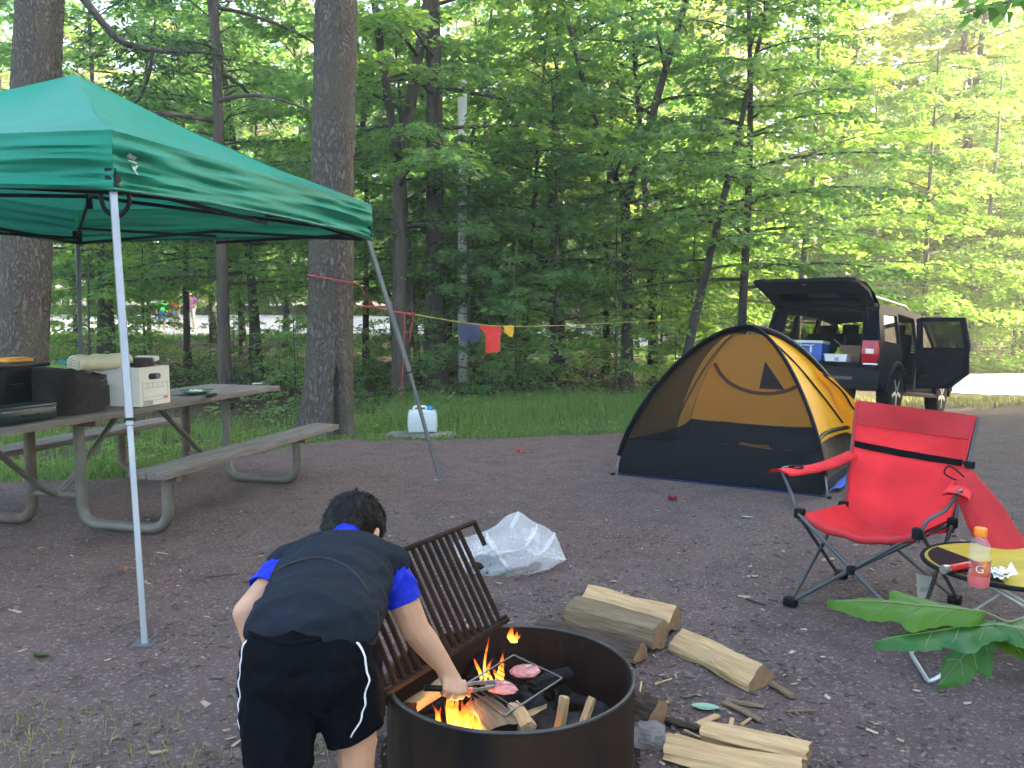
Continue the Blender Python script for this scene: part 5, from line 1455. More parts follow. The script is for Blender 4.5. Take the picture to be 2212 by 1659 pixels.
m = MB(); m.lathe([(RRAD + .003, .02), (RRAD + .022, .02), (RRAD + .022, .032), (RRAD + .003, .032)], 96, (0, 0, 0), True); m.build('ground_flange', IRON, fr, True, 40)
h0, h1 = G(832, 1497, RZ + .012) - Vector((RC.x, RC.y, 0)), G(1086, 1342, RZ + .012) - Vector((RC.x, RC.y, 0))
hc = (h1 - h0).normalized(); hl = (h1 - h0).length
hn = Vector((-hc.y, hc.x, 0)); th_ = R(60)
bar_d = hn * math.cos(th_) + Vector((0, 0, 1)) * math.sin(th_)
BL = .385
NBAR = 17
for k in range(NBAR):
    p = h0 + hc * (.015 + (hl - .03) * k / (NBAR - 1)); L_ = BL
    m = MB(); n_ = 56
    m.tube([p + bar_d * (L_ * i / n_) for i in range(n_ + 1)], [.0088 + .0014 * (i % 2) for i in range(n_ + 1)], 7); m.build('grate_bar', RUST, fr, True)
m = MB(); m.sqtube(h0 - hc * .01, h1 + hc * .03, .026, .016); m.build('hinge_bar', RUST, fr)
m = MB(); n_ = 80; m.tube([h0 + bar_d * BL + hc * ((hl + .105) * i / n_) for i in range(n_ + 1)], [.0092 + .0014 * (i % 2) for i in range(n_ + 1)], 7); m.build('top_bar', RUST, fr, True)
hp = h0 + bar_d * BL + hc * (hl + .10); m = MB(); m.tube([hp - bar_d * (.10 * i / 16) for i in range(17)], [.0092 + .0014 * (i % 2) for i in range(17)], 7); m.build('handle_bar', RUST, fr, True)
for q in (h0, h1):
    m = MB(); m.box(q + Vector((0, 0, -.01)), (.05, .012, .06), hc.to_track_quat('X', 'Z').to_matrix(), .003); m.build('hinge_lug', IRON, fr)
ASH = M('ash_bed', (.010, .0095, .009), .95, spec=.1, col2=(.075, .072, .07), vscale=16, bump=.9, bscale=60, bdist=.02)
m = MB(); m.grid(lambda u, v: Vector((lerp(0, RRAD - .008, v) * math.cos(2 * PI * u), lerp(0, RRAD - .008, v) * math.sin(2 * PI * u), .07 + .03 * (1 - v) + .02 * mnoise.noise(Vector((math.cos(2 * PI * u) * v * 6, math.sin(2 * PI * u) * v * 6, 1))))), 64, 24); m.build('ash_bed', ASH, fr, True)
# burnt lumps in the ash
CHAR = M('charred_wood', (.004, .004, .0045), .85, spec=.2, col2=(.018, .018, .019), vscale=20, bump=.9, bscale=40, bdist=.01)
def lump(name, c, s, mat, parent, seed, sub=3, amp=.35, sc=9):
    bm = bmesh.new(); bmesh.ops.create_icosphere(bm, subdivisions=sub, radius=1)
    for v in bm.verts:
        k = 1 + amp * mnoise.noise(v.co * sc / 6 + Vector((seed, seed * 2, 0))) + amp * .5 * abs(mnoise.noise(v.co * sc / 2.2 + Vector((0, seed, 3))))
        v.co = Vector((v.co.x * s[0] * k, v.co.y * s[1] * k, v.co.z * s[2] * k)) + Vector(c)
    me_ = bpy.data.meshes.new(name); bm.to_mesh(me_); bm.free()
    return link(name, me_, parent, mat)
for k in range(26):
    a_, r_ = random.uniform(0, 2 * PI), .33 * math.sqrt(random.random())
    lump('charcoal_lump', (r_ * math.cos(a_), r_ * math.sin(a_), .105), (random.uniform(.02, .045), random.uniform(.015, .035), random.uniform(.012, .028)), CHAR, fr, k * 1.7, 2)

# ------------------------------------------------------------------ split logs
WOOD = M('split_wood', (.38, .235, .11), .8, col2=(.54, .385, .205), vscale=5, stretch=(12, .9, 12), bump=.7, bscale=9, bdist=.012, spec=.2)
WOODO = M('weathered_split_wood', (.13, .092, .054), .85, col2=(.22, .165, .10), vscale=5, stretch=(12, .9, 12), bump=.8, bscale=9, bdist=.014, spec=.2)
LOGB = M('log_bark', (.045, .032, .024), .95, col2=(.09, .068, .05), vscale=8, stretch=(4, 1, 4), bump=.9, bscale=18, bdist=.02, spec=.15)
ENDG = M('end_grain', (.17, .10, .05), .85, col2=(.25, .165, .09), vscale=30, bump=.3, bscale=60)
def log(name, label, p, q, w, h, seed, mats=None, group=None, shape='wedge', roll=0.0, taper=1.0, cat='log', rough=.15):
    """a split log from p to q; the cross-section is a wedge with one barked side"""
    p, q = Vector(p), Vector(q)
    d = q - p; L = d.length
    o = thing(name, label, cat, p, 0, group)
    g = random.Random(seed)
    if shape == 'wedge': sec = [(-.5, 0), (-.44, .52), (-.1, .95), (.1, 1.0), (.5, .42), (.52, .08), (.2, 0)]; bark = {0, 6, 5}
    elif shape == 'half': sec = [(-.5, .05), (-.48, .3), (-.36, .62), (-.14, .9), (.14, .95), (.4, .66), (.5, .30), (.5, .04), (0, 0)]; bark = {2, 3, 4, 5}
    elif shape == 'slab': sec = [(-.5, .1), (-.5, .8), (-.2, 1.0), (.25, .92), (.5, .7), (.5, .12), (.0, 0)]; bark = {6, 5}
    else: sec = [(.5 * math.cos(2 * PI * k / 10), .5 + .5 * math.sin(2 * PI * k / 10)) for k in range(10)]; bark = set(range(10))
    sec = [(a_ + g.uniform(-.05, .05), b + g.uniform(-.04, .04)) for a_, b in sec]
    # more points round the section for a ragged look
    S2, bk = [], []
    n0 = len(sec)
    for i in range(n0):
        a_, b = sec[i], sec[(i + 1) % n0]
        for k in range(4): S2.append((lerp(a_[0], b[0], k / 4), lerp(a_[1], b[1], k / 4))); bk.append(i in bark)
    m_ = MB(); ns = 18; n_ = len(S2)
    y = d.normalized(); x = y.cross(Vector((0, 0, 1))).normalized(); z = x.cross(y)
    cr, sr = math.cos(roll), math.sin(roll)
    vs_ = []
    for j in range(ns + 1):
        t = j / ns; k = lerp(1, taper, t)
        for i, (a_, b) in enumerate(S2):
            nn_ = mnoise.noise(Vector((a_ * 3.0, b * 3.0, t * 2.2 + seed * 3.1))) * rough * 1.6 + mnoise.noise(Vector((a_ * 14, b * 14, t * 3 + seed))) * rough * .7
            xx, zz = (a_ * (1 + nn_)) * w * k, ((b - .5) * (1 + nn_)) * h * k
            xx, zz = xx * cr - zz * sr, xx * sr + zz * cr
            e = 0
            if j in (0, ns): e = (mnoise.noise(Vector((a_ * 3, b * 3, seed + j))) * .010) * min(1, L * 3)
            vs_.append(x * xx + z * (zz + h * .5) + y * (L * t + e) + x * .02 * math.sin(t * 3 + seed) * L)
    fs, mi = [], []
    for j in range(ns):
        for i in range(n_):
            i2 = (i + 1) % n_; fs.append((j * n_ + i, j * n_ + i2, (j + 1) * n_ + i2, (j + 1) * n_ + i)); mi.append(1 if bk[i] else 0)
    c0, c1 = sum((Vector(v) for v in vs_[:n_]), Vector()) / n_, sum((Vector(v) for v in vs_[-n_:]), Vector()) / n_
    vs_ += [c0, c1]; e0 = len(vs_) - 2
    for i in range(n_):
        fs.append((i, e0, (i + 1) % n_)); mi.append(2)
        fs.append((ns * n_ + (i + 1) % n_, e0 + 1, ns * n_ + i)); mi.append(2)
    # turned so that the grain runs along local y
    rot = Matrix((x, y, z)).to_3x3()
    vs_ = [rot @ v for v in vs_]
    me_ = bpy.data.meshes.new(name); me_.from_pydata([tuple(v) for v in vs_], [], fs); me_.update()
    mats = mats or (WOOD, LOGB, ENDG)
    for mm in mats: me_.materials.append(mm)
    me_.polygons.foreach_set('material_index', mi)
    me_.polygons.foreach_set('use_smooth', [True] * len(me_.polygons)); me_.set_sharp_from_angle(angle=R(38))
    b_ = link('split_wood', me_, o); o.rotation_euler = rot.transposed().to_euler()
    return o
GP = 'firewood beside the fire ring'
old = (WOODO, LOGB, ENDG)
log('firewood_log', 'grey-brown split log pressed against the back of the fire ring', G(1168, 1374, .04), G(1385, 1430, .04), .12, .085, 1, old, GP, 'half', .1)
log('firewood_log', 'dark weathered log in the middle of the three-log pile', G(1238, 1350, .04), G(1426, 1402, .04), .125, .125, 2, (WOODO, WOODO, ENDG), GP, 'slab', .15)
log('firewood_log', 'pale split log at the back of the log pile', G(1270, 1312, .04), G(1458, 1362, .04), .13, .105, 3, (WOOD, LOGB, ENDG), GP, 'wedge', .2)
log('firewood_log', 'bright freshly split log lying alone on the gravel', G(1470, 1398, .035), G(1648, 1484, .035), .135, .085, 5, (WOOD, LOGB, ENDG), GP, 'wedge', -.1)
log('firewood_log', 'short log end leaning against the right side of the fire ring', G(1360, 1545, .035), G(1425, 1572, .035), .12, .10, 6, (WOOD, LOGB, ENDG), GP, 'half', .2)
log('firewood_log', 'long split log at the bottom edge with its pale face up', G(1440, 1628, .035), G(1730, 1690, .035), .10, .07, 7, (WOOD, LOGB, ENDG), GP, 'wedge', .1)
log('firewood_log', 'narrow pale split piece lying on the bottom log', G(1520, 1598, .05), G(1745, 1655, .05), .07, .06, 8, (WOOD, LOGB, ENDG), GP, 'slab', -.2)
log('tree_root', 'thin bent grey root beside the kindling', G(1420, 1560, .032), G(1540, 1592, .032), .03, .03, 9, (LOGB, LOGB, ENDG), None, 'round', 0, .7, 'root')
KG = 'kindling by the firewood'
for i, (a_, b, w_, h_, col_, lab) in enumerate([
    ((1660, 1475), (1712, 1510), .035, .018, WOODO, 'grey flat splinter beside the lone bright log'),
    ((1568, 1515), (1650, 1530), .028, .012, WOODO, 'upper arm of the brown forked splinter pair'),
    ((1565, 1520), (1642, 1560), .028, .014, WOODO, 'lower arm of the brown forked splinter pair'),
    ((1508, 1570), (1548, 1548), .035, .012, WOOD, 'short orange-brown wood chunk behind the green leaf'),
    ((1570, 1595), (1580, 1555), .018, .010, WOOD, 'upright pale stick crossing another pale stick'),
    ((1562, 1578), (1660, 1592), .016, .010, WOOD, 'pale stick lying under the crossing one'),
    ((1458, 1590), (1535, 1612), .016, .010, WOOD, 'white sliver above the bottom log'),
    ((1378, 1520), (1388, 1475), .008, .008, WOOD, 'thin upright splinter behind the fire ring'),
    ((1370, 1500), (1428, 1532), .010, .008, WOOD, 'curved pale splinter on the short log end'),
    ((1698, 1580), (1742, 1610), .014, .008, WOODO, 'thin brown sliver at the right of the kindling'),
    ((1700, 1540), (1760, 1535), .010, .008, WOODO, 'brown twig lying level right of the forked splinters'),
    ((1478, 1580), (1520, 1598), .012, .008, WOOD, 'tiny pale splinter above the white sliver'),
    ((1600, 1568), (1628, 1548), .010, .007, WOOD, 'short pale splinter right of the crossing sticks'),
    ((1640, 1610), (1690, 1600), .010, .007, WOOD, 'slim pale splinter beside the narrow split piece'),
    ((1480, 1508), (1510, 1500), .010, .006, WOODO, 'small brown splinter below the lone bright log'),
    ((1415, 1480), (1450, 1468), .008, .006, WOOD, 'thin splinter between the ring and the lone log'),
    ((1668, 1638), (1722, 1626), .014, .008, WOOD, 'pale splinter near the end of the bottom log'),
    ((1612, 1295), (1655, 1308), .010, .008, LOGB, 'dark stick on the gravel left of the chair'),
    ((445, 1248), (520, 1240), .008, .006, LOGB, 'long thin twig on the gravel under the canopy'),
]):
    log('kindling_stick', lab, G(*a_, .033), G(*b, .033), w_, h_, 20 + i, (col_, col_, col_), KG, 'slab', .1, .8, 'kindling', .2)

# wood and burning things inside the ring
FG = 'wood burning in the fire ring'
log('fire_log', 'pale split log at the left inside of the fire ring', G(885, 1545, .15), G(965, 1492, .17), .085, .05, 40, (WOOD, LOGB, ENDG), FG, 'slab', .5)
log('fire_log', 'grey scorched slab leaning on the front of the ring', G(1040, 1530, .19), G(1085, 1592, .20), .085, .035, 41, (WOODO, CHAR, CHAR), FG, 'slab', .0)
log('fire_log', 'pale squared stick pointing at the front rim', G(1108, 1545, .19), G(1142, 1592, .20), .045, .045, 42, (WOOD, WOOD, WOOD), FG, 'slab', .2)
log('fire_log', 'burnt log end with a pale split top', G(1115, 1548, .17), G(1175, 1525, .19), .06, .05, 43, (WOOD, CHAR, ENDG), FG, 'half', .3)
log('fire_log', 'upright square stick in the right half of the ring', G(1213, 1588, .12), G(1228, 1505, .24), .032, .030, 44, (WOOD, WOOD, WOOD), FG, 'slab', .2)
log('fire_log', 'thinner leaning stick nearest the right rim', G(1255, 1580, .15), G(1284, 1510, .23), .024, .022, 45, (WOOD, WOOD, WOOD), FG, 'slab', .2)
log('fire_log', 'charred log behind the flames', G(1030, 1480, .12), G(1055, 1410, .14), .10, .07, 46, (CHAR, CHAR, CHAR), FG, 'half', .2)
log('fire_log', 'charred black stick in the middle of the ring', G(1150, 1500, .14), G(1230, 1470, .15), .06, .05, 47, (CHAR, CHAR, CHAR), FG, 'round', .2)
# wire grill with two patties
WIRE = M('grill_wire', (.20, .20, .20), .35, .9, var=.2)
gz = .235
gr = thing('wire_grill', 'small wire grill resting inside the fire ring', 'grill', (0, 2.62, gz))
gp = [G(1002, 1480, gz), G(1092, 1545, gz), G(1215, 1465, gz), G(1110, 1415, gz)]
gp = [p - Vector((0, 2.62, gz)) for p in gp]
m = MB(); m.tube(fillet(gp + gp[:1], .008), .0035, 8); m.build('outer_wire', WIRE, gr, True)
m = MB(); m.tube([gp[0] + Vector((0, 0, -.018)), gp[1] + Vector((0, 0, -.018))], .003, 6); m.tube([gp[1] + Vector((0, 0, -.018)), gp[1]], .003, 6); m.tube([gp[0] + Vector((0, 0, -.018)), gp[0]], .003, 6); m.build('front_wire', WIRE, gr, True)
for k in range(1, 12):
    m = MB(); m.tube([gp[0].lerp(gp[3], k / 12), gp[1].lerp(gp[2], k / 12)], .0016, 5); m.build('cross_wire', WIRE if k < 3 else CHAR, gr, True)
MEAT = M('raw_patty', (.42, .115, .105), .45, col2=(.58, .26, .24), vscale=38, bump=.6, bscale=90, bdist=.006, spec=.5)
for px_, py_, lab, sx, rz_ in ((1134, 1458, 'round pink burger patty lying alone on the grill', 1.0, .3), (1082, 1493, 'pink burger patty touched by the tongs', 1.12, -.5)):
    o = thing('burger_patty', lab, 'burger patty', G(px_, py_, gz + .005), rz_, 'patties on the grill')
    lump('meat', (0, 0, .013), (.050 * sx, .040 / sx * 1.05, .0155), MEAT, o, px_, 4, .12, 16)
    m = MB(); m.lathe([(.0, .0275), (.016, .0285), (.0, .0295)], 12, (.008, .004, 0)); m.build('fat_fleck', M('fat_fleck', (.66, .42, .38), .4), o, True, wobble=.008, wscale=90)

# flames
def flame_mat():
    m_ = bpy.data.materials.new('flame'); m_.use_nodes = True
    n_, L = m_.node_tree.nodes, m_.node_tree.links
    for x in list(n_):
        if x.type != 'OUTPUT_MATERIAL': n_.remove(x)
    tc = n_.new('ShaderNodeTexCoord'); sx = n_.new('ShaderNodeSeparateXYZ'); L.new(tc.outputs['Generated'], sx.inputs[0])
    no = n_.new('ShaderNodeTexNoise'); no.inputs['Scale'].default_value = 44; no.inputs['Detail'].default_value = 3; L.new(tc.outputs['Object'], no.inputs['Vector'])
    ad = n_.new('ShaderNodeMath'); ad.operation = 'MULTIPLY_ADD'; ad.inputs[1].default_value = .85; L.new(no.outputs['Fac'], ad.inputs[0]); 
    sb = n_.new('ShaderNodeMath'); sb.operation = 'SUBTRACT'; sb.inputs[1].default_value = .42; L.new(sx.outputs['Z'], sb.inputs[0]); L.new(sb.outputs[0], ad.inputs[2])
    cr = n_.new('ShaderNodeValToRGB'); e = cr.color_ramp.elements
    e[0].position = .10; e[0].color = (1, .52, .10, 1); e[1].position = .85; e[1].color = (.70, .06, .006, 1)
    x = cr.color_ramp.elements.new(.40); x.color = (1, .26, .02, 1)
    L.new(ad.outputs[0], cr.inputs[0])
    em = n_.new('ShaderNodeEmission'); em.inputs['Strength'].default_value = .5; L.new(cr.outputs[0], em.inputs[0])
    tr = n_.new('ShaderNodeBsdfTransparent'); mx = n_.new('ShaderNodeMixShader')
    mr = n_.new('ShaderNodeMapRange'); mr.inputs['From Min'].default_value = .2; mr.inputs['From Max'].default_value = .95; mr.inputs['To Min'].default_value = .30; mr.inputs['To Max'].default_value = .94
    L.new(ad.outputs[0], mr.inputs['Value']); L.new(mr.outputs[0], mx.inputs[0]); L.new(em.outputs[0], mx.inputs[1]); L.new(tr.outputs[0], mx.inputs[2])
    L.new(mx.outputs[0], n_['Material Output'].inputs['Surface'])
    return m_
FLAME = flame_mat()
def flame(label, base, tongues, seed):
    o = thing('flame', label, 'flame', base, 0, 'flames of the campfire')
    g = random.Random(seed)
    for (dx, dy, h_, w_, lean_) in tongues:
        m_ = MB()
        ph = g.uniform(0, 6)
        def fn(u, v, dx=dx, dy=dy, h_=h_, w_=w_, lean_=lean_, ph=ph):
            a_ = 2 * PI * u
            r_ = w_ * (math.sin(PI * min(1, .16 + .84 * v)) ** .9) * (1 - .35 * v) * (1 + .3 * mnoise.noise(Vector((math.cos(a_) * 1.5, math.sin(a_) * 1.5, v * 3 + ph))))
            return Vector((dx + lean_ * h_ * v * v + .22 * w_ * math.sin(v * 7 + ph) + r_ * math.cos(a_), dy + .2 * w_ * math.cos(v * 6 + ph) + r_ * .55 * math.sin(a_), h_ * v))
        m_.grid(fn, 14, 20); m_.build('tongue', FLAME, o, True)
gF = random.Random(5)
def bunch(n, rx, ry, h0_, h1_, w0, w1, lean_):
    return [(gF.uniform(-rx, rx), gF.uniform(-ry, ry), gF.uniform(h0_, h1_), gF.uniform(w0, w1), gF.uniform(-lean_, lean_)) for _ in range(n)]
flame('largest flame at the front left of the fire ring', G(990, 1580, .12), bunch(11, .075, .03, .05, .12, .008, .018, .4) + bunch(5, .04, .02, .10, .18, .007, .015, .25), 1)
flame('flickering flame behind the wire grill', G(1058, 1472, .16), bunch(6, .045, .02, .04, .09, .006, .012, .4) + [(.035, .01, .105, .012, .15), (-.02, .02, .165, .005, .12)], 2)
flame('small detached flame by the back of the ring', G(1105, 1388, .24), [(.0, 0, .062, .014, -.05), (.010, .0, .045, .010, .3), (.016, .0, .030, .008, .6)], 3)
fl_l = bpy.data.lights.new('fire_glow', 'POINT'); fl_l.energy = .6; fl_l.color = (1, .42, .12); fl_l.shadow_soft_size = .05
flo = bpy.data.objects.new('fire_glow', fl_l); COL.objects.link(flo); flo.location = G(990, 1565, .20)
for o in list(bpy.data.objects):
    if o.get('label') == 'largest flame at the front left of the fire ring':
        EMB = M('glowing_ember', (.05, .015, .01), .9, emis=(1.0, .10, .01), estr=.8, var=.4)
        for k in range(7):
            lump('ember', (random.uniform(-.08, .09), random.uniform(-.03, .05), random.uniform(-.02, .01)), (.018, .015, .012), EMB, o, k * 2.3, 2)
# ------------------------------------------------------------------ boy bending over the fire
def cap(p, q, r1, r2, n=None):
    p, q = Vector(p), Vector(q)
    k = n or max(2, int((q - p).length / (min(r1, r2) * .35)))
    return [(p.lerp(q, i / k), (lerp(r1, r2, i / k),) * 3, None) for i in range(k + 1)]
def ell(c, r, rot=None): return [(Vector(c), r, rot)]
def blob(name, prims, voxel, it, mat, parent, origin=Vector((0, 0, 0)), cuts=(), solid=0.0, sub=2, fac=.5, wrinkle=None):
    """one continuous skin over overlapping shapes; cuts = (point, normal) planes that open it"""
    bm = bmesh.new()
    for c, r, rot in prims:
        M4 = Matrix.Translation(c) @ (rot.to_4x4() if rot else Matrix()) @ Matrix.Diagonal((*r, 1))
        bmesh.ops.create_icosphere(bm, subdivisions=sub, radius=1, matrix=M4)
    me = bpy.data.meshes.new(name); bm.to_mesh(me); bm.free()
    o = bpy.data.objects.new(name, me); COL.objects.link(o)
    rm = o.modifiers.new('r', 'REMESH'); rm.mode = 'VOXEL'; rm.voxel_size = voxel
    sm = o.modifiers.new('s', 'SMOOTH'); sm.factor = fac; sm.iterations = it
    dg = bpy.context.evaluated_depsgraph_get()
    me2 = bpy.data.meshes.new_from_object(o.evaluated_get(dg))
    bpy.data.objects.remove(o); bpy.data.meshes.remove(me)
    bm = bmesh.new(); bm.from_mesh(me2)
    for pt, nrm in cuts:
        bmesh.ops.bisect_plane(bm, geom=bm.verts[:] + bm.edges[:] + bm.faces[:], plane_co=pt, plane_no=nrm, clear_outer=True)
    if wrinkle:
        bm.normal_update()
        for v in bm.verts:
            q = Vector((v.co.x * wrinkle[1][0], v.co.y * wrinkle[1][1], v.co.z * wrinkle[1][2]))
            k = abs(mnoise.noise(q)) + .5 * abs(mnoise.noise(q * 2.3 + Vector((3, 1, 7))))
            v.co += v.normal * wrinkle[0] * (.35 - k)
    for v in bm.verts: v.co -= origin
    bm.to_mesh(me2); bm.free()
    me2.name = name
    me2.polygons.foreach_set('use_smooth', [True] * len(me2.polygons))
    ob = link(name, me2, parent, mat)
    if solid:
        sd_ = ob.modifiers.new('t', 'SOLIDIFY'); sd_.thickness = solid; sd_.offset = 0
    return ob
def skin_mat(name, col):
    m_ = M(name, col, .5, var=.10, vscale=14, bump=.08, bscale=150, spec=.4)
    b = m_.node_tree.nodes['Principled BSDF']
    b.inputs['Subsurface Weight'].default_value = .12; b.inputs['Subsurface Radius'].default_value = (.02, .008, .004); b.inputs['Subsurface Scale'].default_value = .3
    return m_
SKIN = skin_mat('tan_skin', (.46, .265, .165))
SHIRT = M('charcoal_jersey', (.0095, .0145, .0225), .8, var=.18, vscale=7, bump=.3, bscale=12, bdist=.012, spec=.15)
BLUE = M('royal_blue_jersey', (.006, .022, .44), .6, var=.12, vscale=12, bump=.3, bscale=22, bdist=.01, spec=.2)
SHORTS = M('black_shorts', (.0022, .0027, .0045), .9, var=.2, vscale=9, bump=.5, bscale=11, bdist=.02, spec=.08)
HAIRM = M('black_hair', (.005, .0045, .0045), .5, var=.4, vscale=60, spec=.22)
WHITE = M('white_piping', (.72, .74, .76), .6, var=.05)
B0 = Vector((-.515, 2.04, Z0))
boy = thing('person', 'person in dark jersey with blue sleeves bending over the fire with tongs', 'person', B0)
hipR, hipL = Vector((-.44, 2.06, .61)), Vector((-.595, 2.05, .61))
kneeR, kneeL = Vector((-.405, 2.07, .34)), Vector((-.580, 1.985, .33))
ankR, ankL = Vector((-.405, 2.04, .10)), Vector((-.585, 1.93, .10))
shR, shL = Vector((-.368, 2.42, .700)), Vector((-.664, 2.41, .700))
elR, wrR = Vector((-.292, 2.40, .520)), Vector((-.205, 2.405, .400))
hdR = Vector((-.180, 2.405, .352))
elL, wrL = Vector((-.738, 2.25, .62)), Vector((-.690, 2.22, .46))
chest = Vector((-.512, 2.37, .705)); belly = Vector((-.515, 2.20, .655))
HD = Vector((-.503, 2.615, .760))
f_ = Vector((.42, .62, -.62)).normalized(); u_ = Vector((.10, .60, .75)); u_ = (u_ - f_ * u_.dot(f_)).normalized(); e_ = f_.cross(u_)     # face, crown, right ear
HR = Matrix((e_, f_, u_)).transposed()
def hp_(a_, b, c): return HD + e_ * a_ + f_ * b + u_ * c
prims = []
prims += ell((-.515, 2.085, .605), (.150, .10, .10)) + ell(belly, (.152, .13, .105)) + ell(chest, (.145, .13, .095))
prims += cap(hipR, kneeR, .075, .056) + cap(kneeR, ankR, .054, .034) + cap(hipL, kneeL, .075, .056) + cap(kneeL, ankL, .054, .034)
for a_ in (ankR, ankL):
    prims += cap(a_ + Vector((0, -.025, -.045)), a_ + Vector((.015, .12, -.055)), .033, .026)
prims += cap(shR, elR, .054, .046) + cap(elR, elR.lerp(wrR, .4), .043, .042) + cap(elR.lerp(wrR, .4), wrR, .042, .029)
prims += cap(shL, elL, .053, .042) + cap(elL, wrL, .042, .028) + ell(wrL + Vector((.02, .02, -.05)), (.026, .035, .045))
prims += cap(chest + Vector((0, .05, .03)), hp_(0, -.02, -.06), .056, .050)
prims += ell(HD, (.082, .098, .104), HR) + ell(hp_(0, .028, -.055), (.058, .062, .052), HR)
prims += ell(hp_(0, .092, -.030), (.011, .014, .017), HR) + ell(hp_(0, .080, -.066), (.020, .012, .008), HR) + ell(hp_(0, .078, .018), (.045, .016, .010), HR) + ell(hp_(0, .066, -.092), (.022, .02, .016), HR)
for s in (-1, 1):
    ear = hp_(s * .088, .0, -.026)
    prims += ell(ear, (.009, .017, .028), HR @ Matrix.Rotation(s * .35, 3, 'Z'))
# right hand closed round the tongs: the grip axis runs to the right and a little away
ga = Vector((.93, .30, -.18)).normalized(); gn = Vector((.1, -.45, -.88)).normalized(); gn = (gn - ga * gn.dot(ga)).normalized(); gb_ = ga.cross(gn)
prims += cap(wrR, hdR + Vector((-.008, 0, .012)), .029, .031) + ell(hdR, (.030, .036, .030))
for k in range(4):
    r_ = [.0098, .0104, .0100, .0086][k]; ln = [.9, 1.0, .95, .78][k]
    b = hdR + ga * (.030 - .0205 * k) + gb_ * -.026 + gn * .004
    pts = [b, b + gn * .030 * ln - gb_ * .010, b + gn * .046 * ln + gb_ * .016 * ln, b + gn * .034 * ln + gb_ * .036 * ln]
    for i in range(3): prims += cap(pts[i], pts[i + 1], r_ * (1 - .07 * i), r_ * (1 - .07 * (i + 1)))
t0 = hdR + ga * .020 + gb_ * .024
prims += cap(t0, t0 + ga * .030 + gn * .016, .0125, .011) + cap(t0 + ga * .030 + gn * .016, t0 + ga * .040 + gn * .036 - gb_ * .008, .0105, .009)
# left hand on the thigh, fingers down
for k in range(4):
    b = wrL + Vector((.004 + .002 * k, -.018 + .019 * k, -.085)); prims += cap(b, b + Vector((.010, .006, -.034 + .004 * abs(k - 1.5))), .0092, .0085) + cap(b + Vector((.010, .006, -.034)), b + Vector((.024, .008, -.054)), .0085, .0075)
prims += cap(wrL + Vector((.02, .045, -.035)), wrL + Vector((.034, .066, -.065)), .011, .009)
blob('body', prims, .0055, 5, SKIN, boy, B0)
for s in (-1, 1):
    m = MB(); m.lathe([(0, -.008), (.008, 0), (0, .008)], 10); eo_ = lump('eye', hp_(s * .028, .083, -.005) - B0, (.010, .010, .008), M('eye_white', (.6, .58, .55), .3), boy, 1, 2, 0.0)
# jersey
hem_p, hem_n = Vector((-.515, 1.955, .69)), Vector((0, -.86, -.30)).normalized()
sp = ell((-.515, 2.085, .645), (.180, .125, .128)) + ell(belly, (.178, .145, .122)) + ell(Vector((-.513, 2.29, .690)), (.180, .13, .114)) + ell(chest, (.176, .13, .106)) + ell(Vector((-.512, 2.45, .730)), (.150, .075, .072))
sp += cap(chest + Vector((.06, .05, .02)), shR, .078, .066) + cap(chest + Vector((-.06, .05, .02)), shL, .078, .066)
shirt = blob('jersey', sp, .0055, 12, SHIRT, boy, B0, [(hem_p, hem_n)], .004, wrinkle=(.014, (5, 13, 9)))
for s, a_, b in ((1, shR, elR), (-1, shL, elL)):
    dd = (b - a_).normalized(); L_ = (b - a_).length
    pr = cap(a_ + dd * .005, a_ + dd * .02, .058, .061) + cap(a_ + dd * .02, a_ + dd * .16, .061, .056)
    blob('sleeve', pr, .005, 8, BLUE, boy, B0, [(a_ + dd * (.115 if s > 0 else .11), dd)], .004, wrinkle=(.012, (14, 14, 14)))
nk = blob('collar', cap(chest + Vector((0, .105, .040)), chest + Vector((0, .145, .052)), .057, .054), .006, 5, BLUE, boy, B0)
# piping across the back of the jersey
vb = BVHTree.FromPolygons([v.co + B0 for v in shirt.data.vertices], [tuple(p.vertices) for p in shirt.data.polygons])
eye = Vector((0, 0, CAM_H))
def on(bvh, px_, py_, off=.003):
    d = ray(px_, py_).normalized(); h = bvh.ray_cast(eye, d)
    return None if h[0] is None else h[0] - d * off
pts = [on(vb, q.x, q.y) for q in arc([Vector((568, 1262, 0)), Vector((590, 1240, 0)), Vector((632, 1216, 0)), Vector((690, 1205, 0)), Vector((745, 1222, 0)), Vector((780, 1255, 0)), Vector((800, 1290, 0))], 6)]
pts = [p - B0 for p in pts if p is not None]
if len(pts) > 4:
    m = MB(); m.tube(pts, .0042, 6); m.build('back_piping', M('black_piping', (.006, .006, .007), .6), boy, True)
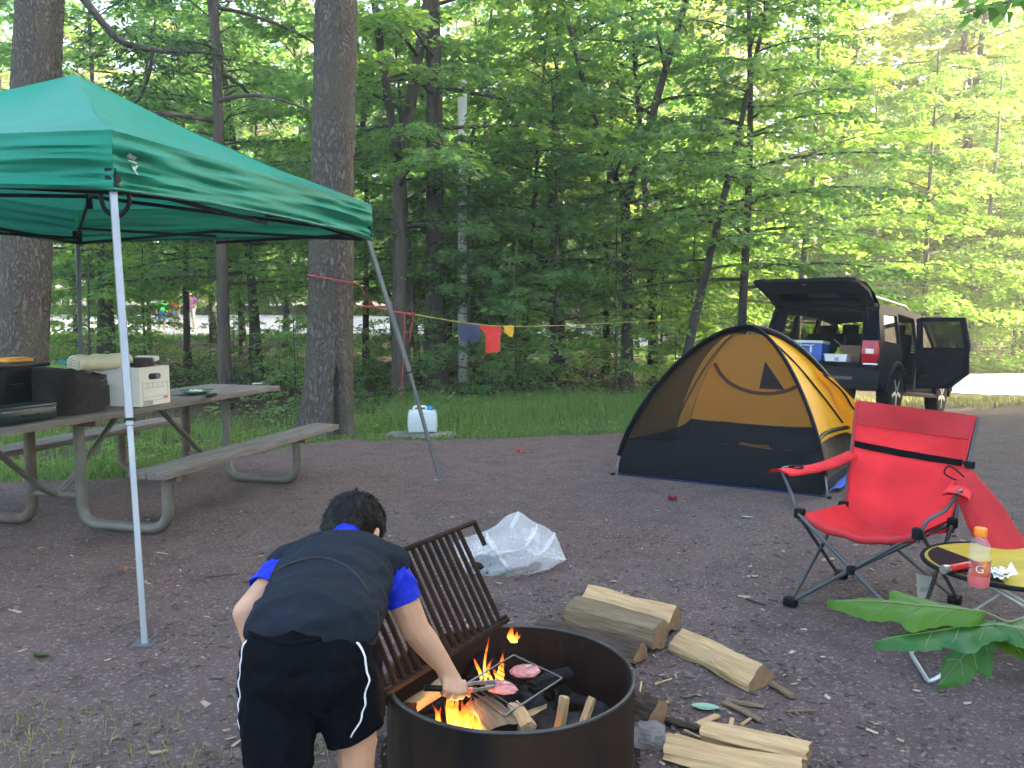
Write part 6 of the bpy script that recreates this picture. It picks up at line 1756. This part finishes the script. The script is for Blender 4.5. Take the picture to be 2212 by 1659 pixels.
# shorts
hs = ell((-.517, 2.060, .600), (.172, .138, .105)) + ell((-.517, 2.06, .545), (.178, .146, .11))
hs += cap(hipR + Vector((.0, 0, -.07)), kneeR + Vector((0, 0, .02)), .102, .086) + cap(kneeR + Vector((0, 0, .02)), kneeR + Vector((0, 0, -.06)), .085, .085)
hs += cap(hipL + Vector((0, 0, -.07)), kneeL + Vector((0, 0, .02)), .100, .090) + cap(kneeL + Vector((0, 0, .02)), kneeL + Vector((0, -.005, -.06)), .088, .086)
shorts = blob('shorts', hs, .006, 10, SHORTS, boy, B0, [(Vector((-.41, 0, .372)), Vector((.42, 0, -1)).normalized())], .004, wrinkle=(.022, (10, 9, 4)))
vsb = BVHTree.FromPolygons([v.co + B0 for v in shorts.data.vertices], [tuple(p.vertices) for p in shorts.data.polygons])
for s in (1, -1):
    pts = []
    for k in range(25):
        z = lerp(.64, .40, k / 24); h = vsb.ray_cast(Vector((-.515 + s * .6, 2.005 - .02 * (k / 24), z)), Vector((-s, 0, 0)))
        if h[0]: pts.append(h[0] - B0 + Vector((s * (.002 + .002 * math.sin(k * 1.3)), 0, 0)))
    if len(pts) > 4:
        m = MB(); m.tube(pts, .0065, 6, flat=.35); m.build('side_stripe', WHITE, boy, True)
m = MB(); ws = []
for k in range(40):
    a_ = 2 * PI * k / 40; d = Vector((math.cos(a_), math.sin(a_), 0)); h = vsb.ray_cast(Vector((-.517, 2.055, .655)) + d * .5, -d)
    if h[0]: ws.append(h[0] - B0)
if len(ws) > 8: m.tube(ws + ws[:1], .008, 6); m.build('waistband', SHORTS, boy, True)
for s, a_ in ((1, ankR), (-1, ankL)):
    pr = cap(a_ + Vector((0, -.03, -.05)), a_ + Vector((.018, .13, -.055)), .040, .032) + ell(a_ + Vector((0, -.01, -.01)), (.038, .045, .035))
    blob('shoe', pr, .007, 4, M('dark_shoe', (.03, .03, .035), .6), boy, B0, [(Vector((0, 0, Z0 + .002)), Vector((0, 0, -1)))])
# hair
hpz = ell(hp_(0, -.010, .012), (.094, .108, .112), HR) + ell(hp_(0, -.045, -.02), (.085, .068, .075), HR)
hb_ = blob('hair', hpz, .006, 3, HAIRM, boy, B0, [(hp_(0, .045, -.01), (f_ * .85 - u_ * .42).normalized()), (hp_(0, -.04, -.062), (-u_ * .95 + f_ * .2).normalized())], .006)
hm = hb_.data
tris = [tuple(p.vertices) for p in hm.polygons]
cen = np.array([tuple(p.center) for p in hm.polygons]); nor = np.array([tuple(p.normal) for p in hm.polygons])
if len(cen):
    idx = rng.choice(len(cen), 5200); c_ = cen[idx]; n0 = nor[idx]
    crown = np.array(tuple(hp_(.01, -.045, .085) - B0))
    away = c_ - crown; away -= n0 * (away * n0).sum(1, keepdims=True); away /= np.linalg.norm(away, axis=1, keepdims=True) + 1e-6
    dd = away * .8 + n0 * .42 + rng.normal(0, .22, n0.shape); dd /= np.linalg.norm(dd, axis=1, keepdims=True)
    ln = rng.uniform(.014, .030, len(idx))[:, None]
    sd_ = np.cross(dd, n0); sd_ /= np.linalg.norm(sd_, axis=1, keepdims=True) + 1e-6
    b = c_ - n0 * .002
    v = np.stack([b - sd_ * .0016, b + sd_ * .0016, b + dd * ln * .55 + n0 * .001 + sd_ * .0010, b + dd * ln * .55 - sd_ * .0010, b + dd * ln - n0 * ln * .22], 1)
    k = np.arange(len(idx))[:, None] * 5
    fa = np.concatenate([k + np.array([[0, 1, 2]]), k + np.array([[0, 2, 3]]), k + np.array([[3, 2, 4]])])
    o = link('hair_strands', npmesh('hair_strands', v.reshape(-1, 3), fa), hb_, HAIRM); o['kind'] = 'stuff'
# tongs in the hand
tg_ = thing('tongs', 'metal barbecue tongs with dark grip held over the patty', 'tongs', hdR + gn * .022)
to_ = Vector(tg_.location)
tip = G(1068, 1478, gz + .03) - to_
for s in (-1, 1):
    m = MB(); sdv = Vector((-.2, .9, .25)).normalized() * s
    m.tube([-ga * .075 + sdv * .002, Vector((0, 0, 0)) + sdv * .006, tip * .55 + sdv * .016, tip * .92 + sdv * .012, tip * 1.02 + sdv * .004], [.004, .004, .0038, .0055, .004], 8, flat=1.5); m.build('tong_arm', STEEL, tg_, True)
m = MB(); m.tube([-ga * .085, -ga * .02, ga * .05], [.010, .010, .008], 8); m.build('grip', TUBM, tg_, True)
m = MB(); m.tube([ga * .045, ga * .065], .0085, 8); m.build('red_band', M('red_print', (.62, .16, .13), .8), tg_, True)

# ------------------------------------------------------------------ people far off on the road
def far_person(label, px_, d_, h_, skin, top_c, bot_c, cap_c, face):
    x_ = (px_ - 1106) / FPX * d_
    o = thing('person', label, 'person', (x_, d_, tz(x_, d_) + .085), face, 'people on the road behind the trees')
    k = h_ / 1.7
    z = Vector((0, 0, 1))
    pr = []
    for s in (-1, 1):
        pr += cap((s * .09 * k, .02 * s, .92 * k), (s * .10 * k, .04 * s, .48 * k), .085 * k, .060 * k) + cap((s * .10 * k, .04 * s, .48 * k), (s * .10 * k, .05 * s, .08 * k), .058 * k, .04 * k) + cap((s * .10 * k, .05 * s, .05 * k), (s * .11 * k, .05 * s - .15 * k, .04 * k), .042 * k, .034 * k)
        pr += cap((s * .19 * k, 0, 1.40 * k), (s * .25 * k, -.03, 1.10 * k), .052 * k, .042 * k) + cap((s * .25 * k, -.03, 1.10 * k), (s * .22 * k, -.18 * k, .92 * k), .04 * k, .03 * k) + ell((s * .215 * k, -.22 * k, .88 * k), (.035 * k, .05 * k, .04 * k))
    pr += ell((0, 0, 1.02 * k), (.16 * k, .11 * k, .16 * k)) + ell((0, 0, 1.28 * k), (.18 * k, .115 * k, .19 * k)) + cap((0, 0, 1.42 * k), (0, -.01, 1.52 * k), .055 * k, .05 * k) + ell((0, -.01, 1.60 * k), (.078 * k, .095 * k, .115 * k)) + ell((0, -.10 * k, 1.58 * k), (.014, .02, .02))
    blob('body', pr, .02, 3, skin, o)
    tpz = ell((0, 0, 1.05 * k), (.178 * k, .13 * k, .16 * k)) + ell((0, 0, 1.28 * k), (.196 * k, .13 * k, .185 * k))
    for s in (-1, 1): tpz += cap((s * .17 * k, 0, 1.40 * k), (s * .235 * k, -.02, 1.20 * k), .065 * k, .06 * k)
    blob('shirt', tpz, .02, 3, top_c, o)
    btm = ell((0, 0, .92 * k), (.175 * k, .13 * k, .12 * k))
    for s in (-1, 1): btm += cap((s * .09 * k, .02 * s, .88 * k), (s * .10 * k, .04 * s, .56 * k), .10 * k, .085 * k)
    blob('shorts', btm, .02, 3, bot_c, o)
    blob('hair', ell((0, .015, 1.64 * k), (.088 * k, .10 * k, .095 * k)), .015, 2, cap_c, o)
SK2 = skin_mat('pale_skin', (.55, .34, .24))
far_person('person in a green top with blue shorts far off behind the trees', 352, 36.5, 1.55, SK2, M('green_shirt', (.03, .55, .08), .7), M('blue_shorts', (.02, .05, .40), .7), M('sandy_hair', (.30, .20, .10), .6), .4)
far_person('person in a red top far off between two trunks', 384, 37.5, 1.6, SK2, M('red_shirt', (.62, .04, .03), .7), M('grey_shorts', (.25, .25, .27), .7), HAIRM, -.3)
far_person('person in a purple top and pale cap far off behind the trees', 414, 37.0, 1.72, SK2, M('purple_shirt', (.40, .04, .36), .7), M('grey_shorts', (.25, .25, .27), .7), M('white_cap', (.7, .7, .66), .7), .2)
# ------------------------------------------------------------------ plastic bag of charcoal
pbg = thing('plastic_bag', 'translucent white plastic bag slumped on the gravel behind the grate', 'plastic bag', G(1090, 1246))
po_ = Vector(pbg.location)
PLAS = M('white_film', (.80, .82, .83), .14, alpha=.30, var=.10, vscale=12, bump=.5, bscale=12, bdist=.02, spec=.9)
# corner points of the film: (x, z, y), front to the camera is -y
FP = {'a': (-.27, .19, .02), 'b': (-.10, .27, -.04), 'c': (.07, .385, .03), 'd': (.17, .31, .0), 'e': (.26, .25, .03), 'f': (.315, .09, -.02), 'g': (.20, .045, -.10), 'h': (.06, .012, -.14),
      'i': (-.10, .004, -.13), 'j': (-.22, .03, -.08), 'k': (-.03, .17, -.15), 'l': (.10, .19, -.11), 'm': (.17, .15, -.13), 'n': (-.17, .13, -.10), 'o': (.02, .09, -.185), 'p': (.12, .10, -.16), 'q': (.03, .27, -.05),
      'r': (-.14, .004, .17), 's': (.14, .004, .17), 't': (-.16, .16, .15), 'u': (.16, .18, .15), 'v': (.04, .27, .10)}
FT = 'abn bkn bqk bcq cdl cql qlk kln nkj kio ikj nja iho kol lop lpm mpg hgp hpo dem dml efm fgm avb bvc cvd dve vut vta ves usf sef str tur srg sgf rgh rhi rij rja rat veu eus lkk'
key = {k_: i_ for i_, k_ in enumerate(FP)}
bm = bmesh.new(); bvs = [bm.verts.new((x_ * 1.12, y_ + .06, z_ * .93)) for x_, z_, y_ in FP.values()]
seen = set()
for w_ in FT.split():
    ids = tuple(key[c_] for c_ in w_)
    if len(set(ids)) == 3 and frozenset(ids) not in seen:
        seen.add(frozenset(ids))
        try: bm.faces.new([bvs[i_] for i_ in ids])
        except ValueError: pass
bmesh.ops.subdivide_edges(bm, edges=bm.edges, cuts=5, use_grid_fill=True)
bmesh.ops.recalc_face_normals(bm, faces=bm.faces)
for _ in range(1): bmesh.ops.smooth_vert(bm, verts=bm.verts, factor=.5, use_axis_x=True, use_axis_y=True, use_axis_z=True)
bm.normal_update()
for v in bm.verts:
    c = v.co
    v.co += v.normal * (.016 * (abs(mnoise.noise(Vector((c.x * 9 + c.z * 6, c.y * 9, c.z * 9 - c.x * 5)))) - .2) + .007 * (abs(mnoise.noise(c * 24)) - .2)); v.co.z = max(.003, v.co.z)
me = bpy.data.meshes.new('film'); bm.to_mesh(me); bm.free()
o = link('film', me, pbg, PLAS); me.polygons.foreach_set('use_smooth', [True] * len(me.polygons)); me.set_sharp_from_angle(angle=R(24))
FOLD_HILITE = M('film_fold', (.85, .87, .88), .25, alpha=.20, var=0, spec=.7)  # soft highlights along the folds, put on as pale ribbons
for w_ in 'qc kl ld ko mf bk em lm'.split():
    p_, q_ = [Vector((FP[c_][0] * 1.12, FP[c_][2] + .06, FP[c_][1] * .93)) for c_ in w_]
    m = MB(); pts = [p_.lerp(q_, t / 10) + Vector((.010 * mnoise.noise(Vector((t * .5, ord(w_[0]), 1))), -.004, .010 * mnoise.noise(Vector((t * .5, 3, ord(w_[1])))))) for t in range(11)]
    m.tube(pts, [.001 + .020 * math.sin(PI * t / 10) for t in range(11)], 8, flat=.14); m.build('film_fold', FOLD_HILITE, pbg, True)
for k in range(7):
    lump('charcoal_piece', (random.uniform(-.17, .02), .03 + random.uniform(-.07, .05), .06 + random.uniform(-.02, .03)), (.065, .05, .045), CHAR, pbg, k * 3.1, 2)
# ------------------------------------------------------------------ water jug on a flat stone
STONE = M('flat_grey_stone', (.16, .145, .135), .9, var=.3, vscale=8, bump=.6, bscale=22, bdist=.02)
sg2 = G(905, 952)
stn = thing('flat_stone', 'low flat stone slab under the water jug', 'stone', (sg2.x, sg2.y + .2, .0))
lump('slab', (-.02, .02, .03), (.46, .26, .045), STONE, stn, 2.0, 4, .22, 8); lump('lichen_patch', (.25, -.10, .055), (.06, .04, .018), M('lichen', (.22, .24, .17), .9), stn, 4, 3)
jg = thing('water_jug', 'pale translucent collapsible water jug with a blue cap on a stone', 'jug', (sg2.x + .02, sg2.y + .2, .075), .12)
JUG = M('milky_plastic', (.72, .78, .78), .3, var=.05, vscale=4, transl=.35, tcol=(.6, .8, .85), spec=.6)
m = MB()
def jugf(u, v):
    a_ = 2 * PI * u; e = 9
    cx = math.copysign(abs(math.cos(a_)) ** (2 / e), math.cos(a_)); cy = math.copysign(abs(math.sin(a_)) ** (2 / e), math.sin(a_))
    k = (math.sin(PI * lerp(.10, .90, v))) ** .10 * (1 - .02 * v)
    if v in (0, 1): k = .0
    return Vector((cx * .175 * k, cy * .13 * k, .262 * v + .008 * mnoise.noise(Vector((cx * 2, cy * 2, v * 5)))))
m.grid(jugf, 56, 24); m.build('body', JUG, jg, True)
WPL = M('white_plastic', (.70, .71, .70), .45)
m = MB(); m.tube(fillet([(-.10, 0, .245), (-.10, 0, .30), (.045, 0, .30), (.045, 0, .25)], .03), .016, 10, flat=.8); m.build('handle', WPL, jg, True)
m = MB(); m.lathe([(.03, .25), (.034, .255), (.034, .295), (.03, .30), (0, .30)], 20, (.085, 0, 0)); m.build('cap', M('blue_cap', (.01, .22, .62), .4), jg, True, 40)
# ------------------------------------------------------------------ clothesline
cl = thing('clothesline', 'red rope tied to the big trunk joined to a yellow line', 'clothesline', (BT.location.x, BT.location.y, 0))
co = Vector(cl.location)
REDR = M('red_rope', (.46, .065, .055), .8, var=.2, vscale=80); YELR = M('yellow_rope', (.55, .48, .08), .7, var=.15, vscale=80)
tcn = co + Vector((.09, .05, 0))
loop = [tcn + Vector((.295 * math.cos(a_), .295 * math.sin(a_), 1.86 - .05 * math.cos(a_))) for a_ in [2 * PI * k / 40 for k in range(41)]]
m = MB(); m.tube([p - co for p in loop], .008, 6); m.build('trunk_loop', REDR, cl, True)
kn0 = P(812, 664, 10.55)
for a_, z_ in ((.0, 1.80), (-1.2, 1.62)):
    st_ = tcn + Vector((.295 * math.cos(a_), .295 * math.sin(a_), z_))
    m = MB(); m.tube([p - co for p in arc([st_, st_.lerp(kn0, .5) - Vector((0, 0, .02)), kn0], 8)], .008, 6); m.build('rope_strand', REDR, cl, True)
kn1 = P(893, 679, 11.0)
m = MB(); m.tube([p - co for p in arc([kn0, kn0.lerp(kn1, .5) - Vector((0, 0, .01)), kn1], 6)], .011, 6); m.build('rope_strand', REDR, cl, True)
yl = [kn1, P(988, 695, 11.6), P(1045, 702, 11.95), P(1100, 705, 12.3), P(1240, 702, 13.2), P(1466, 690, 14.55)]
yline = arc(yl, 8)
m = MB(); m.tube([p - co for p in yline], .0065, 6); m.build('yellow_line', YELR, cl, True)
for pts in ([P(875, 675, 10.9), P(873, 730, 10.9), P(870, 800, 10.9), P(868, 868, 10.9)], [P(892, 680, 11.0), P(889, 705, 11.0), P(884, 742, 11.0)]):
    m = MB(); m.tube([p - co for p in arc(pts, 6)], .007, 6); m.build('rope_tail', REDR, cl, True)
m = MB(); m.tube([kn1 - co + Vector((.02 * math.cos(k), .02 * math.sin(k * 1.3), .02 * math.sin(k))) for k in range(9)], .010, 6); m.build('knot', REDR, cl, True)
def cloth(name, label, cat, outline, holes, mat, org, u_dir, thick=.012, amp=.025, extra=None, lab=None):
    o = thing(name, label, cat, org, 0, 'clothes on the line')
    n_ = u_dir.cross(Vector((0, 0, 1))).normalized()
    # fine grid clipped by the outline
    xs = [p[0] for p in outline]; zs = [p[1] for p in outline]
    step = .014
    pts = [Vector(p) for p in outline]; k = len(pts)
    den = []
    for i in range(k):
        a_, b = Vector(outline[i]), Vector(outline[(i + 1) % k]); nseg = max(1, int((b - a_).length / step))
        den += [a_.lerp(b, j / nseg) for j in range(nseg)]
    gridp = [Vector((x, z)) for x in np.arange(min(xs) + step, max(xs), step * 1.2) for z in np.arange(min(zs) + step, max(zs), step * 1.2)]
    nd = len(den)
    vo, eo, fo, *_ = delaunay_2d_cdt(den + gridp, [(i, (i + 1) % nd) for i in range(nd)], [], 1, 1e-5)
    def pos(p, w):
        dpt = -p.y
        f_ = amp * min(1, dpt * 6) * (mnoise.noise(Vector((p.x * 9 + 2, p.y * 1.6, len(label)))) + .4 * mnoise.noise(Vector((p.x * 20, p.y * 4, 3))))
        return u_dir * p.x * 1.3 + Vector((0, 0, p.y)) + n_ * (f_ + w)
    m_ = MB(); fs = [tuple(f) for f in fo]
    m_.mesh([pos(p, 0) for p in vo], fs); m_.mesh([pos(p, thick * min(1, .3 - p.y * 4)) for p in vo], [tuple(reversed(f)) for f in fs])
    m_.build('cloth', mat, o, True)
    if extra: extra(o, pos)
    return o
ud = (yl[2] - yl[1]); ud.z = 0; ud.normalize()
def shorts_mark(o, pos):
    m_ = MB(); pts = [pos(Vector((.19 + .025 * math.cos(a_), -.20 + .022 * math.sin(a_))), -.006) for a_ in [2 * PI * k / 12 for k in range(12)]]; m_.mesh(pts, [tuple(range(12))]); m_.build('white_emblem', M('white_print', (.78, .76, .74), .5), o)
    m_ = MB(); m_.tube([pos(Vector((x_, -.012)), -.004) for x_ in np.linspace(.01, .28, 10)], .010, 5); m_.build('waistband', M('navy_band', (.02, .03, .07), .8), o, True)
p0 = P(990, 697, 11.62)
cloth('hung_shorts', 'navy blue shorts hanging on the yellow line', 'shorts', [(0, 0), (.29, 0), (.30, -.14), (.285, -.27), (.165, -.285), (.15, -.20), (.12, -.29), (.03, -.25), (-.01, -.12)], [], M('navy_cloth', (.035, .055, .12), .85, var=.15, vscale=12), p0, ud, extra=shorts_mark)
p1 = P(1036, 702, 11.92)
def shirt_mark(o, pos):
    m_ = MB(); m_.tube([pos(Vector((x_, -.395)), -.004) for x_ in np.linspace(.10, .30, 8)], .006, 5); m_.build('hem', M('red_tee_hem', (.50, .03, .03), .85), o, True)
    m_ = MB(); m_.mesh([pos(Vector(q), -.007) for q in ((.295, -.27), (.318, -.27), (.315, -.31), (.298, -.30))], [(0, 1, 2, 3)]); m_.build('white_mark', M('white_print', (.78, .76, .74), .5), o)
cloth('hung_shirt', 'red shirt hanging over the yellow line beside the navy shorts', 'shirt', [(0, 0), (.33, -.01), (.34, -.14), (.31, -.15), (.305, -.40), (.09, -.405), (.085, -.13), (.03, -.08), (-.01, -.03)], [], M('red_tee', (.70, .045, .040), .85, var=.1, vscale=12), p1, ud, extra=shirt_mark)
p2 = P(1089, 703, 12.22)
def yel_mark(o, pos):
    m_ = MB(); m_.tube([pos(Vector((.14, z_)), -.004) for z_ in np.linspace(-.01, -.13, 6)], .010, 5); m_.build('white_trim', M('white_print', (.78, .76, .74), .5), o, True)
cloth('hung_cloth', 'small bunched yellow cloth on the line beside the red shirt', 'cloth', [(0, 0), (.15, 0), (.15, -.12), (.10, -.175), (.05, -.16), (.0, -.10)], [], M('yellow_cloth', (.72, .42, .03), .8, var=.15, vscale=16), p2, ud, .02, .05, yel_mark)
tp0 = P(1192, 600, 15.0)
tpe = thing('flagging_tape', 'strip of orange-yellow tape hanging in the trees above the clothesline', 'tape', tp0)
m = MB(); m.grid(lambda u, v: P(lerp(1190, 1206, v), lerp(598, 652, v), 15.0) - tp0 + Vector((lerp(-.02, .02, u), .03 * math.sin(v * 9), 0)), 2, 16); m.build('strip', M('orange_tape', (.85, .48, .03), .5), tpe, True)
m = MB(); m.tube([Vector((0, 0, .0)), Vector((-.06, 0, .12)), Vector((-.05, .02, .3))], .006, 5); m.build('tie', M('orange_tape', (.85, .48, .03), .5), tpe, True)

# ------------------------------------------------------------------ stones and fallen leaves
def rock(label, c, s, seed, mat=STONE):
    o = thing('stone', label, 'stone', c); lump('rock', (0, 0, s[2] * .55), s, mat, o, seed, 4, .28, 9); return o
rock('grey angular stone against the right foot of the fire ring', G(1396, 1618), (.075, .07, .055), 3.0)
rock("pale stone behind the person's legs", G(690, 1580), (.045, .035, .025), 7.0, M('pale_stone', (.30, .29, .27), .9, var=.2))
rock('small dark stone at the bottom right of the fire ring', G(1340, 1650), (.05, .05, .03), 9.0)
def fallen(label, px_, py_, ln, mat, rz_, cur=.3):
    o = thing('fallen_leaf', label, 'leaf', G(px_, py_, Z0 + .004), rz_)
    m_ = MB(); m_.grid(lambda u, v: Vector(((u - .5) * ln * .55 * math.sin(PI * min(1, .04 + .96 * v)) ** .8, (v - .5) * ln, ln * cur * (abs(u - .5) ** 1.3 + .25 * (v - .5) ** 2) + .002)), 8, 12); b_ = m_.build('blade', mat, o, True)
    m_ = MB(); m_.tube([(0, -ln * .75, .004), (0, -ln * .45, .004), (0, ln * .4, .006)], .0012, 4); m_.build('midrib', mat, o)
fallen('pale green fallen leaf among the kindling', 1522, 1530, .10, M('pale_green_leaf', (.22, .36, .24), .6), 1.35, .15)
fallen('small red scrap standing on the gravel in front of the jug', 1121, 978, .09, M('red_leaf', (.55, .05, .05), .7), .3, .9)
fallen('dark red curled leaf on the gravel in front of the tent', 1452, 1081, .08, M('dark_red_leaf', (.20, .025, .03), .7), .9, 1.0)
fallen('brown curled leaf on the gravel between the canopy poles', 268, 1236, .09, M('brown_leaf', (.20, .11, .07), .8), .7, .6)
fallen('dark green curled leaf on the gravel at the left edge', 90, 1421, .07, M('dark_green_leaf', (.06, .08, .03), .7), 1.5, .6)
fallen('small pale leaf on the gravel left of the chair', 1612, 1118, .07, M('pale_green_leaf', (.22, .36, .24), .6), 1.2, .2)

# ------------------------------------------------------------------ evening air
hz = MB(); hz.box((0, 55, 13.5), (204, 176, 31))
hm_ = bpy.data.materials.new('evening_haze'); hm_.use_nodes = True
nn_ = hm_.node_tree.nodes
for x in list(nn_):
    if x.type == 'BSDF_PRINCIPLED': nn_.remove(x)
pv_ = nn_.new('ShaderNodeVolumePrincipled'); pv_.inputs['Color'].default_value = (.95, .96, .92, 1); pv_.inputs['Density'].default_value = 0.0027; pv_.inputs['Anisotropy'].default_value = 0.3
hm_.node_tree.links.new(pv_.outputs[0], nn_['Material Output'].inputs['Volume'])
hzo = hz.build('haze', hm_)
tag(hzo, 'thin pale evening haze over the whole campsite', 'haze', kind='stuff')
scene.cycles.volume_bounces = 0
bpy.context.view_layer.update()
